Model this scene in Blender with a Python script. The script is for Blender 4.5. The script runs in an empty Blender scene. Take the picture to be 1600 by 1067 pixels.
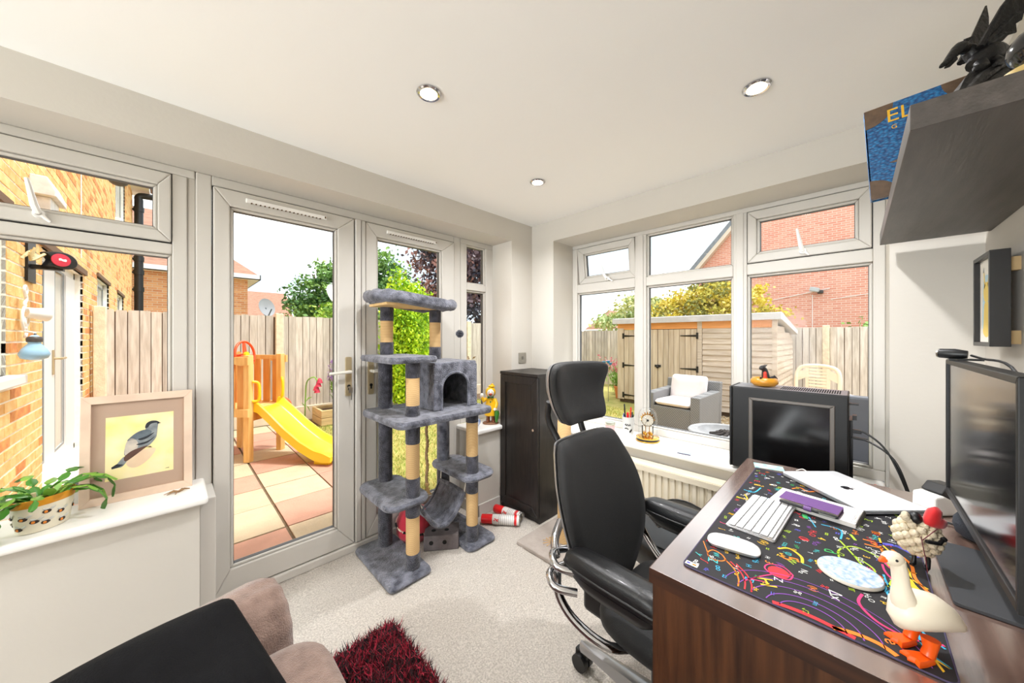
import bpy, math, random
import numpy as np
from mathutils import Vector, Matrix, noise as mnoise
C = bpy.context; SC = C.scene; COL = SC.collection
random.seed(7); rng = np.random.default_rng(7)
PI = math.pi

# ---------------------------------------------------------------- camera
HORIZON = 527.0; FPX = 534.0; YAW = 45.15; EYE = 1.30
cam_d = bpy.data.cameras.new('camera'); cam = bpy.data.objects.new('camera', cam_d); COL.objects.link(cam)
cam_d.sensor_width = 36; cam_d.lens = 36 * FPX / 1600; cam_d.shift_y = (HORIZON - 533.5) / 1600
cam_d.clip_start = .02; cam_d.clip_end = 400
cam.location = (0, 0, EYE); cam.rotation_euler = (PI / 2, 0, math.radians(YAW) - PI / 2)
SC.camera = cam
# ---------------------------------------------------------------- colour management
vs = SC.view_settings; vs.view_transform = 'Standard'; vs.look = 'None'; vs.gamma = 1.0
vs.exposure = 0.60; vs.use_curve_mapping = False
SC.cycles.max_bounces = 10; SC.cycles.diffuse_bounces = 5; SC.cycles.glossy_bounces = 4
SC.cycles.transparent_max_bounces = 24; SC.cycles.sample_clamp_indirect = 6
SC.cycles.use_denoising = True
SC.cycles.caustics_reflective = False; SC.cycles.caustics_refractive = False
# ---------------------------------------------------------------- sky: thin bright cloud with pale blue gaps
w = bpy.data.worlds.new('sky'); SC.world = w; w.use_nodes = True
nt = w.node_tree; nt.nodes.clear()
def N(t, **k):
    n = nt.nodes.new(t)
    for a, b in k.items(): setattr(n, a, b)
    return n
tc = N('ShaderNodeTexCoord'); mp = N('ShaderNodeMapping'); mp.inputs['Scale'].default_value = (1, 1, 2.2)
ns = N('ShaderNodeTexNoise'); ns.inputs['Scale'].default_value = 2.6; ns.inputs['Detail'].default_value = 5; ns.inputs['Roughness'].default_value = .5
cr = N('ShaderNodeValToRGB'); e = cr.color_ramp.elements
e[0].position = .44; e[0].color = (.36, .42, .47, 1); e[1].position = .60; e[1].color = (1.0, 1.0, 1.0, 1)
bg = N('ShaderNodeBackground'); bg.inputs['Strength'].default_value = 2.0
ow = N('ShaderNodeOutputWorld')
L = nt.links.new
L(tc.outputs['Generated'], mp.inputs['Vector']); L(mp.outputs['Vector'], ns.inputs['Vector'])
L(ns.outputs['Fac'], cr.inputs['Fac']); L(cr.outputs['Color'], bg.inputs['Color']); L(bg.outputs['Background'], ow.inputs['Surface'])
# ---------------------------------------------------------------- sun (hazy, high, over the room roof)
sd = bpy.data.lights.new('sun', 'SUN'); so = bpy.data.objects.new('sun', sd); COL.objects.link(so)
sd.energy = 3.0; sd.angle = math.radians(9); sd.color = (1, .97, .92)
so.rotation_euler = Vector((.30, -.22, .92)).to_track_quat('Z', 'Y').to_euler()
# ---------------------------------------------------------------- unseen fill light added behind the camera, set in a made-up rear opening
ad = bpy.data.lights.new('rear_fill_light', 'AREA'); ao = bpy.data.objects.new('rear_fill_light', ad); COL.objects.link(ao)
ad.shape = 'RECTANGLE'; ad.size = 1.3; ad.size_y = 1.7; ad.energy = 100; ad.color = (.90, .96, 1)
ao.location = (-3.57, 1.2, 1.15); ao.rotation_euler = (PI / 2 + math.radians(37), 0, -PI / 2 - math.radians(20))
DOWNLIGHT_W = 9.5
# ================================================================= helpers
def srgb(h, k=1.0):
    if isinstance(h, str): c = [int(h[i:i+2], 16) / 255 for i in (0, 2, 4)]
    else: c = [x / 255 for x in h]
    return tuple(min(1, (x / 12.92 if x <= .04045 else ((x + .055) / 1.055) ** 2.4) * k) for x in c) + (1,)
MATS = {}
def mat(name, col, rough=.5, metal=0, var=0, vs_=8, stretch=(1, 1, 1), bump=0, bs=120, rand=0, coat=0, sheen=0, spec=.5, emit=None, es=1, col2=None, detail=4, bstretch=None, alpha=None):
    """procedural principled material: two-tone noise colour, per-object tint, noise bump"""
    if name in MATS: return MATS[name]
    m = bpy.data.materials.new(name); m.use_nodes = True; t = m.node_tree; n = t.nodes; p = n['Principled BSDF']; l = t.links.new
    c = srgb(col) if not (isinstance(col, tuple) and len(col) == 4) else col
    p.inputs['Base Color'].default_value = c; p.inputs['Roughness'].default_value = rough; p.inputs['Metallic'].default_value = metal
    p.inputs['Specular IOR Level'].default_value = spec
    if coat: p.inputs['Coat Weight'].default_value = coat; p.inputs['Coat Roughness'].default_value = .08
    if sheen: p.inputs['Sheen Weight'].default_value = sheen; p.inputs['Sheen Roughness'].default_value = .5
    if emit: p.inputs['Emission Color'].default_value = srgb(emit); p.inputs['Emission Strength'].default_value = es
    tc = None
    def coord(st):
        nonlocal tc
        if tc is None: tc = n.new('ShaderNodeTexCoord')
        mp = n.new('ShaderNodeMapping'); mp.inputs['Scale'].default_value = st; l(tc.outputs['Object'], mp.inputs['Vector']); return mp.outputs['Vector']
    out = None
    if var or col2:
        ns = n.new('ShaderNodeTexNoise'); ns.inputs['Scale'].default_value = vs_; ns.inputs['Detail'].default_value = detail; l(coord(stretch), ns.inputs['Vector'])
        cr = n.new('ShaderNodeValToRGB'); e = cr.color_ramp.elements; e[0].position = .32; e[1].position = .68
        if col2: e[0].color = c; e[1].color = srgb(col2)
        else:
            e[0].color = tuple(x * (1 - var) for x in c[:3]) + (1,); e[1].color = tuple(min(1, x * (1 + var)) for x in c[:3]) + (1,)
        if rand:
            oi = n.new('ShaderNodeObjectInfo'); ad = n.new('ShaderNodeVectorMath'); ad.operation = 'ADD'
            sc = n.new('ShaderNodeMath'); sc.operation = 'MULTIPLY'; sc.inputs[1].default_value = 37.0
            l(oi.outputs['Random'], sc.inputs[0]); l(ns.inputs['Vector'].links[0].from_socket, ad.inputs[0]); l(sc.outputs[0], ad.inputs[1]); l(ad.outputs[0], ns.inputs['Vector'])
        l(ns.outputs['Fac'], cr.inputs['Fac']); out = cr.outputs['Color']
    if rand:
        oi = n.new('ShaderNodeObjectInfo'); mr = n.new('ShaderNodeMapRange'); mr.inputs['To Min'].default_value = 1 - rand; mr.inputs['To Max'].default_value = 1 + rand
        hs = n.new('ShaderNodeHueSaturation'); l(oi.outputs['Random'], mr.inputs['Value']); l(mr.outputs[0], hs.inputs['Value'])
        if out is not None: l(out, hs.inputs['Color'])
        else: hs.inputs['Color'].default_value = c
        out = hs.outputs['Color']
    if out is not None: l(out, p.inputs['Base Color'])
    if bump:
        nb = n.new('ShaderNodeTexNoise'); nb.inputs['Scale'].default_value = bs; nb.inputs['Detail'].default_value = 3; l(coord(bstretch or stretch), nb.inputs['Vector'])
        b = n.new('ShaderNodeBump'); b.inputs['Strength'].default_value = bump; b.inputs['Distance'].default_value = .01
        l(nb.outputs['Fac'], b.inputs['Height']); l(b.outputs['Normal'], p.inputs['Normal'])
    MATS[name] = m; return m
def glass_mat(name, tint=(1, 1, 1), refl=1.0):
    m = bpy.data.materials.new(name); m.use_nodes = True; t = m.node_tree; n = t.nodes; n.clear(); l = t.links.new
    o = n.new('ShaderNodeOutputMaterial'); mx = n.new('ShaderNodeMixShader'); tr = n.new('ShaderNodeBsdfTransparent'); gl = n.new('ShaderNodeBsdfGlossy')
    lw = n.new('ShaderNodeLayerWeight'); lw.inputs['Blend'].default_value = .5
    pw = n.new('ShaderNodeMath'); pw.operation = 'POWER'; pw.inputs[1].default_value = 4.5
    mu = n.new('ShaderNodeMath'); mu.operation = 'MULTIPLY_ADD'; mu.inputs[1].default_value = .8 * refl; mu.inputs[2].default_value = .03 * refl; mu.use_clamp = True
    tr.inputs['Color'].default_value = tint + (1,); gl.inputs['Roughness'].default_value = .01
    l(lw.outputs['Facing'], pw.inputs[0]); l(pw.outputs[0], mu.inputs[0]); l(mu.outputs[0], mx.inputs['Fac']); l(tr.outputs[0], mx.inputs[1]); l(gl.outputs[0], mx.inputs[2]); l(mx.outputs[0], o.inputs['Surface'])
    return m
def brick_mat(name, c1, c2, mortar, scale=1.0, axis='x'):
    m = bpy.data.materials.new(name); m.use_nodes = True; t = m.node_tree; n = t.nodes; p = n['Principled BSDF']; l = t.links.new
    tc = n.new('ShaderNodeTexCoord'); mp = n.new('ShaderNodeMapping')
    mp.inputs['Rotation'].default_value = (PI / 2, 0, 0) if axis == 'y' else (PI / 2, 0, PI / 2)
    sp = n.new('ShaderNodeSeparateXYZ'); cb = n.new('ShaderNodeCombineXYZ'); l(tc.outputs['Object'], sp.inputs[0])
    l(sp.outputs['Y' if axis == 'x' else 'X'], cb.inputs['X']); l(sp.outputs['Z'], cb.inputs['Y'])
    b = n.new('ShaderNodeTexBrick'); b.inputs['Scale'].default_value = scale
    for k, v in (('Brick Width', .225), ('Row Height', .075), ('Mortar Size', .008), ('Mortar Smooth', .2), ('Bias', 0)): b.inputs[k].default_value = v
    b.inputs['Color1'].default_value = srgb(c1); b.inputs['Color2'].default_value = srgb(c2); b.inputs['Mortar'].default_value = srgb(mortar)
    l(cb.outputs[0], b.inputs['Vector']); l(b.outputs['Color'], p.inputs['Base Color'])
    bu = n.new('ShaderNodeBump'); bu.invert = True; bu.inputs['Strength'].default_value = .5; bu.inputs['Distance'].default_value = .008
    l(b.outputs['Fac'], bu.inputs['Height']); l(bu.outputs['Normal'], p.inputs['Normal']); p.inputs['Roughness'].default_value = .9
    return m

class MB:
    """collects geometry for one mesh"""
    def __init__(s): s.v = []; s.f = []; s.m = []; s.mi = 0
    def add(s, vs, fs, M=None):
        o = len(s.v)
        s.v += [tuple(M @ Vector(p)) for p in vs] if M is not None else [tuple(p) for p in vs]
        s.f += [tuple(i + o for i in f) for f in fs]; s.m += [s.mi] * len(fs); return s
    def box(s, x0, x1, y0, y1, z0, z1, M=None):
        return s.add([(x0, y0, z0), (x1, y0, z0), (x1, y1, z0), (x0, y1, z0), (x0, y0, z1), (x1, y0, z1), (x1, y1, z1), (x0, y1, z1)],
                     [(0, 3, 2, 1), (4, 5, 6, 7), (0, 1, 5, 4), (1, 2, 6, 5), (2, 3, 7, 6), (3, 0, 4, 7)], M)
    def cbox(s, c, sz, M=None, rz=0, ry=0, rx=0):
        T = Matrix.Translation(c) @ Matrix.Rotation(rz, 4, 'Z') @ Matrix.Rotation(ry, 4, 'Y') @ Matrix.Rotation(rx, 4, 'X')
        if M is not None: T = M @ T
        a, b, d = [q / 2 for q in sz]; return s.box(-a, a, -b, b, -d, d, T)
    def loft(s, rings, cap=True, closed=True, M=None):
        n = len(rings[0]); vs = [p for r in rings for p in r]; fs = []
        for i in range(len(rings) - 1):
            for j in range(n if closed else n - 1):
                k = (j + 1) % n; fs.append((i * n + j, i * n + k, (i + 1) * n + k, (i + 1) * n + j))
        if cap and closed: fs += [tuple(range(n - 1, -1, -1)), tuple((len(rings) - 1) * n + j for j in range(n))]
        return s.add(vs, fs, M)
    def lathe(s, prof, n=24, c=(0, 0, 0), M=None, sx=1, sy=1, cap=True):
        return s.loft([[(c[0] + r * sx * math.cos(2 * PI * j / n), c[1] + r * sy * math.sin(2 * PI * j / n), c[2] + z) for j in range(n)] for r, z in prof], cap, True, M)
    def cyl(s, p, q, r, n=14, r2=None, M=None): return s.tube([p, q], [r, r if r2 is None else r2], n, M=M)
    def tube(s, pts, r, n=8, M=None, cap=True, loop=False, flat=1.0):
        P = [Vector(p) for p in pts]; R = r if isinstance(r, (list, tuple)) else [r] * len(P)
        rings = []; nrm = None
        for i, p in enumerate(P):
            if loop: t = P[(i + 1) % len(P)] - P[i - 1]
            else: t = P[min(i + 1, len(P) - 1)] - P[max(i - 1, 0)]
            t.normalize()
            if nrm is None:
                nrm = Vector((0, 0, 1)) if abs(t.z) < .9 else Vector((1, 0, 0))
            nrm = (nrm - t * nrm.dot(t)).normalized(); b = t.cross(nrm)
            rings.append([tuple(p + nrm * (R[i] * math.cos(2 * PI * j / n) * flat) + b * (R[i] * math.sin(2 * PI * j / n))) for j in range(n)])
        if loop: rings.append(rings[0]); cap = False
        return s.loft(rings, cap, True, M)
    def ell(s, c, r, nu=16, nv=10, M=None, rz=0, ry=0, rx=0, p=1.0):
        T = Matrix.Translation(c) @ Matrix.Rotation(rz, 4, 'Z') @ Matrix.Rotation(ry, 4, 'Y') @ Matrix.Rotation(rx, 4, 'X')
        if M is not None: T = M @ T
        rings = []
        for i in range(nv + 1):
            a = -PI / 2 + PI * i / nv; ca = max(math.cos(a), .02); rings.append([(r[0] * ca * math.cos(2 * PI * j / nu), r[1] * ca * math.sin(2 * PI * j / nu), r[2] * math.sin(a)) for j in range(nu)])
        return s.loft(rings, True, True, T)
    def prism(s, poly, a, b, axis='z', M=None):
        n = len(poly)
        g = {'z': lambda p, t: (p[0], p[1], t), 'y': lambda p, t: (p[0], t, p[1]), 'x': lambda p, t: (t, p[0], p[1])}[axis]
        return s.loft([[g(p, a) for p in poly], [g(p, b) for p in poly]], True, True, M)
    def poly(s, pts, M=None): return s.add(pts, [tuple(range(len(pts)))], M)
    def grid(s, f, nu, nv, M=None):
        vs = [f(i / nu, j / nv) for j in range(nv + 1) for i in range(nu + 1)]
        return s.add(vs, [(j * (nu + 1) + i, j * (nu + 1) + i + 1, (j + 1) * (nu + 1) + i + 1, (j + 1) * (nu + 1) + i) for j in range(nv) for i in range(nu)], M)
    def pad(s, outline, prof, mapf, c=None):
        """outline 2-D; prof list of (scale, t); mapf(a, b, t) -> 3-D : a cushion-like body"""
        if c is None: c = (sum(p[0] for p in outline) / len(outline), sum(p[1] for p in outline) / len(outline))
        return s.loft([[mapf(c[0] + (p[0] - c[0]) * k, c[1] + (p[1] - c[1]) * k, t) for p in outline] for k, t in prof])
def rrect(w, h, r, n=5, cx=0, cy=0):
    o = []
    for sx, sy, a0 in ((1, 1, 0), (-1, 1, PI / 2), (-1, -1, PI), (1, -1, 3 * PI / 2)):
        for i in range(n + 1):
            a = a0 + PI / 2 * i / n; o.append((cx + sx * (w / 2 - r) + r * math.cos(a), cy + sy * (h / 2 - r) + r * math.sin(a)))
    return o
def smoothpoly(P, n=4):
    """closed Catmull-Rom through the points"""
    o = []; k = len(P)
    for i in range(k):
        p0, p1, p2, p3 = [np.array(P[(i + d) % k], float) for d in (-1, 0, 1, 2)]
        for j in range(n):
            t = j / n; o.append(tuple(.5 * (2 * p1 + (p2 - p0) * t + (2 * p0 - 5 * p1 + 4 * p2 - p3) * t * t + (3 * p1 - p0 - 3 * p2 + p3) * t ** 3)))
    return o
def curve(P, n=6):
    o = []; k = len(P)
    for i in range(k - 1):
        p0, p1, p2, p3 = [np.array(P[min(max(i + d, 0), k - 1)], float) for d in (-1, 0, 1, 2)]
        for j in range(n):
            t = j / n; o.append(tuple(.5 * (2 * p1 + (p2 - p0) * t + (2 * p0 - 5 * p1 + 4 * p2 - p3) * t * t + (3 * p1 - p0 - 3 * p2 + p3) * t ** 3)))
    return o + [tuple(P[-1])]
TXT = {}
def text_mesh(mb, s, size, M):
    """lettering as flat mesh faces (built-in font), placed by matrix M in the text's own x-y plane"""
    if s not in TXT:
        cu = bpy.data.curves.new('t', 'FONT'); cu.body = s; cu.size = 1; cu.align_x = 'CENTER'; cu.align_y = 'CENTER'; cu.resolution_u = 2
        o = bpy.data.objects.new('t', cu); COL.objects.link(o); dg = C.evaluated_depsgraph_get(); me = bpy.data.meshes.new_from_object(o.evaluated_get(dg))
        TXT[s] = ([v.co[:] for v in me.vertices], [tuple(p.vertices) for p in me.polygons])
        bpy.data.objects.remove(o); bpy.data.curves.remove(cu); bpy.data.meshes.remove(me)
    mb.add(TXT[s][0], TXT[s][1], M @ Matrix.Scale(size, 4))

def tag(o, label=None, cat=None, group=None, kind=None):
    for k, v in (('label', label), ('category', cat), ('group', group), ('kind', kind)):
        if v: o[k] = v
    return o
def mesh(name, mb, mats, smooth=None):
    me = bpy.data.meshes.new(name); me.from_pydata(mb.v, [], mb.f); 
    for m in (mats if isinstance(mats, (list, tuple)) else [mats]): me.materials.append(m)
    if any(mb.m): me.polygons.foreach_set('material_index', mb.m)
    me.validate()
    if smooth is not None:
        me.shade_smooth(); me.set_sharp_from_angle(angle=math.radians(smooth))
    me.update(); return me
def obj(name, mb, mats, parent=None, smooth=None, bevel=0, seg=2, sub=0, loc=None, kind=None, label=None, cat=None, group=None, solid=0):
    """one mesh object; under a parent its coordinates are world coordinates unless loc is given (the parent must not be rotated then)"""
    o = bpy.data.objects.new(name, mesh(name, mb, mats, smooth)); COL.objects.link(o)
    if parent is not None:
        o.parent = parent
        q = parent; off = Vector((0, 0, 0))
        while q is not None: off += Vector(q.location); q = q.parent
        o.location = loc if loc is not None else -off
    elif loc is not None: o.location = loc
    if solid: sm = o.modifiers.new('s', 'SOLIDIFY'); sm.thickness = solid; sm.offset = 0
    if bevel:
        b = o.modifiers.new('b', 'BEVEL'); b.width = bevel; b.segments = seg; b.limit_method = 'ANGLE'; b.angle_limit = .6
    if sub: su = o.modifiers.new('u', 'SUBSURF'); su.levels = sub; su.render_levels = sub
    return tag(o, label, cat, group, kind)
def thing(name, label, cat, loc=(0, 0, 0), rz=0, group=None, kind=None):
    o = bpy.data.objects.new(name, None); COL.objects.link(o); o.location = loc; o.rotation_euler = (0, 0, rz); o.empty_display_size = .1
    return tag(o, label, cat, group, kind)
def local(name, mb, mats, parent, **k):     # coordinates are the parent's own
    return obj(name, mb, mats, parent, loc=k.pop('loc', (0, 0, 0)), **k)
def dup(root, loc, rz, label=None):
    r = root.copy(); COL.objects.link(r); r.location = loc; r.rotation_euler = (0, 0, rz)
    if label: r['label'] = label
    for ch in list(root.children):
        c = ch.copy(); COL.objects.link(c); c.parent = r
        for g in list(ch.children):
            d = g.copy(); COL.objects.link(d); d.parent = c
    return r
# ================================================================= the room
M_WALL = mat('wall_paint', (205, 200, 191), .85, var=.012, vs_=3, bump=.05, bs=60)
M_WALLG = M_WALL
M_CEIL = mat('ceiling_paint', (249, 248, 245), .9, bump=.03, bs=40)
M_PVC = mat('white_upvc', (206, 202, 195), .32, var=.015, vs_=5, stretch=(1, 1, .3))
M_SILL = mat('sill_gloss', (246, 244, 240), .25, var=.02, vs_=6)
M_RUB = mat('black_gasket', (30, 28, 26), .6); M_GSK = mat('grey_gasket', (84, 86, 88), .6)
M_GLASS = glass_mat('window_glass', (.985, .99, .985), .12)
M_CHROME = mat('chrome', (205, 205, 208), .12, metal=1)
M_STEEL = mat('brushed_steel', (178, 174, 166), .35, metal=1, var=.05, vs_=30, stretch=(1, 1, 8))
M_BLACK = mat('black_plastic', (20, 20, 21), .4)
M_HOLE = mat('dark_hole', (8, 7, 7), .9)
M_CARPET = mat('carpet', (196, 187, 176), .97, col2=(240, 232, 222), vs_=150, detail=10, bump=1, bs=300, spec=.1)
YA, YF, XB, XF, YC, ZC = 1.936, 2.165, 2.164, 2.425, -.344, 2.236
XR, ZS = -3.6, 2.072        # rear wall, soffit height
def S(name, mb, m, **k): return obj(name, mb, m, kind='structure', **k)
b = MB(); 
# carpet surface, slightly lumpy pile
b.grid(lambda u, v: (XR + u * (XB - XR + .3), YC - .1 + v * (YF - YC + .15), (.006 * mnoise.noise((u * 60, v * 40, 0))) + .0035 * mnoise.noise((u * 260, v * 190, 3))), 220, 140)
S('floor', b, M_CARPET, smooth=180)
b = MB().box(XR - .3, XB + .5, YC - .3, YF + .35, ZC, ZC + .3); S('ceiling', b, M_CEIL)
b = MB(); b.box(XR, XB + .34, YA, YF + .08, ZS, ZC); b.box(XR, .082, YA, YF + .08, -.2, .606); b.box(1.58, 1.925, YA, YF + .08, -.2, .596)
b.box(1.922, XB + .34, YA, YF + .08, -.2, ZS); b.box(XR, -1.3, YA, YF + .08, .606, ZS); S('wall_left', b, M_WALL)
b = MB(); b.box(XB, XF + .08, YC, YA, ZS, ZC); b.box(XB, XF + .08, YC, YA, -.2, .578); b.box(XB, XF + .08, 1.706, YA, .578, ZS); b.box(XB, XF + .08, YC, -.102, .578, ZS); S('wall_far', b, M_WALL)
b = MB().box(XR - .1, XB + .34, YC - .25, YC, -.2, ZC); S('wall_right', b, M_WALL)
b = MB(); b.box(XR - .15, XR, YC, .5, -.2, ZC); b.box(XR - .15, XR, 1.9, YA, -.2, ZC); b.box(XR - .15, XR, .5, 1.9, 2.05, ZC); S('wall_rear', b, M_WALL)  # gap added in the unseen rear wall for the fill light
# sills with rounded noses
def sill(name, pts, mats=M_SILL):
    return S(name, pts, mats, bevel=.012, seg=4)
sill('trim_1', MB().box(-1.3, .108, 1.9, YF + .01, .606, .64)); sill('trim_2', MB().box(1.55, 1.921, 1.905, YF + .01, .596, .63)); sill('trim_3', MB().box(2.118, XF + .01, -.10, 1.704, .577, .607))
S('trim_4', MB().box(.076, 1.58, 2.142, YF + .08, 0, .045), M_PVC, bevel=.006)
S('trim_5', MB().box(.083, .136, 1.97, YF, 0, .606), M_PVC, bevel=.003)
S('baseboard_left', MB().box(1.565, 1.785, 1.921, YA - .001, 0, .085).box(1.565, 1.579, 1.921, 2.14, 0, .085).box(XR, .08, 1.921, YA - .001, 0, .085), M_PVC, bevel=.004)
S('baseboard_far', MB().box(XB - .015, XB - .001, YC, 1.54, 0, .085), M_PVC, bevel=.004)
S('baseboard_right', MB().box(XR, XB - .016, YC, YC + .015, 0, .085), M_PVC, bevel=.004)

# ---- uPVC frames.  'A': a runs along x, d along y ; 'B': a runs along y, d along x
def fb(mb, ax, a0, a1, d0, d1, z0, z1):
    return mb.box(a0, a1, d0, d1, z0, z1) if ax == 'A' else mb.box(d0, d1, a0, a1, z0, z1)
def mitre(mb, ax, o, i, d0, d1):
    """rectangular ring with 45-degree corners; o, i = (a0, a1, z0, z1)"""
    m = (lambda a, d, z: (a, d, z)) if ax == 'A' else (lambda a, d, z: (d, a, z))
    O = [(o[0], o[2]), (o[1], o[2]), (o[1], o[3]), (o[0], o[3])]; I = [(i[0], i[2]), (i[1], i[2]), (i[1], i[3]), (i[0], i[3])]
    for k in range(4):
        j = (k + 1) % 4; q = [O[k], O[j], I[j], I[k]]
        mb.loft([[m(a, d0, z) for a, z in q], [m(a, d1, z) for a, z in q]])
def sash(parent, ax, o, i, d0, name='sash', handle=None, dep=.062, pane=True):
    """opening light: frame with glazing bead, gasket and pane"""
    mb = MB(); mitre(mb, ax, o, i, d0, d0 + dep); s = obj(name, mb, M_PVC, parent, bevel=.005, seg=2)
    mb = MB(); g = .014; mitre(mb, ax, i, (i[0] + g, i[1] - g, i[2] + g, i[3] - g), d0 + .012, d0 + dep - .01); obj('glazing_bead', mb, M_PVC, s, bevel=.006, seg=2)
    mb = MB(); q = (i[0] + g, i[1] - g, i[2] + g, i[3] - g); mitre(mb, ax, q, (q[0] + .0025, q[1] - .0025, q[2] + .0025, q[3] - .0025), d0 + .022, d0 + .045); obj('gasket', mb, M_GSK, s)
    mb = MB(); e = .004; mitre(mb, ax, (o[0] - e, o[1] + e, o[2] - e, o[3] + e), (o[0] + .01, o[1] - .01, o[2] + .01, o[3] - .01), d0 + .014, d0 + .03); obj('seal', mb, M_RUB, s)
    if pane: mb = MB(); fb(mb, ax, q[0], q[1], d0 + .030, d0 + .036, q[2], q[3]); obj('pane', mb, M_GLASS, s)
    return s
def light_pane(parent, ax, q, d0):
    mb = MB(); mitre(mb, ax, q, (q[0] + .013, q[1] - .013, q[2] + .013, q[3] - .013), d0 + .014, d0 + .05); obj('glazing_bead', mb, M_PVC, parent, bevel=.006)
    r = (q[0] + .013, q[1] - .013, q[2] + .013, q[3] - .013)
    mb = MB(); mitre(mb, ax, r, (r[0] + .0025, r[1] - .0025, r[2] + .0025, r[3] - .0025), d0 + .024, d0 + .047); obj('gasket', mb, M_GSK, parent)
    mb = MB(); fb(mb, ax, r[0], r[1], d0 + .032, d0 + .038, r[2], r[3]); obj('pane', mb, M_GLASS, parent)
def win_handle(parent, ax, a, d, z, lean):
    T = (lambda x, y, q: (x, y, q)) if ax == 'A' else (lambda x, y, q: (y, x, q))
    mb = MB(); mb.tube([T(a, d + .012, z), T(a, d - .012, z)], [.019, .015], 14)
    mb.tube([T(a, d - .012, z), T(a + lean * .3, d - .026, z + .025), T(a + lean, d - .034, z + .118)], [.010, .0105, .006], 8)
    mb.tube([T(a - lean * .3, d - .008, z - .004), T(a - lean * 1.2, d - .006, z - .026)], [.008, .004], 8)
    h = obj('handle', mb, M_SILL, parent, smooth=40)
    mb = MB(); mb.tube([T(a, d - .013, z), T(a, d - .019, z)], .008, 10); obj('lock_button', mb, M_STEEL, h, smooth=40)
def vent(parent, x0, x1, z, y):
    mb = MB().box(x0, x1, y - .014, y, z - .011, z + .011); v = obj('trickle_vent', mb, M_SILL, parent, bevel=.004)
    mb = MB()
    for k in range(18):
        a = x0 + .02 + (x1 - x0 - .04) * k / 18; mb.box(a, a + .006, y - .0155, y - .004, z - .0125, z - .009)
    mb.box(x1 - .012, x1 - .006, y - .016, y - .01, z - .005, z + .006)
    obj('slot', mb, mat('vent_slot_brown', (96, 72, 44), .9), v)  # slots are plain brown boxes
def frame(parent, ax, o, bars, d0, dep=.07):
    """outer frame boxes: bars = list of (a0, a1, z0, z1)"""
    mb = MB()
    for q in bars: fb(mb, ax, q[0], q[1], d0, d0 + dep, q[2], q[3])
    return obj('frame', mb, M_PVC, parent, bevel=.005, seg=2)
def st(name): return thing(name, None, None, kind='structure')
# left window
w1 = st('window_1')
frame(w1, 'A', None, [(-1.3, .076, 2.035, 2.072), (-1.3, .0, 1.673, 1.72), (-1.3, .0, .64, .70), (.0, .05, .64, 2.035), (-1.3, -1.25, .64, 2.035)], YF)
obj('frame_strip', MB().box(.05, .078, YF + .008, YF + .06, .60, 2.07), M_PVC, w1, bevel=.006)
sash(w1, 'A', (-1.245, -.003, 1.726, 2.031), (-1.2, -.045, 1.773, 1.973), YF - .008)
light_pane(w1, 'A', (-1.25, .0, .70, 1.673), YF)
win_handle(w1, 'A', -.353, YF - .008, 1.762, -.022)
# french doors
d1 = st('door_1')
frame(d1, 'A', None, [(.078, .134, .045, 2.072), (.134, 1.526, 2.026, 2.072), (1.526, 1.588, .045, 2.072)], YF)
sash(d1, 'A', (.139, .787, .05, 2.021), (.201, .694, .165, 1.941), YF - .012, dep=.066)
obj('astragal', MB().box(.793, .825, YF - .022, YF + .02, .05, 2.02).box(.829, .853, YF - .018, YF + .02, .05, 2.02), M_PVC, d1, bevel=.004)
d2 = st('door_2')
sash(d2, 'A', (.857, 1.521, .05, 2.021), (.926, 1.415, .165, 1.941), YF - .012, dep=.066)
vent(d1, .261, .631, 1.984, YF - .012); vent(d2, .989, 1.364, 1.984, YF - .012)
M_BRASS = mat('aged_cream_metal', (196, 178, 142), .35, metal=.6)
def door_handle(parent, x, z, dirx, key):
    y = YF - .012
    mb = MB(); mb.loft([[(p[0], y, p[1]) for p in rrect(.036, .235, .008, cx=x, cy=z - .03)], [(p[0], y - .009, p[1]) for p in rrect(.034, .233, .008, cx=x, cy=z - .03)]])
    h = obj('door_handle', mb, M_BRASS, parent, smooth=40)
    mb = MB(); mb.tube([(x, y - .005, z), (x, y - .045, z)], .0095, 12); mb.tube([(x, y - .045, z), (x + dirx * .03, y - .05, z), (x + dirx * .118, y - .047, z - .004)], [.0105, .0095, .0085], 10); obj('lever', mb, mat('lever_white', (225, 221, 210), .25), h, smooth=40)
    mb = MB(); mb.tube([(x, y - .0085, z - .088), (x, y - .0105, z - .088)], .0095, 12); mb.box(x - .005, x + .005, y - .0105, y - .0085, z - .112, z - .09); obj('keyhole', mb, M_HOLE, h)
    if key:
        mb = MB(); mb.tube([(x, y - .008, z - .092), (x, y - .03, z - .092)], .006, 10); mb.cbox((x + .002, y - .034, z - .11), (.022, .003, .03)); mb.cbox((x + .006, y - .036, z - .145), (.006, .002, .045)); obj('key', mb, M_STEEL, h)
door_handle(d1, .752, 1.095, -1, True); door_handle(d2, .886, 1.09, 1, False)
# narrow sidelight
w2 = st('window_2')
frame(w2, 'A', None, [(1.59, 1.925, 2.035, 2.072), (1.59, 1.650, .63, 2.035), (1.848, 1.925, .63, 2.035), (1.65, 1.848, 1.675, 1.726), (1.65, 1.848, .63, .70)], YF)
obj('frame_strip', MB().box(1.583, 1.592, YF + .01, YF + .06, .63, 2.07), M_RUB, w2)
light_pane(w2, 'A', (1.65, 1.848, 1.726, 2.035), YF); light_pane(w2, 'A', (1.65, 1.848, .70, 1.675), YF)
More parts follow.
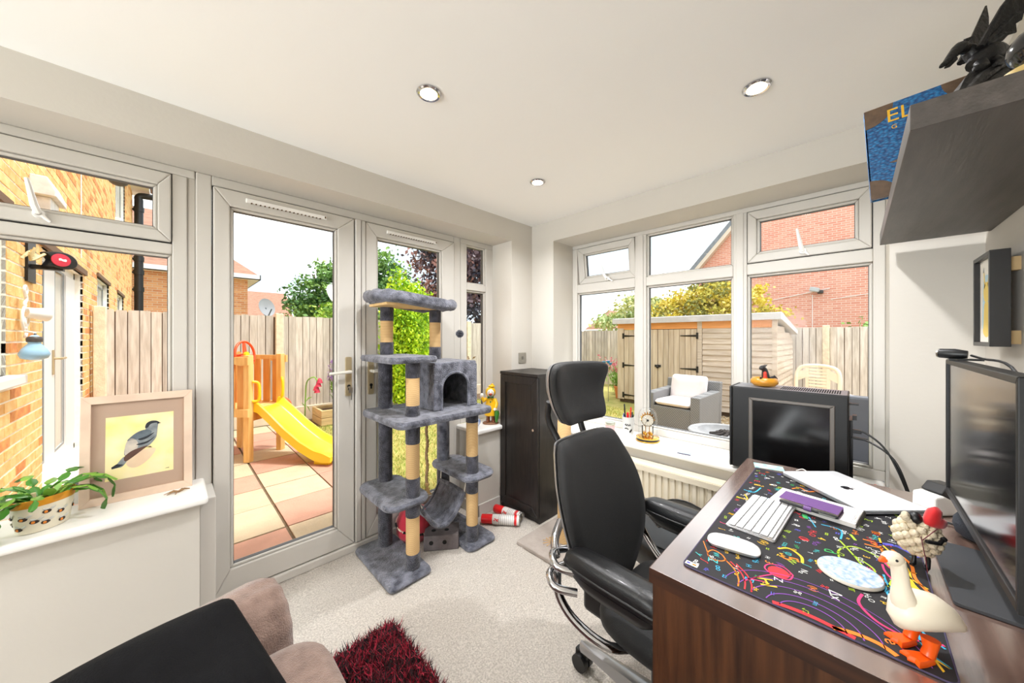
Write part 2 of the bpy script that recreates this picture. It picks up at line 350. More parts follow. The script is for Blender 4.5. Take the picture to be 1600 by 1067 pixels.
# wide window of the far wall: three lights over three fanlights
w3 = st('window_3')
frame(w3, 'B', None, [(-.102, 1.706, 2.044, 2.073), (-.102, 1.706, .606, .655), (1.659, 1.706, .655, 2.044), (-.102, -.06, .655, 2.044), (1.066, 1.15, .655, 2.044), (.456, .527, .655, 2.044),
      (1.15, 1.659, 1.67, 1.742), (.527, 1.066, 1.67, 1.735), (-.06, .456, 1.67, 1.735)], XF)
obj('mullion_cover', MB().box(XF - .006, XF, 1.085, 1.13, .655, 2.044).box(XF - .006, XF, .472, .511, .655, 2.044), M_PVC, w3, bevel=.004)
for q in ((1.15, 1.659, .655, 1.67), (.527, 1.066, .655, 1.67), (-.06, .456, .655, 1.67), (.527, 1.066, 1.735, 2.044)): light_pane(w3, 'B', q, XF)
s1 = sash(w3, 'B', (1.154, 1.655, 1.746, 2.040), (1.198, 1.598, 1.792, 1.99), XF - .008)
sash(w3, 'B', (-.056, .452, 1.739, 2.040), (-.012, .408, 1.785, 1.99), XF - .008)
win_handle(w3, 'B', 1.372, XF - .008, 1.762, .04); win_handle(w3, 'B', .201, XF - .008, 1.766, .022)
# left fanlight stands ajar, hung from its top rail
pv = Vector((XF, 1.4, 2.04)); 
R = Matrix.Rotation(math.radians(7), 4, 'Y')
def tilt(o):
    o.data.transform(Matrix.Translation(pv) @ R.inverted() @ Matrix.Translation(-pv))
for o in [s1] + list(s1.children): tilt(o)

# ---- downlights
M_BULB = mat('lamp_glow', (255, 240, 215), .4, emit=(255, 226, 176), es=9)
def downlight(x, y, label):
    t = thing('ceiling_spotlight', label, 'spotlight', (x, y, ZC), group='recessed ceiling spotlights')
    mb = MB(); mb.lathe([(.045, .0), (.046, -.004), (.041, -.009), (.033, -.007), (.031, .002)], 28, cap=False); local('trim_ring', mb, M_CHROME, t, smooth=40)
    mb = MB(); mb.lathe([(.031, -.004), (.024, -.009), (.012, -.0115), (.002, -.012)], 24, cap=False); local('lamp', mb, M_BULB, t, smooth=60)
    ld = bpy.data.lights.new('spot_glow', 'AREA'); lo = bpy.data.objects.new('spot_glow', ld); COL.objects.link(lo)
    ld.shape = 'DISK'; ld.size = .06; ld.energy = DOWNLIGHT_W; ld.color = (.985, .985, 1); ld.spread = math.radians(150); lo.parent = t; lo.location = (0, 0, -.016)
downlight(.697, 1.152, 'chrome recessed spotlight in the ceiling nearest the french doors')
downlight(1.55, .261, 'chrome recessed spotlight in the ceiling above the desk, near the wall shelf')
downlight(1.56, 1.35, 'chrome recessed spotlight in the ceiling nearest the corner with the black cabinet')
downlight(-2.3, 1.35, 'chrome recessed spotlight added unseen in the ceiling at the rear, left side')  # this spotlight and the next are unseen, added to brighten the room
downlight(-2.3, .2, 'chrome recessed spotlight added unseen in the ceiling at the rear, right side')
# ---- switch
t = thing('light_switch', 'square brushed steel light switch on the wall above the black cabinet', 'light switch', (2.043, YA, 1.131))
mb = MB(); mb.loft([[(p[0], 0, p[1]) for p in rrect(.086, .086, .004)], [(p[0], -.006, p[1]) for p in rrect(.084, .084, .004)]]); local('plate', mb, M_STEEL, t, smooth=40)
mb = MB(); mb.cbox((0, -.008, 0), (.016, .006, .026)); local('rocker', mb, mat('rocker_grey', (120, 116, 108), .4), t, bevel=.001)
# ================================================================= outside
G = -.15
def V(*a): return Vector(a)
M_SLABS = [mat('slab_pink', (188, 142, 122), .9, var=.07, vs_=7, bump=.35, bs=60, rand=.06), mat('slab_cream', (194, 174, 146), .9, var=.07, vs_=7, bump=.35, bs=60, rand=.05)]
M_SOIL = mat('soil', (104, 82, 62), .95, var=.35, vs_=30, bump=.8, bs=80)
M_TURF = mat('turf', (150, 150, 74), .95, col2=(186, 172, 104), vs_=5, bump=.6, bs=90)
# ground, lawn, patio
S('ground', MB().box(-40, 60, -30, 60, G - .5, G - .03), mat('earth', (150, 140, 104), .95, var=.2, vs_=.5))
S('lawn', MB().box(1.57, 9.6, 2.5, 6.75, G - .1, G - .008), M_TURF)
patio = S('patio', MB().box(-.74, 1.57, YF + .06, 6.80, G - .1, G - .012), mat('slab_joint', (112, 92, 70), .95, var=.3, vs_=30))
xs = [-.74, -.31, .16, .63, 1.10, 1.57]; ys = [2.25, 2.61, 3.075, 3.58, 4.03, 4.48, 4.94, 5.40, 5.86, 6.32, 6.79]
pat = ["0110100101", "1010010110", "1011011010", "0101101001", "1010010101"]
for i in range(5):
    for j in range(10):
        g = .006; x0, x1, y0, y1 = xs[i] + g, xs[i + 1] - g, ys[j] + g, ys[j + 1] - g
        if i == 2: x1 -= .010
        mb = MB().box(x0 - (x0 + x1) / 2, x1 - (x0 + x1) / 2, y0 - (y0 + y1) / 2, y1 - (y0 + y1) / 2, -.03, random.uniform(-.002, .003))
        obj('paving_slab', mb, M_SLABS[int(pat[i][j])], patio, loc=((x0 + x1) / 2, (y0 + y1) / 2, G))
S('flower_bed', MB().box(1.57, 9.6, 6.2, 6.80, G - .1, G + .005), M_SOIL)
def quads(name, P, A, B, mats, mi=None, parent=None, tri=False, **k):
    """many free quads / blades : P centre, A and B half axes (numpy n x 3)"""
    n = len(P)
    if tri: vv = np.stack([P - A, P + A, P + B], 1); m = 3
    else: vv = np.stack([P - A * .55 - B, P + A - B * .1, P + A * .3 + B, P - A + B * .2], 1); m = 4
    me = bpy.data.meshes.new(name); me.vertices.add(n * m); me.vertices.foreach_set('co', vv.reshape(-1).astype(np.float32))
    me.loops.add(n * m); me.loops.foreach_set('vertex_index', np.arange(n * m, dtype=np.int32))
    me.polygons.add(n); me.polygons.foreach_set('loop_start', np.arange(0, n * m, m, dtype=np.int32))
    for q in mats: me.materials.append(q)
    if mi is not None: me.polygons.foreach_set('material_index', mi.astype(np.int32))
    me.update(calc_edges=True); me.validate(); o = bpy.data.objects.new(name, me); COL.objects.link(o)
    if parent is not None: o.parent = parent; o.location = -Vector(parent.location)
    return tag(o, **k)
# grass blades
def grass(name, x0, x1, y0, y1, n, label, h=.05):
    P = np.column_stack([rng.uniform(x0, x1, n), rng.uniform(y0, y1, n), np.full(n, G - .008)])
    a = rng.uniform(0, 2 * PI, n); A = np.column_stack([np.cos(a), np.sin(a), 0 * a]) * .004
    B = np.column_stack([rng.normal(0, .018, n), rng.normal(0, .018, n), rng.uniform(.4, 1, n) * h])
    return quads(name, P, A, B, [mat('grass_green', (138, 160, 62), .8, var=.2, vs_=3), mat('grass_straw', (206, 188, 116), .8)], rng.integers(0, 2, n), tri=True, label=label, cat='grass', kind='stuff')
grass('grass', 1.57, 6.5, 2.5, 6.25, 42000, 'short sunlit lawn grass with straw-coloured patches beyond the patio')
# gravel
mb = MB().box(3.0, 9.6, -3.0, 2.5, G - .1, G - .012); S('gravel_bed', mb, mat('gravel_base', (188, 166, 132), .95, var=.25, vs_=40))
n = 5200; P = np.column_stack([rng.uniform(3.1, 7.2, n), rng.uniform(-1.0, 2.45, n), np.full(n, G)]); mb = MB()
O6 = [(1, 0, 0), (-1, 0, 0), (0, 1, 0), (0, -1, 0), (0, 0, 1), (0, 0, -1)]; F8 = [(0, 2, 4), (2, 1, 4), (1, 3, 4), (3, 0, 4), (2, 0, 5), (1, 2, 5), (3, 1, 5), (0, 3, 5)]
for p in P:
    a, c, d = random.uniform(.01, .022), random.uniform(.01, .022), random.uniform(.006, .012); mb.mi = random.randrange(3)
    mb.add([(p[0] + x * a, p[1] + y * c, p[2] + z * d) for x, y, z in O6], F8)
obj('gravel', mb, [mat('pebble_a', (222, 200, 164), .8), mat('pebble_b', (196, 164, 122), .8), mat('pebble_c', (232, 222, 204), .8)], kind='stuff', label='beige gravel around the rattan garden seat', cat='gravel')

# ---- fences
def fence(name, label, p0, ang, L_, top, bottom, col, col2, posts, pitch=.108, gravel=True, postcol=(236, 220, 194), pt=.04):
    t = thing(name, label, 'fence', (p0[0], p0[1], G), ang)
    m = mat(name + '_board', col, .9, col2=col2, vs_=9, stretch=(3, 3, .35), rand=.2, bump=.3, bs=30, bstretch=(6, 6, .4))
    h0, h1 = bottom - G, top - G
    me = mesh('board', MB().prism([(0, -.007), (pitch - .009, -.011), (pitch - .009, .002), (0, .002)], h0, h1), m)
    k = 0; x = 0
    while x < L_ - .02:
        if not any(abs(x + pitch / 2 - q) < pitch * .62 for q in posts):
            o = bpy.data.objects.new('board', me); COL.objects.link(o); o.parent = t; o.location = (x, random.uniform(-.004, .004), random.uniform(-.006, .006))
            o.rotation_euler = (0, random.uniform(-.003, .003), 0)
        x += pitch; k += 1
    local('gap_shadow_strip', MB().box(.02, L_ - .02, .0025, .0035, h0 + .02, h1 - .02), mat(name + '_gap_shadow', (112, 92, 74), .95), t)  # dark strip painted in as the shadow lines between boards
    pm_ = mat(name + '_post', postcol, .9, var=.12, vs_=14, bump=.4, bs=60)
    for q in posts:
        mb = MB().cbox((q, -.01, (h1 + pt) / 2), (.11, .11, h1 + pt)); local('post', mb, pm_, t, bevel=.01)
    gm = mat(name + '_gravel_board', (226, 210, 186) if gravel == True else (150, 140, 126), .9, var=.08, vs_=10, bump=.3, bs=50)
    ps = [0] + list(posts) + [L_]
    for a, c in zip(ps[:-1], ps[1:]):
        if c - a > .2: local('gravel_board', MB().box(a + .06, c - .06, -.03, .01, 0, h0 + .01), gm, t, bevel=.006)
        if c - a > .2: [local('rail', MB().box(a + .06, c - .06, .008, .05, q, q + .07), m, t) for q in (h0 + .3, h1 - .35)]
    return t
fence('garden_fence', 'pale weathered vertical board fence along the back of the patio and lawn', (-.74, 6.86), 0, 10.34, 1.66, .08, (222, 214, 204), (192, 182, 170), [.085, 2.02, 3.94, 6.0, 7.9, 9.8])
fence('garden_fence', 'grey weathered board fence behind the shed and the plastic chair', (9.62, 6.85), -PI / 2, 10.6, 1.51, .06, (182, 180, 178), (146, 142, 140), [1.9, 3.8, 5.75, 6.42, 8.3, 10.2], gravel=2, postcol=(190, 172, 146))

# ---- brick wing of the house, left of the patio
XW = -.74
house = thing('brick_house', 'yellow-orange brick house wall with white patio doors beside the patio', 'house', (XW, 3, G))
M_BR = [mat('brick_orange', (234, 174, 102), .9, col2=(246, 206, 142), vs_=14, stretch=(1, 1, 1.5), rand=.08, bump=.4, bs=60),
        mat('brick_yellow', (246, 212, 150), .9, col2=(240, 186, 116), vs_=14, rand=.08, bump=.4, bs=60),
        mat('brick_brown', (206, 128, 74), .9, col2=(232, 166, 98), vs_=16, rand=.10, bump=.4, bs=60)]
M_MORT = mat('mortar', (252, 246, 234), .95, var=.06, vs_=20)
opens = [(4.60, 6.38, .02, 2.03), (2.45, 3.77, 1.06, 2.12), (7.45, 8.7, .85, 2.15), (9.9, 11.1, .85, 2.15), (9.6, 11.4, 3.5, 4.7)]
YE = 13.4; ZT = 5.15
# backing wall in strips around the openings
mb = MB(); yy = sorted(set([2.26, YE] + [o[0] for o in opens] + [o[1] for o in opens]))
for a, c in zip(yy[:-1], yy[1:]):
    hs = sorted([o for o in opens if o[0] <= a and o[1] >= c], key=lambda o: o[2]); z = G
    for o in hs: mb.box(XW - .25, XW - .002, a, c, z, o[2]); z = o[3]
    mb.box(XW - .25, XW - .002, a, c, z, ZT)
obj('wall', mb, M_MORT, house)
import math as _m
cth, sth = math.cos(math.radians(YAW)), math.sin(math.radians(YAW))
def px(x, y, z):
    fw = x * cth + y * sth; rt = x * sth - y * cth
    return 800 + FPX * rt / fw, HORIZON - FPX * (z - EYE) / fw, fw
cand = []; stuffb = MB()
row = 0; z = G
while z < ZT - .07:
    y = 2.26 - (.1125 if row % 2 else 0)
    while y < YE:
        a, c = max(y, 2.26) + .006, min(y + .225, YE) - .006
        ok = True; segs = [(a, c)]
        for o in opens:
            if z + .065 > o[2] and z < o[3]:
                ns_ = []
                for s0, s1 in segs:
                    if s1 <= o[0] or s0 >= o[1]: ns_.append((s0, s1)); continue
                    if s0 < o[0] - .02: ns_.append((s0, o[0]))
                    if s1 > o[1] + .02: ns_.append((o[1], s1))
                segs = ns_
        for s0, s1 in segs:
            u, v, fw = px(XW, (s0 + s1) / 2, z + .033)
            vis = -25 < u < 150 and 235 < v < 760 and fw > 0
            cand.append((vis, fw, s0, s1, z))
        y += .225
    z += .075; row += 1
cand.sort(key=lambda q: (not q[0], q[1])); cache = {}
for i, (vis, fw, s0, s1, z) in enumerate(cand):
    k = random.choices((0, 1, 2), (5, 6, 3))[0]; dx = random.uniform(.0005, .004)
    if i < 300 and vis:
        key = (round(s1 - s0, 3), k)
        if key not in cache: cache[key] = mesh('brick', MB().box(-.02, 0, -(s1 - s0) / 2, (s1 - s0) / 2, 0, .062), M_BR[k])
        o = bpy.data.objects.new('brick', cache[key]); COL.objects.link(o); o.parent = house; o.location = (dx, (s0 + s1) / 2 - 3, z - G)
    else:
        stuffb.mi = k; stuffb.box(XW - .02, XW + dx, s0, s1, z, z + .062)
obj('brickwork', stuffb, M_BR, house, kind='stuff')
M_WHITE = mat('white_frame_paint', (244, 244, 242), .35)
M_GREYG = mat('gasket_grey', (96, 104, 108), .5)
M_ROOMIN = mat('room_inside', (206, 200, 190), .9)
def wing_window(name, o, panes, leaf=None):
    y0, y1, z0, z1 = o; x = XW - .06
    mb = MB(); mb.box(x - .06, x, y0, y1, z1 - .07, z1).box(x - .06, x, y0, y1, z0, z0 + .07).box(x - .06, x, y0, y0 + .07, z0, z1).box(x - .06, x, y1 - .07, y1, z0, z1)
    for a, c in zip(panes[:-1], panes[1:]): mb.box(x - .06, x + .004, a[1], c[0], z0 + .07, z1 - .07)
    f = obj(name, mb, M_WHITE, house, bevel=.004)
    for a, c in panes:
        q = (a, c, z0 + .08 + (.12 if leaf else 0), z1 - .09)
        mb = MB(); mitre(mb, 'B', (q[0] - .02, q[1] + .02, q[2] - .02, q[3] + .02), q, x - .002, x + .005); obj('gasket', mb, mat('gasket_pale', (150, 156, 160), .5), f)
        obj('pane', MB().box(x - .004, x + .001, q[0] - .01, q[1] + .01, q[2] - .01, q[3] + .01), M_GLASS, f)
        obj('pane_pale_sheet', MB().box(x - .020, x - .012, q[0] - .03, q[1] + .03, q[2] - .03, q[3] + .03), mat('pane_pale_sheet', (226, 220, 210), .9, var=.08, vs_=12, stretch=(1, 6, .3)), f)  # pale sheet added behind the pane to keep the glass from going dark
        if leaf: obj('bottom_rail', MB().box(x - .05, x + .003, a - .05, c + .05, z0 + .05, z0 + .19), M_WHITE, f)
    return f
pd = wing_window('patio_door', opens[0], [(4.72, 5.0), (5.42, 5.78), ], leaf=True)
obj('stile', MB().box(XW - .10, XW - .05, 5.85, 6.30, .1, 1.95), M_WHITE, pd)
mb = MB(); mb.box(XW - .055, XW - .045, 5.30, 5.34, .95, 1.18).tube([(XW - .05, 5.32, 1.1), (XW + .0, 5.32, 1.1), (XW + .0, 5.46, 1.1)], .011, 8); obj('handle', mb, M_BRASS, pd)
obj('doorstep', MB().box(XW - .1, XW + .12, 4.55, 6.45, G, .03), mat('step_white', (232, 226, 214), .7), house, bevel=.01)
wing_window('window', opens[1], [(2.55, 3.66)]); wing_window('window', opens[2], [(7.55, 8.0), (8.1, 8.6)]); wing_window('window', opens[3], [(10.0, 11.0)]); wing_window('window', opens[4], [(9.7, 10.4), (10.5, 11.3)])
for o in opens[1:]:
    obj('window_sill', MB().box(XW - .06, XW + .07, o[0] - .06, o[1] + .06, o[2] - .06, o[2]), M_WHITE, house, bevel=.008)
    obj('lintel', MB().box(XW - .02, XW + .02, o[0] - .05, o[1] + .05, o[3], o[3] + .05), mat('lintel', (112, 84, 62), .8), house)
obj('lintel', MB().box(XW - .02, XW + .025, 4.5, 6.48, 2.03, 2.09), MATS['lintel'], house)
obj('inner_room', MB().box(XW - 1.0, XW - .95, 2.2, YE, G, ZT), M_ROOMIN, house)
obj('soffit', MB().box(XW - .3, XW + .32, 2.3, YE + .4, ZT, ZT + .16), M_WHITE, house)
obj('roof', MB().prism([(XW + .36, ZT + .15), (XW - 3.5, ZT + 2.2), (XW - 3.5, ZT + .15)], 2.3, YE + .45, 'y'), mat('roof_tile_brown', (142, 110, 92), .9, var=.2, vs_=6), house)
# things fixed to that wall
t = thing('soil_pipe', 'black soil pipe with a bent top at the far end of the brick wall', 'pipe', (-.62, 13.3, G))
mb = MB(); mb.tube([(-.62, 13.3, G), (-.62, 13.3, 4.93)], .085, 16); obj('pipe', mb, M_BLACK, t, smooth=40)
mb = MB(); mb.tube(curve([(-.62, 13.3, 4.9), (-.62, 13.3, 4.98), (-.5, 13.3, 5.04), (.1, 13.3, 5.03), (.75, 13.3, 4.99)], 5), .08, 14); obj('bend', mb, M_BLACK, t, smooth=40)
for z in (1.7, 2.5, 2.95, 3.3, 4.6):
    mb = MB(); mb.tube([(-.62, 13.3, z), (-.62, 13.3, z + .12)], .10, 16); mb.box(-.78, -.6, 13.3, 13.34, z + .03, z + .08); obj('collar', mb, M_BLACK, t, smooth=40)
t = thing('hose_reel', 'black wall-mounted hose reel with a red oval side on the brick wall', 'hose reel', (-.60, 4.22, 1.87))
RX = Matrix.Translation((-.60, 4.22, 1.875)) @ Matrix.Rotation(math.radians(38), 4, 'Z') @ Matrix.Diagonal((.36, .5, .60, 1))
mb = MB(); mb.pad(smoothpoly([(-.24, .07), (-.1, .10), (.08, .10), (.2, .05), (.235, -.02), (.17, -.085), (0, -.105), (-.12, -.085), (-.22, -.09), (-.16, 0)], 4), [(.5, -.075), (.9, -.07), (1, -.05), (1, .05), (.9, .072), (.5, .078)], lambda a, c, q: tuple(RX @ Vector((a, q, c))), (0, 0)); obj('case', mb, M_BLACK, t, smooth=40)
mb = MB(); mb.pad([(-.01 + .145 * math.cos(a), .078 * math.sin(a)) for a in np.linspace(0, 2 * PI, 28)[:-1]], [(1, -.08), (.97, -.086), (.3, -.09)], lambda a, c, q: tuple(RX @ Vector((a - .03, q, c))), (0, 0)); obj('red_side', mb, mat('reel_red', (206, 52, 74), .4), t, smooth=40)
mb = MB(); mb.pad(smoothpoly([(-.06, .015), (-.03, .022), (0, .012), (.05, .016), (.05, -.012), (0, -.012), (-.03, -.004), (-.055, -.008)], 3), [(1, -.0905), (.9, -.0925)], lambda a, c, q: tuple(RX @ Vector((a - .02, q, c))), (0, 0)); obj('white_mark', mb, M_WHITE, t)
mb = MB(); mb.box(-.73, -.58, 4.20, 4.26, 1.80, 1.83).box(-.738, -.724, 4.14, 4.34, 1.7, 2.0); obj('bracket', mb, M_BLACK, t)
mb = MB()
for k in range(6): mb.tube(curve([(-.73 + .01 * k, 4.02 + .008 * k, 1.84 + .018 * k), (-.70, 4.06, 1.90 - .012 * k), (-.68 + .006 * k, 4.12, 1.86 + .008 * k)], 4), .009, 6)
obj('hose', mb, mat('hose_cream', (214, 196, 150), .6), t, smooth=60)
t = thing('wall_bell', 'white ornate cast bell bracket on the brick wall, left of the patio doors', 'bell bracket', (-.72, 3.98, 1.5))
mb = MB(); bx = -.705; mb.tube(curve([(bx, 3.97, 1.60), (bx, 3.99, 1.56), (bx, 3.95, 1.52), (bx, 3.98, 1.46), (bx, 3.96, 1.40), (bx, 3.99, 1.34), (bx, 3.96, 1.30)], 6), .009, 8)
mb.tube(curve([(bx, 3.97, 1.52), (bx, 3.91, 1.47), (bx, 3.90, 1.40), (bx, 3.93, 1.35)], 5), .008, 8); mb.tube(curve([(bx, 3.97, 1.58), (bx, 4.00, 1.62), (bx, 3.97, 1.65), (bx, 3.94, 1.62), (bx, 3.97, 1.58)], 5), .008, 8); mb.tube(curve([(bx, 3.96, 1.36), (bx, 4.03, 1.40), (bx, 4.04, 1.46), (bx, 4.0, 1.49)], 5), .008, 8)
mb.tube([(bx, 3.96, 1.34), (-.66, 3.92, 1.33), (-.64, 3.82, 1.32)], .007, 8); obj('scroll', mb, M_WHITE, t, smooth=60)
mb = MB(); mb.tube([(bx, 3.97, 1.47), (-.67, 4.0, 1.465), (-.635, 4.03, 1.46), (-.63, 4.035, 1.46)], [.034, .038, .046, .048], 16); obj('bell', mb, M_WHITE, t, smooth=50)
t = thing('solar_lamp', 'pale blue glass bulb lamp hanging from the white bell bracket', 'lamp', (-.64, 3.8, 1.25))
mb = MB(); mb.lathe([(.012, .09), (.028, .075), (.030, .05), (.026, .035), (.052, 0), (.066, -.035), (.055, -.062), (.02, -.075)], 20, (-.64, 3.8, 1.225)); obj('bulb', mb, mat('blue_glass', (160, 198, 226), .15, var=.12, vs_=12), t, smooth=60)
mb = MB(); mb.lathe([(.033, .035), (.035, .055), (.030, .068), (.01, .075)], 18, (-.64, 3.8, 1.235)); mb.tube([(-.64, 3.8, 1.30), (-.64, 3.82, 1.325)], .006, 6); obj('cap', mb, mat('bulb_cap', (74, 66, 62), .5), t, smooth=50)
t = thing('vent_cowl', 'small grey-white vent box with sloping top on the brick wall', 'vent', (-.70, 4.5, 2.3))
mb = MB(); mb.prism([(-.74, 2.50), (-.66, 2.50), (-.62, 2.40), (-.62, 2.36), (-.74, 2.36)], 4.25, 4.62, 'y'); mb.box(-.74, -.65, 4.30, 4.56, 2.26, 2.36); obj('hood', mb, mat('cowl', (226, 224, 222), .7, var=.12, vs_=20), t, bevel=.006)
t = thing('security_light', 'grey floodlight with motion sensor high on the brick wall', 'floodlight', (-.6, 6.4, 3.4))
mb = MB(); mb.cbox((-.42, 6.5, 3.46), (.14, .30, .20), ry=.5, rz=-.3); obj('lamp_head', mb, mat('flood_grey', (206, 204, 200), .4), t, bevel=.02)
mb = MB(); mb.ell((-.47, 6.42, 3.24), (.09, .1, .07)); mb.tube([(-.73, 6.2, 3.42), (-.5, 6.4, 3.36), (-.45, 6.45, 3.3)], .025, 8); mb.box(-.74, -.70, 6.12, 6.28, 3.34, 3.5); obj('bracket', mb, mat('flood_dark', (70, 68, 68), .5), t, smooth=40)
mb = MB(); mb.box(-.735, -.728, 6.2, 6.215, 2.2, 3.4); obj('cable', mb, M_WHITE, t)

# ---- brick houses beyond
def box_house(name, label, x0, x1, y0, y1, ze, zr, bm, roofm, hip=True, wins=(), ov=.35):
    t = thing(name, label, 'house', (x0, y0, G - 1.0), group=None); zb = G - 1.2
    obj('wall', MB().box(x0, x1, y0, y1, zb, ze), bm, t)
    mb = MB(); a = ov; cx, cy = (x0 + x1) / 2, (y0 + y1) / 2; hx = (x1 - x0) / 2 - (y1 - y0) / 2 if hip else (x1 - x0) / 2 + a
    hx = max(hx, .3); E_ = [(x0 - a, y0 - a, ze), (x1 + a, y0 - a, ze), (x1 + a, y1 + a, ze), (x0 - a, y1 + a, ze)]
    mb.add(E_ + [(cx - hx, cy, zr), (cx + hx, cy, zr)], [(0, 1, 5, 4), (1, 2, 5), (2, 3, 4, 5), (3, 0, 4), (0, 3, 2, 1)]); obj('roof', mb, roofm, t)
    obj('fascia', MB().box(x0 - a, x1 + a, y0 - a, y0 - a + .03, ze - .12, ze + .06).box(x1 + a - .03, x1 + a, y0 - a, y1 + a, ze - .12, ze + .06).box(x0 - a, x0 - a + .03, y0 - a, y1 + a, ze - .12, ze + .06).box(x0 - a, x1 + a, y0 - a, y1 + a, ze - .12, ze - .09), M_WHITE, t)
    for (a0, a1, z0, z1) in wins:
        mb = MB(); mitre(mb, 'A', (a0, a1, z0, z1), (a0 + .08, a1 - .08, z0 + .08, z1 - .08), y0 - .03, y0 + .02); mb.box((a0 + a1) / 2 - .03, (a0 + a1) / 2 + .03, y0 - .028, y0 + .02, z0, z1).box(a0 - .05, a1 + .05, y0 - .08, y0, z0 - .06, z0); f = obj('window', mb, M_WHITE, t)
        obj('pane', MB().box(a0 + .07, a1 - .07, y0 - .012, y0 - .004, z0 + .07, z1 - .07), mat('far_pane', (150, 178, 200), .1), f)
    return t
M_ROOFB = mat('roof_tiles', (158, 118, 98), .9, var=.22, vs_=5, stretch=(1, 1, 4), bump=.6, bs=8, bstretch=(1, 1, 6))
BM1 = brick_mat('far_brick', (214, 140, 92), (236, 176, 124), (226, 200, 172), 1.0, 'y'); BM2 = brick_mat('far_brick_red', (206, 132, 104), (224, 158, 128), (224, 200, 184), 1.0, 'y')
box_house('brick_house', 'orange brick house with hipped brown roof and white eaves beyond the back fence', -3.5, 2.0, 16, 22, 3.55, 6.2, BM1, M_ROOFB, True, ((.3, 1.35, 1.95, 3.0),))
box_house('brick_house', 'far red brick house with brown roof above the fence, left of the green tree', 3.6, 8.4, 40, 47, 2.6, 6.0, BM2, M_ROOFB, False, ((5.5, 6.7, .6, 2.0),))
box_house('brick_house', 'far small brown-roofed house beside the fence post, at the edge of the green tree', 10.5, 14.5, 42, 48, 3.0, 6.0, BM2, M_ROOFB, True, ((11.2, 12.3, 1.2, 2.4),))
box_house('brick_house', 'far pale pinkish house with tiled roof above the grey fence, left of the shed', 36, 46, 19.5, 23, 2.2, 4.6, BM2, M_ROOFB, True, ((38, 39, .6, 1.6),))
t = thing('tv_aerial', 'thin white television aerial pole above the orange brick house', 'aerial', (1.6, 18, 6)); mb = MB(); mb.tube([(1.62, 18, 5), (1.62, 18, 8.6)], .035, 6); mb.tube([(1.3, 18, 7.0), (2.0, 18, 7.0)], .03, 6); obj('pole', mb, M_WHITE, t)
def dish(label, x, y, z, r, col, tilt=.5):
    t = thing('satellite_dish', label, 'satellite dish', (x, y, z)); T = Matrix.Translation((x, y, z)) @ Matrix.Rotation(.6, 4, 'Z') @ Matrix.Rotation(PI / 2 - tilt, 4, 'X')
    mb = MB(); mb.lathe([(.01, 0), (r * .5, .04 * r), (r * .85, .14 * r), (r, .22 * r), (r, .25 * r), (r * .8, .17 * r), (.01, .05 * r)], 24, M=T); obj('bowl', mb, mat('dish' + label[:4], col, .6), t, smooth=60)
    mb = MB(); mb.tube([(x, y, z), (x, y, z - 3)], .04, 8); mb.tube([tuple(T @ Vector((0, -r, .2 * r))), tuple(T @ Vector((0, -.1, .8 * r)))], .02, 6); obj('mount', mb, M_GREYG, t)
dish('grey satellite dish just above the fence beside the orange brick house', 2.35, 14.8, 2.35, .32, (160, 162, 168), .2)
dish('white round dish above the fence in front of the green tree', 4.10, 12.9, 2.65, .52, (240, 240, 240), .5)
# house with the big red gable to the right
t = thing('brick_house', 'large pinkish red brick gable house behind the shed and the grey fence', 'house', (16, 0, G))
BM3 = brick_mat('gable_brick', (222, 148, 128), (232, 172, 152), (236, 212, 200), 1.0, 'x')
mb = MB(); mb.prism([(4.75, G - 1.5), (4.75, 4.2), (.2, 9.4), (-5, 3.4), (-5, G - 1.5)], 16, 16.3, 'x'); obj('gable_wall', mb, BM3, t)
mb = MB(); mb.prism([(5.0, 4.0), (.2, 9.5), (.2, 9.75), (5.15, 4.08)], 15.75, 24, 'x'); mb.prism([(-5.2, 3.2), (.2, 9.5), (.2, 9.75), (-5.35, 3.2)], 15.75, 24, 'x'); obj('roof', mb, mat('slate', (132, 138, 146), .8, var=.15, vs_=6), t)
mb = MB(); mb.prism([(4.98, 3.82), (.2, 9.32), (.2, 9.5), (5.0, 4.0)], 15.72, 15.98, 'x'); obj('bargeboard', mb, mat('bargeboard', (220, 206, 190), .6), t)
mb = MB(); mb.tube([(15.9, 4.55, G), (15.9, 4.55, 3.9)], .05, 8); obj('downpipe', mb, M_BLACK, t)
mb = MB(); mb.tube([(15.97, 3.0, 2.55), (15.97, .62, 2.98)], .014, 5); mb.tube([(15.97, .6, 2.6), (15.97, -2.6, 3.0)], .012, 5); mb.tube([(15.97, 1.07, 2.8), (15.97, 1.07, -.5)], .012, 5); obj('cable', mb, M_WHITE, t)
mb = MB(); mb.box(15.6, 16, 1.9, 2.5, 3.92, 4.02); obj('white_ledge', mb, M_WHITE, t)
t = thing('security_camera', 'small grey security lamp on the red brick gable', 'security lamp', (15.9, .9, 2.9)); mb = MB(); mb.cbox((15.75, 1.0, 2.95), (.2, .26, .15), rx=.3); obj('head', mb, mat('secgrey', (190, 196, 200), .5), t, bevel=.03); mb = MB(); mb.cbox((15.88, .86, 2.87), (.16, .16, .12)); obj('mount', mb, mat('flood_dark', (70, 68, 68), .5), t, bevel=.03)

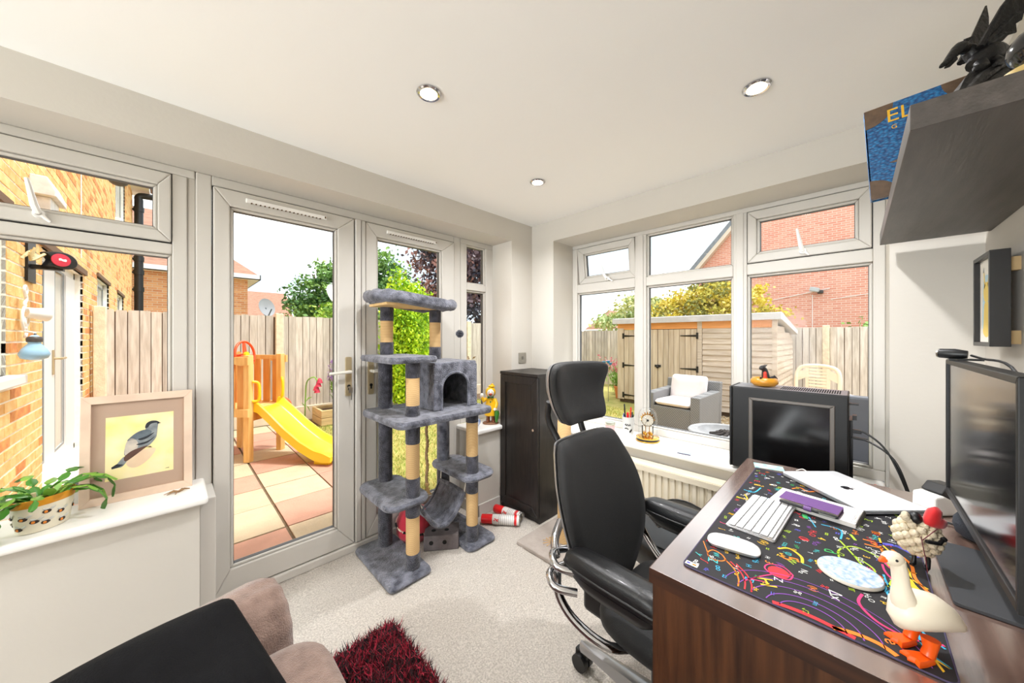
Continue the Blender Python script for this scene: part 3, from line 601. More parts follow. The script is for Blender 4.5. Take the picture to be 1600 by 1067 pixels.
# ---- shed
SX, SY0, SY1 = 7.2, .943, 3.81
shed = thing('garden_shed', 'wooden pent-roof shed with double doors and black strap hinges', 'shed', (SX, SY0, G))
M_SHED = mat('shed_board', (210, 196, 180), .85, col2=(182, 164, 146), vs_=6, stretch=(2, .5, 5), rand=.10, bump=.3, bs=26)
M_SHEDV = mat('shed_door_board', (208, 192, 172), .85, col2=(184, 164, 142), vs_=6, stretch=(3, 3, .35), rand=.08, bump=.3, bs=26)
M_SHEDO = mat('shed_orange', (222, 154, 92), .8, var=.10, vs_=6, stretch=(1, .5, 5))
obj('body', MB().box(SX + .02, 9.22, SY0 + .02, SY1 - .02, -.08, 1.36), M_SHED, shed)
obj('bearer', MB().box(SX + .03, 9.2, SY0 + .03, SY1 - .03, G, -.06), mat('bearer', (96, 78, 62), .9), shed)
nb = 15; h = 1.56 / nb
for k in range(nb):
    z = -.07 + k * h
    obj('cladding_board', MB().prism([(-.030, 0), (-.006, h + .006), (.01, h + .006), (.01, 0)], 0, 1.12, 'y'), M_SHED, shed, loc=(0, 0, z - G))
    zl = 1.60 - .0
    obj('cladding_board', MB().prism([(-.016, 0), (-.004, h + .006), (.01, h + .006), (.01, 0)], 0, 2.02 if z < 1.25 else 2.02 * (1.62 - z - h) / .3, 'x', M=Matrix.Identity(4)), M_SHED, shed, loc=(.03, 0, z - G)) if z < 1.5 else None
obj('corner_post', MB().box(SX - .03, SX + .04, SY0 - .02, SY0 + .05, -.08, 1.6), M_SHED, shed); obj('corner_post', MB().box(SX - .03, SX + .03, 2.07, 2.15, -.08, 1.6), M_SHED, shed); obj('corner_post', MB().box(SX - .03, SX + .03, 3.66, SY1, -.08, 1.5), M_SHEDV, shed)
obj('top_board', MB().box(SX - .02, SX + .02, SY0, SY1, 1.47, 1.62), M_SHEDO, shed)
for nm, a, c in (('door', 2.16, 2.90), ('door', 2.91, 3.65)):
    d = obj(nm, MB().box(SX - .005, SX + .01, a, c, -.06, 1.46), M_SHEDV, shed); m_ = 7; wd = (c - a) / m_
    for k in range(m_): obj('door_board', MB().box(SX - .028, SX - .004, a + k * wd + .003, a + (k + 1) * wd - .003, -.06, 1.46), M_SHEDV, d)
    left = a > 2.5
    for z in ((.02, .68, 1.33) if left else (.68, 1.33)):
        y0, y1 = (3.38, 3.68) if left else (2.14, 2.46)
        mb = MB(); mb.prism([(y0, z - (.008 if left else .022)), (y1, z - (.022 if left else .008)), (y1, z + (.022 if left else .008)), (y0, z + (.008 if left else .022))], SX - .038, SX - .028, 'x'); yy_ = 3.67 if left else 2.15; mb.box(SX - .04, SX - .028, yy_ - .02, yy_ + .02, z - .06, z + .06); obj('strap_hinge', mb, M_BLACK, d)
mb = MB(); mb.box(SX - .05, SX - .03, 2.84, 2.96, .68, .73).ell((SX - .06, 2.9, .69), (.03, .03, .035)); obj('latch', mb, M_BLACK, shed)
mb = MB(); mb.prism([(SX - .12, 1.60), (SX - .12, 1.71), (SX, 1.725), (9.42, 1.44), (9.42, 1.36), (SX, 1.60)], SY0 - .08, SY1 + .08, 'y'); obj('roof', mb, mat('felt_grey', (196, 194, 196), .8, var=.10, vs_=8), shed)

# ---- rattan garden seats
M_RAT = bpy.data.materials.new('grey_rattan'); M_RAT.use_nodes = True
def rattan(m, c1, c2, sc=150):
    t = m.node_tree; n = t.nodes; p = n['Principled BSDF']; l = t.links.new; tc = n.new('ShaderNodeTexCoord')
    w1 = n.new('ShaderNodeTexWave'); w1.bands_direction = 'Z'; w1.inputs['Scale'].default_value = sc / 6; w1.inputs['Distortion'].default_value = 1; w2 = n.new('ShaderNodeTexWave'); w2.bands_direction = 'DIAGONAL'; w2.inputs['Scale'].default_value = sc / 9
    mu = n.new('ShaderNodeMath'); mu.operation = 'MULTIPLY'; l(tc.outputs['Object'], w1.inputs['Vector']); l(tc.outputs['Object'], w2.inputs['Vector']); l(w1.outputs['Fac'], mu.inputs[0]); l(w2.outputs['Fac'], mu.inputs[1])
    cr = n.new('ShaderNodeValToRGB'); cr.color_ramp.elements[0].color = srgb(c1); cr.color_ramp.elements[1].color = srgb(c2); l(mu.outputs[0], cr.inputs[0]); l(cr.outputs[0], p.inputs['Base Color'])
    b = n.new('ShaderNodeBump'); b.inputs['Strength'].default_value = .6; b.inputs['Distance'].default_value = .005; l(mu.outputs[0], b.inputs['Height']); l(b.outputs[0], p.inputs['Normal']); p.inputs['Roughness'].default_value = .6
rattan(M_RAT, (104, 104, 106), (168, 168, 168))
M_CUSH = mat('pale_cushion', (232, 222, 220), .9, var=.03, vs_=5, bump=.2, bs=30, sheen=.2)
def puff(w, h, t, f, n=7):
    """square cushion, seams at the edge"""
    o = rrect(w, h, min(w, h) * .12, 4); return MB().pad(o, [(.3, -t), (.75, -t * .92), (.93, -t * .6), (1, 0), (.93, t * .6), (.75, t * .92), (.3, t)], f, (0, 0))
def rattan_chair(label, loc, rz):
    t = thing('rattan_armchair', label, 'garden chair', loc, rz, group='grey rattan garden seats')
    local('base', MB().box(-.30, .30, -.36, .36, .03, .36), M_RAT, t, bevel=.015)
    for s in (-1, 1): local('arm', MB().box(-.33 if s < 0 else .30, -.30 + .0 if s < 0 else .43, -.38, .38, 0, .6) if False else MB().prism([(-.38, 0), (.38, 0), (.38, .60), (-.36, .56)], s * .43 if s > 0 else -.43, s * .29, 'x'), M_RAT, t, bevel=.015)
    local('back', MB().prism([(.26, 0), (.40, 0), (.46, .74), (.36, .74)], -.43, .43, 'x'), M_RAT, t, bevel=.015)
    local('seat_cushion', puff(.57, .62, .055, lambda a, c, q: (a, c - .06, .42 + q)), M_CUSH, t, smooth=50)
    mb = puff(.58, .44, .08, lambda a, c, q: (a, .22 + c * .22 + q, .60 + c)); local('back_cushion', mb, M_CUSH, t, smooth=50)
    return t
ch = rattan_chair('grey rattan armchair with pale pink cushions standing in front of the shed', (5.85, 1.98, G), -PI / 2 - .12)
dup(ch, (5.05, .18, G), -PI / 2 - .8, 'grey rattan armchair mostly hidden behind the black computer case')
# fire pit
t = thing('fire_pit', 'round grey metal fire pit bowl with pierced side, in front of the rattan armchair', 'fire pit', (4.35, 1.02, G))
T = Matrix.Translation((4.35, 1.02, G)); M_PIT = mat('pit_metal', (150, 150, 152), .6, var=.12, vs_=14)
mb = MB(); mb.lathe([(.22, .02), (.27, .14), (.29, .36), (.36, .385), (.37, .40), (.36, .41), (.27, .415), (.25, .38), (.18, .32), (.02, .31)], 40, M=T); obj('bowl', mb, M_PIT, t, smooth=40)
mb = MB()
for k in range(30):
    a = 2 * PI * k / 30
    for z in (.22, .29): mb.cbox((4.35 + .287 * math.cos(a + z), 1.02 + .287 * math.sin(a + z), G + z), (.012, .03, .03), rz=a + z, rx=PI / 4)
obj('pierced_hole', mb, mat('pit_hole', (236, 224, 200), .8), t)
mb = MB(); 
for k in range(8):
    a = k * .8; mb.tube([(4.35 + .15 * math.cos(a), 1.02 + .15 * math.sin(a), G + .36), (4.35 + .05 * math.cos(a + 2), 1.02 + .05 * math.sin(a + 2), G + .405)], .018, 6)
obj('charred_wood', mb, mat('char', (60, 54, 52), .9), t)
mb = MB()
for k in range(3):
    a = 2 * PI * k / 3; mb.tube([(4.35 + .2 * math.cos(a), 1.02 + .2 * math.sin(a), G + .1), (4.35 + .26 * math.cos(a), 1.02 + .26 * math.sin(a), G)], .015, 6)
obj('feet', mb, M_PIT, t)
# cream plastic garden chair
t = thing('plastic_chair', 'cream plastic garden chair with slatted back by the grey fence', 'garden chair', (7.05, .52, G), -PI / 2 - .35)
M_CREAM = mat('cream_plastic', (244, 226, 200), .35)
ho = 1.0
out = [(-.27, .42), (-.285, .75), (-.25, .93), (-.12, .99), (.12, .99), (.25, .93), (.285, .75), (.27, .42)]
mb = MB(); mb.tube(curve([(a, .22 + .1 * (c - .4), c) for a, c in out], 4), .028, 8); local('back_frame', mb, M_CREAM, t, smooth=60)
for k in range(8):
    z = .56 + k * .05; local('back_slat', MB().box(-.12, .12, .225 + .1 * (z - .4), .245 + .1 * (z - .4), z, z + .036), M_CREAM, t, bevel=.006)
for s in (-1, 1): 
    local('back_stile', MB().prism([(s * .12, .45), (s * .15, .45), (s * .16, .96), (s * .12, .96)], .255, .28, 'y'), M_CREAM, t)
    local('back_brace', MB().prism([(s * .15, .80), (s * .26, .74), (s * .27, .88), (s * .15, .93)], .255, .28, 'y'), M_CREAM, t)
local('seat', MB().box(-.26, .26, -.24, .26, .40, .43), M_CREAM, t, bevel=.02)
for sx in (-1, 1):
    for sy in (-1, 1): local('leg', MB().tube([(sx * .24, sy * .22, .41), (sx * .28, sy * .27, 0)], [.035, .025], 8), M_CREAM, t)
    local('armrest', MB().tube(curve([(sx * .26, .22, .56), (sx * .27, 0, .55), (sx * .27, -.2, .54), (sx * .27, -.22, .42)], 4), .02, 8), M_CREAM, t, smooth=60)
# grey dining chair seen through the right-hand pane
t = thing('rattan_dining_chair', 'dark grey high-backed woven garden chair close outside the right window pane', 'garden chair', (3.25, -.05, G), -PI / 2)
M_RAT2 = bpy.data.materials.new('dark_rattan'); M_RAT2.use_nodes = True; rattan(M_RAT2, (70, 72, 78), (120, 122, 130), 130); M_GREYC = mat('grey_cover', (92, 94, 102), .6, var=.06, vs_=4)
local('backrest', MB().prism([(-.27, .40), (-.20, .98), (-.16, 1.03), (.16, 1.03), (.20, .98), (.27, .40)], .20, .27, 'y'), M_GREYC, t, bevel=.02)
local('seat', MB().box(-.28, .28, -.28, .27, .42, .58), M_RAT2, t, bevel=.015); local('skirt', MB().box(-.27, .27, -.26, .26, .04, .43), M_RAT2, t, bevel=.015)
local('trim', MB().box(-.285, .285, -.29, -.27, .56, .585).box(-.285, .285, -.285, -.27, .44, .46), M_WHITE, t)
for s in (-1, 1): local('armrest', MB().box(s * .28 - .03, s * .28 + .03, -.26, .24, .60, .66), M_RAT2, t, bevel=.01)

# ---- play tower with slide
pt = thing('play_tower', 'small wooden play tower with red steering wheel on the patio', 'play tower', (.63, 4.98, G), math.radians(-53))
# local x: slide direction, local y: across (origin: front post seen nearest)
M_PW = mat('play_wood', (240, 200, 132), .7, col2=(222, 172, 100), vs_=7, stretch=(3, 3, .4), rand=.08); M_PW2 = mat('play_wood_orange', (228, 168, 92), .7, col2=(206, 140, 72), vs_=7, stretch=(3, 3, .4), rand=.08)
W_, D_ = .46, .58
for x, y, h_ in ((0, 0, 1.24), (0, W_, 1.24), (-D_, 0, 1.24), (-D_, W_, 1.24)): local('post', MB().cbox((x, y, h_ / 2), (.07, .07, h_)), M_PW, pt, bevel=.006)
for k in range(6): local('deck_board', MB().box(-D_ + k * .1, -D_ + k * .1 + .09, -.02, W_ + .02, .585, .61), M_PW, pt)
for s, y in ((0, -.045), (1, W_ + .045)):
    local('rail', MB().prism([(-D_ - .05, 1.13), (-D_ - .05, 1.22), (.05, 1.22), (.05, 1.13), (-.05, 1.12), (-.2, 1.155), (-D_ * .5, 1.16), (-D_ + .1, 1.15)], y - .015, y + .015, 'y'), M_PW, pt)
    local('rail', MB().box(-D_ - .05, .05, y - .015, y + .015, .53, .62), M_PW, pt)
    for k in range(4): local('panel_board', MB().box(-D_ + .05 + k * .135, -D_ + .05 + k * .135 + .09, y + (.02 if s == 0 else -.04), y + (.04 if s == 0 else -.02), .58, 1.17), M_PW2, pt)
local('rail', MB().box(-D_ - .05, -D_ - .02, -.03, W_ + .03, .55, .63), M_PW2, pt)
for k in range(4): local('back_board', MB().prism([(.02 + k * .105, .60), (.02 + k * .105 + .085, .60), (.02 + k * .105 + .085, 1.28 - .04 * (k % 2)), (.02 + k * .105 + .04, 1.31 - .04 * (k % 2)), (.02 + k * .105, 1.27 - .04 * (k % 2))], -D_ + .04, -D_ + .06, 'x'), M_PW2, pt)
local('brace', MB().box(-.02, .02, -.02, W_ + .02, .47, .56), M_PW2, pt)
sw = MB(); WC = Vector((-D_ + .40, .13, 1.24)); ax = Vector((1, .2, .12)).normalized(); e1 = Vector((0, 1, 0)) - ax * ax.y; e1.normalize(); e2 = ax.cross(e1)
rim = [WC + (e1 * math.cos(a) + e2 * math.sin(a)) * .16 for a in np.linspace(0, 2 * PI, 33)[:-1]]
M_ORG = mat('orange_red_plastic', (236, 86, 40), .35); sw.tube(rim, .014, 8, loop=True)
for a in (PI / 2, PI / 2 + 2.09, PI / 2 + 4.19): sw.tube([WC, WC + (e1 * math.cos(a) + e2 * math.sin(a)) * .155], [.03, .02], 8, flat=.5)
sw.tube([WC, WC - ax * .2], .015, 8); s_ = local('steering_wheel', sw, M_ORG, pt, smooth=60)
mb = MB(); mb.tube([WC + ax * .005, WC + ax * .03], .034, 16); h_ = local('hub', mb, mat('yellow_plastic', (250, 206, 30), .35), s_, smooth=40)
for y in (.045, W_ - .045):
    s = 1 if y < .2 else -1; mb = MB(); mb.tube(curve([(.035, y - s * .03, .70), (.075, y + s * .01, .71), (.085, y + s * .015, .80), (.075, y + s * .01, .91), (.035, y - s * .03, .93)], 4), .016, 8); local('grab_handle', mb, MATS['yellow_plastic'], pt, smooth=60)
mb = MB(); mb.tube([(-.1, W_ + .10, .52), (-.1, W_ + .16, .52)], .13, 24); local('side_disc', mb, M_ORG, pt, smooth=40)
# slide: own thing, bolted to the tower front yet lifted off
sl = thing('slide', 'yellow plastic slide leaning on the wooden play tower', 'slide', (.63, 4.98, G), math.radians(-53))
def sprof(s):  # along the slide
    x = .02 + 1.02 * s; z = .60 - .02 * s - .58 * (s ** 1.0) + .10 * math.sin(s * PI * 2) * .55
    z = np.interp(s, [0, .06, .2, .4, .6, .78, .9, 1], [.61, .60, .49, .32, .18, .09, .065, .075]); return x, z
rings = []
for s in np.linspace(0, 1, 30):
    x, z = sprof(s); w0 = .15 + .035 * s; yc = W_ / 2; rh = .085 if s < .9 else .085 - .05 * (s - .9) / .1
    rings.append([(x, yc - w0 - .05, z - .03), (x, yc - w0 - .045, z + rh - .01), (x, yc - w0 - .03, z + rh), (x, yc - w0 - .012, z + rh - .012), (x, yc - w0 + .012, z + .012), (x, yc - w0 + .04, z), (x, yc, z - .008),
                  (x, yc + w0 - .04, z), (x, yc + w0 - .012, z + .012), (x, yc + w0 + .012, z + rh - .012), (x, yc + w0 + .03, z + rh), (x, yc + w0 + .045, z + rh - .01), (x, yc + w0 + .05, z - .03), (x, yc + w0 + .035, z - .03),
                  (x, yc + w0 + .01, z - .02), (x, yc, z - .03), (x, yc - w0 - .01, z - .02), (x, yc - w0 - .035, z - .03)])
mb = MB(); mb.loft(rings); local('chute', mb, mat('slide_yellow', (250, 214, 40), .3), sl, smooth=50)
mb = MB()
for y in (W_ / 2 - .15, W_ / 2 + .15): mb.box(.8, .98, y - .03, y + .03, 0, .06)
local('foot', mb, MATS['slide_yellow'], sl)
# ---- planter, lavender, foxglove
t = thing('planter_box', 'square timber planter box against the back fence holding lavender', 'planter', (1.95, 6.38, G)); M_TIM = mat('timber', (206, 178, 130), .85, var=.15, vs_=8, stretch=(.5, .5, 5), bump=.3)
for k in range(2): 
    z = G + k * .13
    for q in ((1.72, 2.42, 6.12, 6.16), (1.72, 2.42, 6.60, 6.64), (1.72, 1.76, 6.16, 6.60), (2.38, 2.42, 6.16, 6.60)): obj('plank', MB().box(q[0], q[1], q[2], q[3], z, z + .122), M_TIM, t, bevel=.006)
obj('soil', MB().box(1.76, 2.38, 6.16, 6.60, G, G + .2), M_SOIL, t)
def stems(name, label, cat, c, n, h, spread, mg, mf, fl=.07, flz=.75, lw=.006):
    t = thing(name, label, cat, c); a = rng.uniform(0, 2 * PI, n); r0 = rng.uniform(0, spread * .35, n); lean = rng.uniform(.2, 1, n) * spread
    base = np.column_stack([c[0] + r0 * np.cos(a), c[1] + r0 * np.sin(a), np.full(n, c[2])]); hh = h * rng.uniform(.6, 1, n); tip = base + np.column_stack([lean * np.cos(a), lean * np.sin(a), hh])
    mb = MB()
    for p, q in zip(base, tip): mb.tube([p, (p + q) / 2 + np.array([0, 0, .02]), q], [lw, lw * .8, lw * .5], 3, cap=False)
    obj('stem', mb, mg, t, kind='stuff')
    m = n * 14; k = rng.integers(0, n, m); s = rng.uniform(.05, .75, m)[:, None]; P = base[k] * (1 - s) + tip[k] * s + rng.normal(0, .012, (m, 3)); A = rng.normal(0, .010, (m, 3)); B = rng.normal(0, .022, (m, 3)) + [0, 0, .012]
    quads('leaves', P, A, B, [mg], parent=t, kind='stuff')
    if mf is not None:
        m = n * 10; k = rng.integers(0, n, m); s = rng.uniform(.86, 1.04, m)[:, None]; P = base[k] * (1 - s) + tip[k] * s + rng.normal(0, .010, (m, 3)); quads('blossom', P, rng.normal(0, .012, (m, 3)), rng.normal(0, .012, (m, 3)), [mf], parent=t, kind='stuff')
    return t
M_LEAF1 = mat('leaf_fresh', (128, 168, 72), .6, var=.2, vs_=6)
stems('lavender', 'tall lavender with mauve flower spikes growing in the timber planter', 'plant', (2.06, 6.38, G + .19), 46, .86, .17, M_LEAF1, mat('mauve', (178, 136, 206), .7))
t = thing('foxglove', 'single tall stem with a drooping red flower beside the planter', 'flower', (1.60, 6.60, G))
mb = MB(); mb.tube(curve([(1.60, 6.60, G), (1.61, 6.6, .3), (1.63, 6.58, .55), (1.72, 6.53, .62), (1.76, 6.5, .56)], 5), .011, 6); obj('stem', mb, M_LEAF1, t, smooth=60)
mb = MB()
for p in ((1.78, 6.5, .50), (1.75, 6.51, .44), (1.80, 6.5, .56), (1.76, 6.5, .40)): mb.lathe([(.012, .04), (.035, .01), (.045, -.03), (.052, -.045), (.02, -.03)], 10, p)
obj('bloom', mb, mat('bloom_red', (204, 56, 82), .6), t, smooth=60)
mb = MB()
for p, q in (((1.61, 6.6, .2), (1.70, 6.56, .28)), ((1.61, 6.6, .1), (1.54, 6.58, .2)), ((1.62, 6.6, .15), (1.68, 6.6, .02))): mb.tube([p, ((p[0] + q[0]) / 2, p[1], (p[2] + q[2]) / 2 + .02), q], [.005, .035, .004], 6, flat=.2)
obj('leaf', mb, M_LEAF1, t, smooth=60)

# ---- trees and shrubs
def cloud(ells, n, size, clump, mats, wts=None, name='foliage', parent=None, flat=.6, up=0.0, cf_=2.6):
    """leaf quads gathered in clumps on and inside the given ellipsoids (cx,cy,cz,rx,ry,rz)"""
    E_ = np.array(ells); vol = E_[:, 3] * E_[:, 4] * E_[:, 5]; vol = vol ** .8; vol /= vol.sum()
    nc = max(20, n // clump); k = rng.choice(len(E_), nc, p=vol); d = rng.normal(0, 1, (nc, 3)); d /= np.linalg.norm(d, axis=1)[:, None]
    cc = E_[k, :3] + d * E_[k, 3:] * (rng.uniform(.35, 1, nc) ** .45)[:, None]; cs = rng.uniform(.5, 1.3, nc) * size * cf_
    j = rng.integers(0, nc, n); P = cc[j] + rng.normal(0, 1, (n, 3)) * cs[j][:, None] * [1, 1, flat]
    A = rng.normal(0, 1, (n, 3)); A /= np.linalg.norm(A, axis=1)[:, None]; B = rng.normal(0, 1, (n, 3)) + [0, 0, up]; B -= A * (A * B).sum(1)[:, None]; B /= np.linalg.norm(B, axis=1)[:, None]
    s = (rng.uniform(.6, 1.2, n) * size)[:, None]
    mi = rng.choice(len(mats), nc, p=wts)[j]
    return quads(name, P, A * s * .6, B * s, mats, mi, parent=parent, kind='stuff')
def trunk(t, p, h, r, col=(104, 84, 66), branches=5, spread=1.0):
    mb = MB(); x, y, z = p; mb.tube(curve([(x, y, z), (x + .1 * r, y, z + h * .4), (x, y + .1 * r, z + h)], 4), [r * (1 - .05 * i) for i in range(9)], 9)
    for k in range(branches):
        a = k * 2.4; mb.tube(curve([(x, y, z + h * (.55 + .08 * k)), (x + .4 * spread * math.cos(a), y + .4 * spread * math.sin(a), z + h * (.8 + .06 * k)), (x + spread * math.cos(a), y + spread * math.sin(a), z + h * (1.1 + .08 * k))], 4), [r * .45 * (1 - .09 * i) for i in range(9)], 7)
    obj('trunk', mb, mat('bark%d' % col[0], col, .9, var=.25, vs_=12, bump=.6, bs=30), t, smooth=60)
GL = [mat('oak_a', (112, 152, 78), .6), mat('oak_b', (82, 124, 66), .6), mat('oak_c', (142, 180, 92), .6)]
t = thing('broadleaf_tree', 'large green leafy tree rising behind the back fence', 'tree', (5.8, 17.3, G)); trunk(t, (5.8, 17.3, G), 3.0, .22, spread=1.4)
cloud([(5.2, 16.8, 3.1, 1.5, 1.5, 1.4), (6.2, 17.0, 3.9, 1.6, 1.5, 1.3), (7.2, 16.2, 3.6, 1.4, 1.4, 1.5), (4.7, 17.4, 2.2, 1.2, 1.2, 1.2), (7.0, 16.5, 4.7, 1.1, 1.0, .9), (5.8, 16.0, 2.0, 1.4, 1.4, 1.0)], 19000, .095, 60, GL, [.4, .35, .25], parent=t)
t = thing('shrub', 'bright light green bush at the foot of the green tree behind the fence', 'bush', (5.0, 14.6, G)); trunk(t, (5.0, 14.6, G), 1.2, .06, spread=.4); cloud([(5.0, 14.6, 2.0, .9, .8, .8), (4.6, 14.5, 1.5, .7, .6, .6), (5.3, 14.4, 2.7, .5, .5, .5)], 3600, .1, 40, [mat('lime_a', (172, 204, 82), .6), GL[2]], [.6, .4], parent=t)
PL = [mat('plum_a', (96, 78, 86), .6), mat('plum_b', (72, 72, 86), .6), mat('plum_c', (164, 120, 112), .6)]
t = thing('purple_leaf_tree', 'dark purple-leaved tree behind the fence, right of the conifer', 'tree', (7.0, 10.2, G)); trunk(t, (7.0, 10.2, G), 2.2, .14, (70, 58, 54))
cloud([(6.6, 10.0, 3.6, 1.0, 1.0, 1.0), (7.4, 9.7, 3.0, 1.1, 1.0, 1.1), (7.2, 10.0, 4.4, 1.2, 1.2, .9), (8.0, 9.4, 3.8, 1.0, 1.0, 1.2), (7.6, 9.6, 2.2, .9, .8, .7), (8.6, 9.2, 2.6, .9, .8, 1.0)], 11000, .085, 50, PL, [.45, .35, .2], parent=t)
CG = [mat('conifer_a', (176, 212, 24), .7), mat('conifer_b', (136, 184, 20), .7), mat('conifer_c', (208, 236, 50), .7)]
t = thing('golden_conifer', 'bright yellow-green conifer growing in front of the back fence', 'conifer', (3.32, 6.18, G)); trunk(t, (3.32, 6.18, G), 1.6, .05, (150, 96, 66), 3, .2)
cloud([(3.32, 6.18, .42, .42, .36, .45), (3.3, 6.18, .95, .46, .40, .5), (3.3, 6.18, 1.4, .42, .36, .45), (3.24, 6.18, 1.80, .32, .28, .38), (3.14, 6.18, 2.12, .20, .18, .30), (3.34, 6.1, 2.02, .16, .16, .28), (3.10, 6.2, 2.36, .07, .07, .18), (3.66, 6.1, 1.55, .22, .18, .34)], 20000, .038, 40, CG, [.4, .3, .3], parent=t, flat=1.3, up=1.6)
t = thing('dry_bush', 'bare brown twiggy shrub right of the bright conifer', 'bush', (4.1, 6.2, G)); cloud([(4.15, 6.15, .65, .32, .3, .6)], 1800, .045, 30, [mat('twig_brown', (150, 124, 100), .9), mat('twig_dark', (96, 78, 66), .9)], [.6, .4], parent=t); mb = MB()
for k in range(14): a = k * 2.4; mb.tube([(4.15, 6.15, G), (4.15 + .15 * math.cos(a), 6.15 + .12 * math.sin(a), .5), (4.15 + .3 * math.cos(a), 6.15 + .25 * math.sin(a), 1.1)], [.012, .008, .003], 4)
obj('branch', mb, MATS['twig_brown'], t, kind='stuff')
YG = [mat('gold_a', (220, 200, 70), .7), mat('gold_b', (190, 182, 76), .7), mat('gold_c', (236, 220, 120), .7), mat('gold_d', (138, 140, 70), .7)]
t = thing('golden_hedge', 'spreading golden-yellow bush growing over the fence behind the shed', 'bush', (11.4, 3, G)); trunk(t, (11.4, 3.4, G), 1.4, .08, spread=1)
cloud([(11.4, 4.0, 1.9, .9, .8, .8), (11.4, 3.0, 2.1, .9, .9, .95), (11.5, 2.1, 2.0, .7, .7, .8), (11.3, 4.8, 1.5, .7, .6, .6), (11.6, 2.7, 2.5, .6, .6, .45)], 16000, .058, 40, YG, [.35, .25, .25, .15], parent=t, up=.6)
t = thing('pale_tree', 'pale sparse green tree far behind the grey fence, left of the golden bush', 'tree', (17.5, 8.2, G)); trunk(t, (17.5, 8.2, G), 2.0, .1, spread=.9); cloud([(17.5, 8.2, 2.4, 1.4, 1.2, 1.0), (17.3, 9.4, 1.9, 1.0, 1.0, .8), (17.5, 7.4, 2.3, 1.0, 1.0, 1.2)], 3800, .12, 40, [mat('sage_a', (176, 194, 132), .7), mat('sage_b', (206, 206, 140), .7)], [.6, .4], parent=t)
t = thing('shrub', 'light green shrub behind the grey fence at the right window edge', 'bush', (12.6, -.9, G)); trunk(t, (12.6, -.9, G), 1.0, .05, spread=.4); cloud([(12.6, -1.0, 1.5, .6, .6, .55), (12.6, -.6, 1.3, .5, .5, .4), (12.6, -1.4, 1.7, .5, .5, .5)], 2600, .075, 40, [GL[2], mat('lime_a', (172, 204, 82), .6)], [.5, .5], parent=t)
stems('rose_bush', 'green flowering bush with pink blooms in front of the grey fence', 'bush', (8.3, 4.3, G), 50, .95, .45, M_LEAF1, mat('pink_bloom', (226, 128, 150), .6))
stems('potted_plant', 'small leafy plant in an orange pot left of the shed', 'plant', (7.6, 3.98, G + .25), 26, .36, .22, M_LEAF1, None)
o = obj('plant_pot', MB().lathe([(.09, 0), (.13, .25), (.14, .26), (.14, .29), (.12, .29), (.11, .24), (.02, .23)], 20, (7.6, 3.98, G)), mat('terracotta', (208, 128, 80), .8), smooth=40, label='terracotta flowerpot standing left of the shed', cat='plant pot')
t = thing('solar_flower', 'blue glass flower ornament on a stick beside the shed', 'garden ornament', (7.0, 3.95, G))
mb = MB(); mb.tube([(7.0, 3.95, G), (7.0, 3.95, .72)], .008, 6); mb.tube([(7.0, 3.95, .6), (7.0, 4.05, .70)], .006, 6); obj('stick', mb, M_STEEL, t)
mb = MB()
for p in ((7.0, 3.95, .74), (7.0, 4.06, .72), (7.0, 3.90, .70)): mb.lathe([(.01, -.03), (.035, 0), (.05, .03), (.03, .02)], 10, p)
obj('bloom', mb, mat('blue_bloom', (58, 140, 196), .3), t, smooth=50)
# ================================================================= furniture: cat tree
def plushmat(name, c, c2, vs_=14): return mat(name, c, .95, col2=c2, vs_=vs_, detail=6, bump=.9, bs=140, sheen=.35, spec=.1)
M_PLUSH = plushmat('grey_plush', (62, 64, 74), (128, 130, 142), 22)
M_PLUSHD = plushmat('dark_plush', (42, 42, 48), (86, 86, 96), 24)
M_SISAL = bpy.data.materials.new('sisal'); M_SISAL.use_nodes = True
def sisal(m):
    t = m.node_tree; n = t.nodes; p = n['Principled BSDF']; l = t.links.new; tc = n.new('ShaderNodeTexCoord'); w1 = n.new('ShaderNodeTexWave'); w1.bands_direction = 'Z'; w1.inputs['Scale'].default_value = 62; w1.inputs['Distortion'].default_value = .6; w1.inputs['Detail'].default_value = 2
    l(tc.outputs['Object'], w1.inputs['Vector']); cr = n.new('ShaderNodeValToRGB'); cr.color_ramp.elements[0].color = srgb((196, 152, 96)); cr.color_ramp.elements[1].color = srgb((236, 202, 148)); l(w1.outputs['Fac'], cr.inputs[0]); l(cr.outputs[0], p.inputs['Base Color'])
    b = n.new('ShaderNodeBump'); b.inputs['Strength'].default_value = .7; b.inputs['Distance'].default_value = .003; l(w1.outputs['Fac'], b.inputs['Height']); l(b.outputs[0], p.inputs['Normal']); p.inputs['Roughness'].default_value = .9
sisal(M_SISAL)
ct = thing('cat_tree', 'tall grey plush cat tree with sisal posts in front of the french doors', 'cat tree', (1.1, 1.85, 0))
def slab(name, x0, x1, y0, y1, z, th=.032, r=.05, m=M_PLUSH):
    w_, h_ = x1 - x0, y1 - y0; o = rrect(w_, h_, r, 6, (x0 + x1) / 2, (y0 + y1) / 2); e = th * .45
    mb = MB().pad(o, [(.5, z - th), (1 - .6 * e / w_, z - th), (1, z - th + e), (1, z - e), (1 - .6 * e / w_, z), (.5, z)], lambda a, c, q: (a, c, q)); return obj(name, mb, m, ct, smooth=60)
def post(name, x, y, z0, z1, m, r=.039):
    mb = MB().lathe([(r * .97, z0), (r, z0 + .004), (r, z1 - .004), (r * .97, z1)], 22, (x, y, 0)); return obj(name, mb, m, ct, smooth=50)
def segs(x, y, zs):
    for i in range(len(zs) - 1): 
        s = i % 2 == 1; post('sisal_wrap' if s else 'plush_sleeve', x, y, zs[i], zs[i + 1], M_SISAL if s else M_PLUSHD, .037 if s else .0395)
slab('base', .775, 1.02, 1.64, 2.13, .032, r=.03); slab('base', 1.262, 1.48, 1.62, 2.09, .032, r=.04)
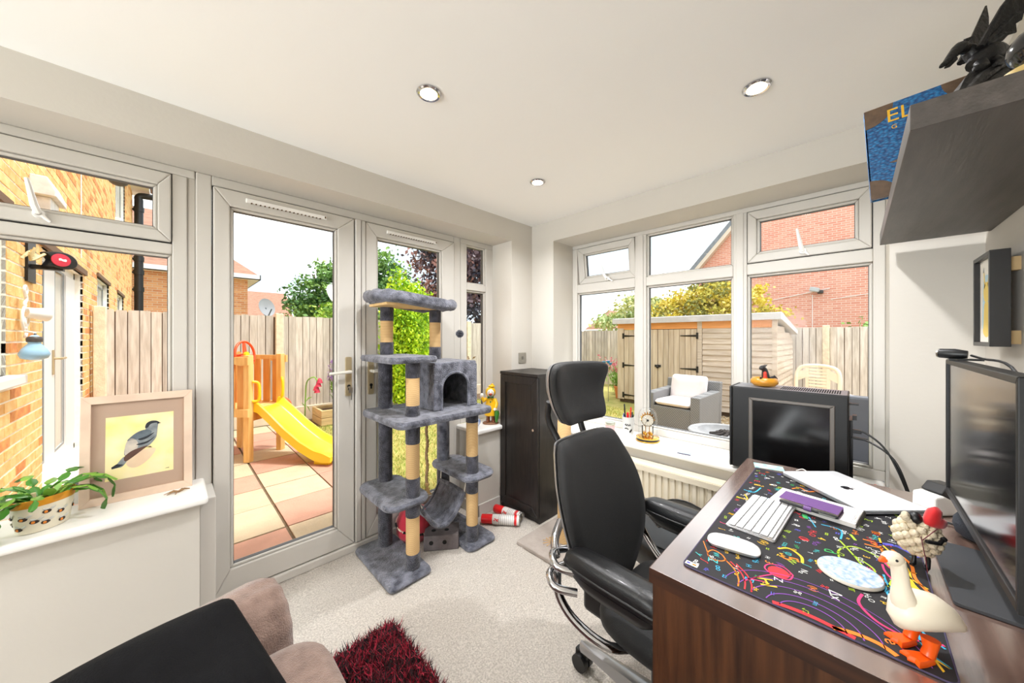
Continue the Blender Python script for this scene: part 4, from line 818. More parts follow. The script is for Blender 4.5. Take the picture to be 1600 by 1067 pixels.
slab('low_shelf', .775, 1.03, 1.66, 2.10, .425, r=.07); slab('low_shelf', 1.245, 1.475, 1.61, 2.07, .455, r=.07)
slab('middle_platform', .80, 1.43, 1.595, 2.09, .868, .036, r=.04); slab('upper_platform', .79, 1.07, 1.655, 2.09, 1.195, .034, r=.03)
P1, P2, P3, P4 = (.93, 2.04), (.944, 1.727), (1.34, 2.025), (1.337, 1.70)
segs(*P2, [.03, .114, .316, .394]); segs(*P2, [.42, .528, .716, .836]); segs(*P2, [.862, .925, 1.077, 1.165])
segs(*P4, [.03, .13, .33, .425]); segs(*P4, [.45, .56, .77, .836])
post('plush_post', *P1, .03, .394, M_PLUSHD, .042); post('plush_post', *P1, .42, .836, M_PLUSHD, .042); post('plush_post', *P1, .862, 1.165, M_PLUSHD, .042)
post('plush_post', *P3, .03, .425, M_PLUSHD, .042); post('plush_post', *P3, .45, .836, M_PLUSH, .042)
segs(.935, 2.03, [1.19, 1.27, 1.40, 1.485]); segs(1.27, 2.02, [1.15, 1.235, 1.40, 1.485])
# plush house: walls with an arched doorway
hx0, hx1, hy0, hy1, hz0, hz1 = 1.075, 1.395, 1.72, 2.07, .868, 1.15
arch = [(1.125, hz0)] + [(1.225 - .1 * math.cos(a), hz0 + .125 + .095 * math.sin(a)) for a in np.linspace(0, PI, 15)] + [(1.325, hz0)]
cx_ = 1.225; mb = MB()
fo = [(hx0, hz0)] + [(hx0, hz1 - .02), (hx0 + .02, hz1), (hx1 - .02, hz1), (hx1, hz1 - .02), (hx1, hz0)]
front = fo + arch[::-1]
house_t = thing('cat_house', None, None, (1.235, 1.89, hz0)); house_t.parent = ct; house_t.location = Vector((1.235, 1.89, hz0)) - ct.location
obj('front_wall', MB().prism(front, hy0, hy0 + .02, 'y'), M_PLUSH, house_t, bevel=.006)
obj('side_wall', MB().box(hx0, hx0 + .02, hy0 + .02, hy1, hz0, hz1 - .008), M_PLUSH, house_t, bevel=.008); obj('side_wall', MB().box(hx1 - .02, hx1, hy0 + .02, hy1, hz0, hz1 - .008), M_PLUSH, house_t, bevel=.008)
obj('rear_wall', MB().box(hx0 + .02, hx1 - .02, hy1 - .02, hy1, hz0, hz1 - .01), M_PLUSHD, house_t); obj('roof', MB().box(hx0 + .004, hx1 - .004, hy0 + .004, hy1, hz1 - .022, hz1 + .002), M_PLUSH, house_t, bevel=.008)
mb = MB().tube([(a, hy0 - .002, z) for a, z in arch], .008, 8); obj('piping', mb, M_PLUSH, house_t, smooth=60)
# top perch: board with a bolster rim
rim = rrect(.50, .25, .1, 8, 1.06, 1.94); mb = MB(); k_ = len(rim)
mb.tube([(x, y, 1.518 + .018 * math.sin((x - .78) * 9 + 1.2)) for x, y in rim], [.035 + .004 * math.sin(i * 1.7) for i in range(k_)], 12, loop=True); obj('perch_rim', mb, M_PLUSH, ct, smooth=60)
mb = MB().pad(rrect(.5, .25, .1, 6, 1.06, 1.94), [(.3, 1.495), (1, 1.497), (1, 1.52), (.3, 1.512)], lambda a, c, q: (a, c, q)); obj('perch_cushion', mb, M_PLUSH, ct, smooth=60)
obj('perch_board', MB().box(.84, 1.29, 1.83, 2.06, 1.483, 1.497), mat('chipboard', (222, 186, 130), .8, var=.1, vs_=40), ct)
# pompom on a string
mb = MB(); mb.tube([(1.335, 1.83, 1.50), (1.337, 1.83, 1.35)], .0012, 5); s_ = obj('string', mb, mat('string_white', (226, 220, 208), .8), ct)
n = 900; d = rng.normal(0, 1, (n, 3)); d /= np.linalg.norm(d, axis=1)[:, None]; c0 = np.array([1.337, 1.83, 1.323]); A = np.cross(d, rng.normal(0, 1, (n, 3))); A *= .0012 / np.linalg.norm(A, axis=1)[:, None]
mb = MB().ell(tuple(c0), (.019, .019, .019), 12, 8); pp = obj('pompom', mb, M_PLUSHD, ct, smooth=60)
q = quads('fluff', c0 + d * .016, A, d * .013, [mat('pompom_grey', (96, 98, 108), .9)], tri=True, kind='stuff'); q.parent = pp
# rope
pts = [(1.10 + .004 * math.sin(i * .8), 1.84, .835 - .435 * i / 24) for i in range(25)]; mb = MB()
for s in (0, 2.09, 4.19): mb.tube([(p[0] + .005 * math.cos(s + i * 1.3), p[1] + .005 * math.sin(s + i * 1.3), p[2]) for i, p in enumerate(pts)], .0055, 6)
M_ROPE = mat('rope', (150, 122, 86), .9, var=.15, vs_=40); r_ = obj('rope', mb, M_ROPE, ct, smooth=60)
mb = MB().ell((1.10, 1.84, .405), (.014, .014, .016), 10, 6)
for i in range(16): a = i * .393; mb.tube([(1.10, 1.84, .40), (1.10 + .012 * math.cos(a), 1.84 + .012 * math.sin(a), .375), (1.10 + .02 * math.cos(a * 1.3), 1.84 + .02 * math.sin(a), .345)], .002, 4)
obj('frayed_end', mb, mat('rope_fray', (188, 152, 100), .9), r_)
# hammock
def hz(u): return .325 - .15 * (1 - (2 * u - 1) ** 2)
mb = MB(); mb.grid(lambda u, v: (1.005 + .285 * u, 1.725 + .265 * v, hz(u) + .01 * math.sin(v * 3.1)), 18, 10); hm = obj('hammock', mb, M_PLUSH, ct, smooth=80, solid=.012)
for v in (0, 1):
    mb = MB().tube([(1.0 + .295 * u, 1.725 + .265 * v, hz(u) + .006) for u in np.linspace(0, 1, 17)], .013, 8); obj('hem', mb, M_PLUSH, hm, smooth=60)
for u in (0, 1):
    mb = MB().tube([(1.005 + .285 * u, 1.725 + .265 * v, hz(u) + .006 + .01 * math.sin(v * 3.1)) for v in np.linspace(0, 1, 9)], .012, 8); obj('hem', mb, M_PLUSH, hm, smooth=60)
for (x, y), pq in (((1.0, 1.725), P2), ((1.295, 1.725), P4), ((1.0, 1.99), P1), ((1.295, 1.99), P3)):
    ex = pq[0] + (.03 if pq[0] < 1.1 else -.03); mb = MB().tube([(x, y, .335), (ex, pq[1] + (.02 if pq[1] < 1.9 else -.02), .41)], .004, 6); obj('strap', mb, mat('string_white', (226, 220, 208), .8), hm)
# toys under the tree
t = thing('holed_toy_box', 'grey felt cat toy box with round holes under the hammock', 'cat toy', (1.20, 1.83, 0), math.radians(-37))
M_FELT = mat('grey_felt', (106, 98, 98), .95, var=.12, vs_=30, bump=.4, bs=160); local('box', MB().box(-.105, .105, -.06, .08, 0, .092), M_FELT, t, bevel=.004)
mb = MB()
for a in (-.06, .02): mb.tube([(a, -.0605, .05), (a, -.0615, .05)], .013, 14)
for a in (-.05, .03): mb.tube([(a, .0, .0923), (a, .0, .0932)], .014, 14)
local('hole', mb, M_HOLE, t)
t = thing('cushion', 'red cat cushion with pale and black dots behind the cat tree post', 'cushion', (1.11, 2.02, 0))
mb = MB().lathe([(.03, 0), (.085, .01), (.108, .06), (.106, .13), (.08, .185), (.03, .21), (.005, .212)], 26, (1.11, 2.02, 0)); obj('body', mb, mat('red_fabric', (186, 30, 52), .8, var=.1, vs_=10, sheen=.3), t, smooth=60)
mb = MB(); mb2 = MB()
for k in range(60):
    a = k * 2.4; z = .03 + .15 * ((k * .618) % 1); rr_ = np.interp(z, [0, .06, .13, .185, .21], [.085, .109, .107, .081, .03]); (mb if k % 3 else mb2).ell((1.11 + rr_ * math.cos(a), 2.02 + rr_ * math.sin(a), z), (.006, .006, .006) if k % 3 else (.008, .008, .008), 8, 5)
obj('pale_dot', mb, mat('seed_pale', (240, 214, 190), .8), t, kind='stuff'); obj('black_dot', mb2, M_BLACK, t, kind='stuff')
# spray cans
def can(label, p, q):
    t = thing('spray_can', label, 'spray can', p, group='red-capped spray cans'); p, q = Vector(p), Vector(q); d = (q - p).normalized(); L_ = (q - p).length; Tm = Matrix.Translation(p) @ d.to_track_quat('Z', 'Y').to_matrix().to_4x4()
    obj('cap', MB().lathe([(.0275, 0), (.0295, .004), (.031, .075), (.028, .078)], 22, M=Tm), mat('can_red', (214, 26, 30), .35), t, smooth=40)
    mb = MB().lathe([(.030, .078), (.033, .084), (.033, L_ - .012), (.031, L_ - .006)], 22, M=Tm); 
    mb.mi = 1; mb.lathe([(.0334, L_ - .04), (.0334, L_ - .022)], 22, M=Tm, cap=False); mb.mi = 2
    for k in range(9): mb.lathe([(.0334, .125 + k * .013), (.0334, .129 + k * .013)], 22, M=Tm, cap=False)
    mb.mi = 1
    for a0 in (0.4, 2.6, 4.6):
        for (a, z) in ((0, .095), (.12, .102), (.26, .106), (.4, .112), (.12, .115), (.3, .09)): mb.cbox((.0332 * math.cos(a0 + a), .0332 * math.sin(a0 + a), z + .004), (.002, .006, .009), M=Tm, rz=a0 + a)
    obj('body', mb, [mat('can_white', (222, 218, 214), .35), MATS['can_red'], mat('can_print_grey', (170, 166, 164), .4)], t, smooth=40)
    obj('rim', MB().lathe([(.031, L_ - .006), (.033, L_ - .002), (.031, L_ + .002), (.026, L_ - .004), (.02, L_ - .008)], 22, M=Tm), M_STEEL, t, smooth=40)
can('red-capped white spray can lying on the carpet nearest the cat tree', (1.535, 1.845, .034), (1.705, 1.635, .034))
can('red-capped white spray can lying against the black cabinet front', (1.70, 1.885, .034), (1.742, 1.665, .034))
# ---- black cabinet
M_BW = mat('black_brown_wood', (22, 19, 18), .38, col2=(40, 34, 31), vs_=10, stretch=(6, 6, .6), bump=.08, bs=60, bstretch=(12, 12, 1))
t = thing('cabinet', 'tall narrow black-brown cabinet with one panelled door in the corner', 'cabinet', (1.98, 1.74, 0))
obj('body', MB().box(1.807, 2.145, 1.545, 1.928, .0, 1.02), M_BW, t, bevel=.002); obj('top', MB().box(1.788, 2.15, 1.542, 1.930, 1.02, 1.042), M_BW, t, bevel=.003)
d = obj('door', MB().box(1.797, 1.806, 1.60, 1.875, .10, .985), M_BW, t)
mb = MB(); mitre(mb, 'B', (1.548, 1.926, .045, 1.018), (1.603, 1.872, .105, .96), 1.789, 1.806); obj('door_frame', mb, M_BW, d, bevel=.003)
mb = MB().tube([(1.789, 1.578, .655), (1.780, 1.578, .655), (1.772, 1.578, .655)], [.004, .006, .009], 12); obj('knob', mb, M_CHROME, d, smooth=40)
# ---- scratching post
t = thing('scratching_post', 'sisal scratching post on a square grey base behind the office chair', 'scratching post', (1.73, 1.29, 0))
obj('base', MB().box(1.53, 1.95, 1.08, 1.50, .0, .028), mat('felt_base', (168, 158, 150), .95, var=.08, vs_=20, bump=.4), t, bevel=.008); mb = MB().lathe([(.044, .03), (.042, .1), (.043, .5), (.042, .80), (.03, .81)], 22, (1.74, 1.285, 0)); obj('post', mb, M_SISAL, t, smooth=50)
mb = MB()
for k in range(26): a = k * .7; mb.tube([(1.72 - .04, 1.30, .04), (1.66 - .03 * math.cos(a), 1.33 + .03 * math.sin(a), .045), (1.66 - .05 * math.cos(a + .5), 1.33 + .05 * math.sin(a + .5), .035)], .002, 4)
obj('frayed_sisal', mb, mat('rope_fray', (188, 152, 100), .9), t)

# ================================================================= office chair
M_FAB = mat('black_chair_fabric', (17, 17, 18), .68, bump=.25, bs=420, spec=.5, sheen=.08, var=.12, vs_=5); M_LEA = mat('black_leather', (15, 15, 17), .40, bump=.10, bs=260, coat=.05); M_SILV = mat('silver_shell', (168, 168, 170), .3, metal=.8)
oc = thing('office_chair', 'black high-backed office chair with headrest and chrome base at the desk', 'office chair', (1.130, .447, 0), math.radians(177.5))
def half(P): return P + [(-a, c) for a, c in P[::-1] if abs(a) > 1e-6]
bo = smoothpoly(half([(0.0, .0), (.05, .0), (.10, .012), (.152, .07), (.198, .14), (.228, .23), (.236, .31), (.226, .39), (.200, .46), (.178, .508), (.150, .528), (.05, .53), (.0, .53)][1:-1]), 3)
def bmap(a, c, q, off=0):
    y = -.225 - .20 * (c - .22) + .55 * a * a + .022 * math.cos((c - .18) * 7) + q + off; return (a, y, .395 + c)
mb = MB().pad(bo, [(.3, -.018), (.9, -.018), (.985, -.012), (1, 0), (.99, .012), (.95, .02), (.8, .026), (.3, .03)], lambda a, c, q: bmap(a, c, q), (0, .28)); br = local('backrest', mb, M_FAB, oc, smooth=60)
mb = MB().pad(bo, [(.3, -.042), (.9, -.040), (.99, -.028), (.995, -.020), (.9, -.02)], lambda a, c, q: bmap(a, c, q), (0, .28)); local('back_shell', mb, M_SILV, oc, smooth=60)
ho_ = smoothpoly(half([(0, .0), (.08, .0), (.122, .012), (.142, .05), (.152, .11), (.166, .165), (.174, .21), (.155, .242), (.08, .25), (0, .25)][1:-1]), 3)
def hmap(a, c, q): return (a * 1.0, -.37 + 1.9 * a * a - .16 * (c - .12) + 2.2 * (c - .13) ** 2 + q, .972 + c * .92)
mb = MB().pad(ho_, [(.3, -.02), (.9, -.02), (.985, -.012), (1, 0), (.985, .013), (.93, .022), (.7, .03), (.3, .034)], hmap, (0, .125)); local('headrest', mb, M_FAB, oc, smooth=60)
mb = MB().pad(ho_, [(.3, -.036), (.9, -.036), (.985, -.028), (.99, -.018), (.9, -.018)], hmap, (0, .125)); local('headrest_shell', mb, M_SILV, oc, smooth=60)
for s in (-1, 1):
    mb = MB().tube(curve([(s * .08, -.325, .84), (s * .085, -.37, .91), (s * .10, -.40, .98), (s * .11, -.385, 1.05)], 4), .013, 8); local('headrest_arm', mb, M_BLACK, oc, smooth=60)
so_ = smoothpoly(half([(0, -.14), (.10, -.14), (.17, -.12), (.205, -.05), (.212, .08), (.20, .19), (.12, .25), (0, .26)][1:-1]), 3)
mb = MB().pad(so_, [(.3, .375), (.9, .38), (.985, .40), (1, .42), (.98, .440), (.9, .455), (.7, .463), (.3, .46)], lambda a, c, q: (a, c, q - .35 * max(0, c - .08) ** 2 * 4), (0, 0)); local('seat', mb, M_FAB, oc, smooth=60)
for s in (-1, 1):
    ao_ = smoothpoly([(s * .250 + a, c) for a, c in ((-.03, -.17), (0, -.185), (.03, -.17), (.042, -.08), (.042, .05), (.038, .12), (0, .145), (-.038, .12), (-.042, .05), (-.042, -.08))], 3)
    mb = MB().pad(ao_, [(.3, .585), (.9, .587), (.98, .598), (1, .612), (.96, .632), (.8, .645), (.3, .65)], lambda a, c, q: (a, c, q)); ar = local('armrest', mb, M_LEA, oc, smooth=60)
    mb = MB().pad(ao_, [(.3, .552), (.75, .556), (.92, .575), (.965, .59), (.5, .59)], lambda a, c, q: (a, c * .9, q)); local('underside', mb, M_BLACK, ar, smooth=60)
    mb = MB().tube([(a, c, .606) for a, c in ao_], .0035, 6, loop=True); local('piping', mb, M_BLACK, ar, smooth=60)
    for z, o_ in ((.600, 0), (.545, .012)):
        mb = MB().tube(curve([(s * (.22 - o_), -.215, z + .005), (s * (.275 + o_), -.225, z + .012), (s * (.300 + o_), -.185, z - .004), (s * (.262 + o_), -.13, z - .012)], 5), .0115, 10); local('arm_tube', mb, M_CHROME, oc, smooth=60)
    mb = MB().tube(curve([(s * .265, -.215, .56), (s * .275, -.20, .49), (s * .262, -.14, .43), (s * .22, -.05, .39), (s * .12, 0, .37)], 5), .012, 8, flat=1.2); local('recline_frame', mb, M_CHROME, oc, smooth=60)
    mb = MB().tube(curve([(s * .27, -.215, .60), (s * .235, -.25, .63), (s * .18, -.27, .66)], 5), .014, 8); local('arm_tube', mb, M_CHROME, oc, smooth=60)
mb = MB().box(-.07, .07, -.26, .12, .30, .385).box(-.045, .045, -.29, -.235, .34, .52); local('mechanism', mb, M_BLACK, oc, bevel=.015)
mb = MB().cyl((0, 0, .10), (0, 0, .31), .03, 16); local('gas_column', mb, M_BLACK, oc, smooth=40)
mb = MB().lathe([(.05, .075), (.055, .09), (.05, .13), (.03, .14)], 20); local('hub', mb, M_SILV, oc, smooth=40)
for k in range(5):
    a = math.radians(-90.5 + 72 * k); c_, s_ = math.cos(a), math.sin(a)
    mb = MB().loft([[(r * c_ - w_ * s_, r * s_ + w_ * c_, z) for w_, z in ((-hw, z0), (hw, z0), (hw * .8, z1), (0, z1 + .008), (-hw * .8, z1))] for r, hw, z0, z1 in ((.03, .034, .08, .13), (.12, .028, .08, .122), (.24, .022, .082, .108), (.305, .021, .078, .100), (.318, .012, .08, .096))]); local('star_leg', mb, M_SILV, oc, smooth=50)
    cs = MB(); cx2, cy2 = .312 * c_, .312 * s_
    for w_ in (-.016, .016): cs.tube([(cx2 - (w_ - .012) * s_, cy2 + (w_ - .012) * c_, .031), (cx2 - (w_ + .012) * s_, cy2 + (w_ + .012) * c_, .031)], .031, 18)
    cs.cyl((cx2, cy2, .035), (cx2, cy2, .085), .012, 10); cs.cbox((cx2, cy2, .055), (.05, .022, .03), rz=a); local('caster', cs, M_BLACK, oc, smooth=40)
# ---- leather footstool
t = thing('footstool', 'black leather footstool on a round base between office chair and radiator', 'footstool', (1.70, .61, 0), math.radians(-25))
o_ = rrect(.52, .42, .09, 5)
mb = MB().pad(o_, [(.4, .30), (.94, .305), (1, .34), (1, .385), (.97, .405), (.85, .42), (.4, .43)], lambda a, c, q: (a, c, q), (0, 0)); local('cushion', mb, M_LEA, t, smooth=60)
mb = MB().tube([(a * .86, c * .86, .4205) for a, c in o_], .003, 5, loop=True).tube([(-.08, -.2, .424), (-.08, .2, .424)], .003, 5); local('seam', mb, M_BLACK, t)
mb = MB().tube([(.21 * math.cos(a), .21 * math.sin(a), .03) for a in np.linspace(0, 2 * PI, 41)[:-1]], .022, 10, loop=True); local('base_ring', mb, mat('black_wood_ring', (30, 26, 24), .35), t, smooth=60)
for s in (-1, 1): local('strut', MB().tube(curve([(s * .19, 0, .04), (s * .17, 0, .18), (s * .06, 0, .30)], 4), .013, 8), M_CHROME, t, smooth=60)
# ---- radiator
t = thing('radiator', 'white ribbed panel radiator below the wide window', 'radiator', (2.09, .95, 0)); M_RAD = mat('radiator_enamel', (232, 222, 200), .4)
prof = []; y = .28
while y < 1.50: prof += [(2.052, y), (2.052, y + .018), (2.064, y + .023), (2.064, y + .033)]; y += .038
mb = MB(); z0, z1 = .16, .485; n = len(prof)
mb.add([(x, y, z0) for x, y in prof] + [(x, y, z1) for x, y in prof], [(i, i + 1, n + i + 1, n + i) for i in range(n - 1)]); mb.box(2.066, 2.09, .26, 1.52, .13, .51).box(2.046, 2.066, .26, 1.52, .482, .515).box(2.046, 2.066, .26, 1.52, .13, .163).box(2.046, 2.066, .245, .282, .13, .515).box(2.046, 2.066, 1.495, 1.53, .13, .515); obj('panel', mb, M_RAD, t)
obj('top_grille', MB().box(2.05, 2.135, .26, 1.52, .512, .520), M_RAD, t); obj('rear_panel', MB().box(2.118, 2.135, .26, 1.52, .13, .51), M_RAD, t)
for y in (.42, 1.36): obj('bracket', MB().box(2.135, 2.163, y, y + .04, .2, .5), M_RAD, t)
obj('pipe', MB().tube([(2.10, 1.56, 0), (2.10, 1.56, .17), (2.10, 1.5, .17)], .0085, 8), M_CHROME, t, smooth=40)
obj('pipe', MB().tube([(2.10, .22, 0), (2.10, .22, .17), (2.10, .28, .17)], .0085, 8), M_CHROME, t, smooth=40)

# ================================================================= desk
def wood(name, c, c2, axis, rough=.4, sc=7, coat=0):
    st = {'x': (.5, 7, 7), 'z': (7, 7, .45)}[axis]; return mat(name, c, rough, col2=c2, vs_=sc, stretch=st, detail=8, bump=.12, bs=26, bstretch=st, coat=coat)
M_DT = wood('desk_top_walnut', (96, 72, 62), (128, 102, 90), 'x', .26, coat=1)
_p = M_DT.node_tree.nodes['Principled BSDF']; _p.inputs['Coat IOR'].default_value = 3.1; _p.inputs['Coat Roughness'].default_value = .17; M_DP = wood('desk_panel_walnut', (46, 24, 12), (88, 52, 28), 'z', .42)
t = thing('desk', 'walnut-effect writing desk with slab ends along the right wall', 'desk', (1.32, 0, 0))
obj('desk_top', MB().box(.803, 1.845, -.339, .345, .720, .755), M_DT, t, bevel=.0015); obj('end_panel', MB().box(.809, .836, -.336, .340, 0, .7195), M_DP, t, bevel=.001); obj('end_panel', MB().box(1.81, 1.842, -.336, .340, 0, .7195), M_DP, t)
obj('modesty_panel', MB().box(.836, 1.81, -.325, -.305, .25, .7195), M_DP, t); obj('edge_band', MB().box(.8022, .8030, -.339, .345, .7205, .7545).box(.803, 1.845, .345, .3458, .7205, .7545), mat('edge_walnut', (38, 20, 11), .42, col2=(66, 36, 20), vs_=7, stretch=(2, .6, 9), detail=8), t)
ZD = .755
# desk mat with chalk-style scribbles
t = thing('desk_mat', 'black desk mat printed with colourful chalk scribbles and formulas', 'desk mat', (1.29, .09, ZD))
mx0, mx1, my0, my1 = .865, 1.72, -.115, .292
mb = MB().loft([[(a, c, ZD + z) for a, c in rrect(mx1 - mx0, my1 - my0, .014, 4, (mx0 + mx1) / 2, (my0 + my1) / 2)] for z in (.0003, .004)]); obj('mat_sheet', mb, mat('mat_black', (30, 28, 32), .75, var=.1, vs_=8), t, smooth=40)
mb = MB().tube([(a, c, ZD + .003) for a, c in rrect(mx1 - mx0, my1 - my0, .014, 4, (mx0 + mx1) / 2, (my0 + my1) / 2)], .0016, 6, loop=True); obj('stitched_edge', mb, mat('mat_edge', (70, 62, 92), .8), t)
CH = [(236, 236, 232), (220, 48, 56), (240, 130, 40), (244, 196, 48), (60, 170, 92), (64, 176, 214), (92, 92, 196), (140, 76, 176), (176, 208, 56), (226, 58, 118), (70, 190, 190)]
CM = [mat('chalk%d' % i, c, .8) for i, c in enumerate(CH)]
ZP = ZD + .0046
def stroke(mb, P, w_):   # flat chalk line on the mat
    P = [np.array(p, float) for p in P]; Lp, Rp = [], []
    for i, p in enumerate(P):
        d = P[min(i + 1, len(P) - 1)] - P[max(i - 1, 0)]; d = d / (np.linalg.norm(d) + 1e-9); n_ = np.array([-d[1], d[0]]) * w_ / 2; Lp.append(p + n_); Rp.append(p - n_)
    m_ = len(P); mb.add([(q[0], q[1], ZP) for q in Lp + Rp], [(i, i + 1, m_ + i + 1, m_ + i) for i in range(m_ - 1)])
doodle = MB(); rd = random.Random(5)
def onmat(x, y, r): return mx0 + r < x < mx1 - r and my0 + r < y < my1 - r
def glyph(s, x, y, size, ci, rot=0):
    doodle.mi = ci; M4 = Matrix.Translation((x, y, ZP)) @ Matrix.Rotation(PI + rot, 4, 'Z'); text_mesh(doodle, s, size, M4)
# hand-placed motifs seen in the photograph
for s, x, y, sz, ci, ro in (('H', .93, .14, .045, 3, .5), ('5', 1.07, .115, .05, 2, .3), ('Z', .93, .245, .03, 10, .2), ('N', .885, .27, .02, 0, .1), ('θ', 1.56, .215, .03, 0, .3), ('Δx', .985, .03, .028, 0, .2), ('Si', 1.10, .06, .03, 3, .2), ('d', 1.18, .045, .04, 4, .2), ('M', 1.30, -.03, .05, 2, .1), ('K', .90, -.09, .045, 3, -.5), ('E', 1.56, .262, .024, 1, 0), ('e', .905, -.045, .03, 2, .3), ('Φ', 1.2, .10, .03, 1, .2), ('π', 1.38, -.04, .03, 2, .1), ('A', 1.62, .24, .026, 0, .1), ('∑', 1.66, .262, .022, 1, .1), ('y²', 1.14, .0, .03, 10, .2), ('8', 1.52, .255, .028, 3, .1), ('x', 1.45, -.08, .028, 4, .1)): glyph(s, x, y, sz, ci, ro)
seen_ = []
for k in range(900):
    x, y = rd.uniform(mx0, mx1), rd.uniform(my0, my1)
    if not onmat(x, y, .012) or any((x - q[0]) ** 2 + (y - q[1]) ** 2 < .021 ** 2 for q in seen_): continue
    seen_.append((x, y))
    if x < 1.02 and y < .10: 
        if rd.random() < .7: continue
    glyph(rd.choice(['x²', 'H', '∫', 'S', 'π', '%', 'a+b', '=', 'y', 'Σ', '4', '7', 'dx', 'Mc', '∞', 'R', 'λ', '√2', 'sin', '(k)', 'H₂O', 'φ', '3', 'W', 'Z', '+1', 'tg', 'β', 'μ', '≈', 'N₂', 'cos']), x, y, rd.choice([.014, .016, .018, .02, .023]), rd.choices(range(11), (7, 2, 2, 2, 2, 3, 2, 1, 2, 1, 2))[0], rd.uniform(-.35, .35))
def dl(ci, P, w_=.003): doodle.mi = ci; stroke(doodle, curve(P, 6), w_)
dl(8, [(1.20, .005), (1.16, -.03), (1.12, -.02), (1.14, .02), (1.20, .03), (1.25, .0), (1.22, -.05), (1.16, -.06), (1.1, -.05)], .004); dl(8, [(1.26, .03), (1.19, .0), (1.10, -.03)], .004)
for r, ci, w_ in ((.075, 7, .0018), (.095, 7, .0018), (.055, 7, .002), (.038, 7, .002), (.115, 7, .0016)): dl(ci, [(.868 + r * math.sin(a) * 1.1, .06 + r * math.cos(a) * 1.3) for a in np.linspace(.1, PI - .1, 12)], w_)
dl(1, [(.870, .12), (.876, .09), (.878, .06), (.875, .03), (.870, .0)], .010); dl(2, [(.872, .03), (.884, .0), (.884, -.03), (.872, -.05)], .010)
for r in (.0, .012, .024): dl(1 if r else 2, [(.872, .18 - r), (.90, .185 - r), (.93, .20 - r), (.955, .225 - r)], .003)
dl(9, [(1.0, .10), (.975, .105), (.97, .13), (.985, .15), (1.01, .145), (1.02, .12), (1.0, .10)], .003); dl(9, [(.97, .135), (.93, .16), (.9, .175)], .003); dl(9, [(.93, .14), (.915, .17)], .003)
doodle.mi = 1; doodle.poly([(.99 + .022 * math.cos(a), .125 + .02 * math.sin(a), ZP - .0002) for a in np.linspace(0, 2 * PI, 16)[:-1]])
dl(2, [(.95, .22), (.97, .235), (.975, .255), (.955, .262), (.935, .25), (.94, .23), (.955, .222)], .003); dl(2, [(.93, .25), (1.0, .285)], .002)
for k, ci in enumerate((5, 5, 9, 9, 2, 3)): dl(ci, [(.90 + .05 * k, -.11), (.93 + .05 * k, -.085), (1.0 + .05 * k, -.075), (1.06 + .05 * k, -.05), (1.10 + .05 * k, -.045)], .004)
dl(3, [(1.10, -.11), (1.15, -.085), (1.22, -.08), (1.28, -.055)], .014); dl(2, [(1.12, -.115), (1.18, -.095), (1.25, -.092), (1.3, -.065)], .006)
dl(9, [(.96, -.11), (.94, -.07), (.95, -.03), (.99, -.005), (1.03, -.01)], .005); dl(6, [(1.3, -.11), (1.33, -.075), (1.31, -.04)], .012); dl(6, [(1.36, -.11), (1.38, -.08)], .008)
dl(5, [(1.33, .07), (1.33, .03), (1.27, .028)], .004); dl(5, [(1.30, .08), (1.36, .10)], .003); dl(4, [(1.34, .105), (1.37, .11)], .012); dl(8, [(1.29, .0), (1.32, .01)], .006)
dl(3, [(1.1, .14), (1.12, .12), (1.10, .095), (1.07, .09)], .006); dl(2, [(1.6, .1), (1.58, .12), (1.6, .14), (1.57, .16)], .005); dl(8, [(1.43, .12), (1.46, .13)], .01); dl(5, [(1.5, .24), (1.44, .25), (1.44, .28)], .004); dl(3, [(1.40, .27), (1.36, .255), (1.36, .285)], .004)
obj('chalk_print', doodle, CM, t, kind='stuff')
# logo strip at the mat's near corner
mb = MB().box(.872, .886, .262, .289, ZP, ZP + .0003); mb.mi = 1; mb.box(.876, .882, .266, .274, ZP + .0003, ZP + .0006); mb.mi = 2; mb.box(.876, .882, .279, .286, ZP + .0003, ZP + .0006); obj('corner_label', mb, [CM[0], CM[2], CM[6]], t)
# ---- keyboard
M_ALU = mat('aluminium', (206, 206, 208), .32, metal=.6); M_KEY = mat('white_key', (224, 224, 224), .4)
kb = thing('keyboard', 'slim white wireless keyboard on the desk mat', 'keyboard', (1.262, .198, ZD + .0045), math.radians(-3.5 + 180))
local('body', MB().loft([[(a, c, z) for a, c in rrect(.279, .115, .008, 4)] for z in (0, .0035)]).prism([(-.0575, .0035), (.0575, .0035), (.0575, .0085), (-.0575, .0045)], -.137, .137, 'x'), M_ALU, kb, smooth=40, bevel=.0008)
rows = [([.0165] * 14, .0085)] + [([.0165] * 13 + [.0258], .0165), ([.0258] + [.0165] * 13, .0165), ([.0292] + [.0165] * 11 + [.0292 + .0026], .0165), ([.0385] + [.0165] * 10 + [.0412], .0165), ([.0165] * 4 + [.086] + [.0205] * 2 + [.0165] * 3, .0165)]
yk = .052; 
for ws, hk in rows:
    tot = sum(ws); gap = (.268 - tot) / (len(ws) - 1); x = -.134; yk -= hk
    for w_ in ws:
        key = ('k', round(w_, 4), round(hk, 4))
        if key not in cache: cache[key] = mesh('key', MB().loft([[(a, c, 0) for a, c in rrect(w_, hk, .0015, 2)], [(a, c, .0016) for a, c in rrect(w_, hk, .0015, 2)], [(a, c, .0022) for a, c in rrect(w_ - .0012, hk - .0012, .0015, 2)]]), M_KEY)
        o = bpy.data.objects.new('key', cache[key]); COL.objects.link(o); o.parent = kb; o.location = (x + w_ / 2, yk + hk / 2, .0065 + (yk + .055) * .035); o.rotation_euler = (.035, 0, 0); x += w_ + gap
    yk -= .0026
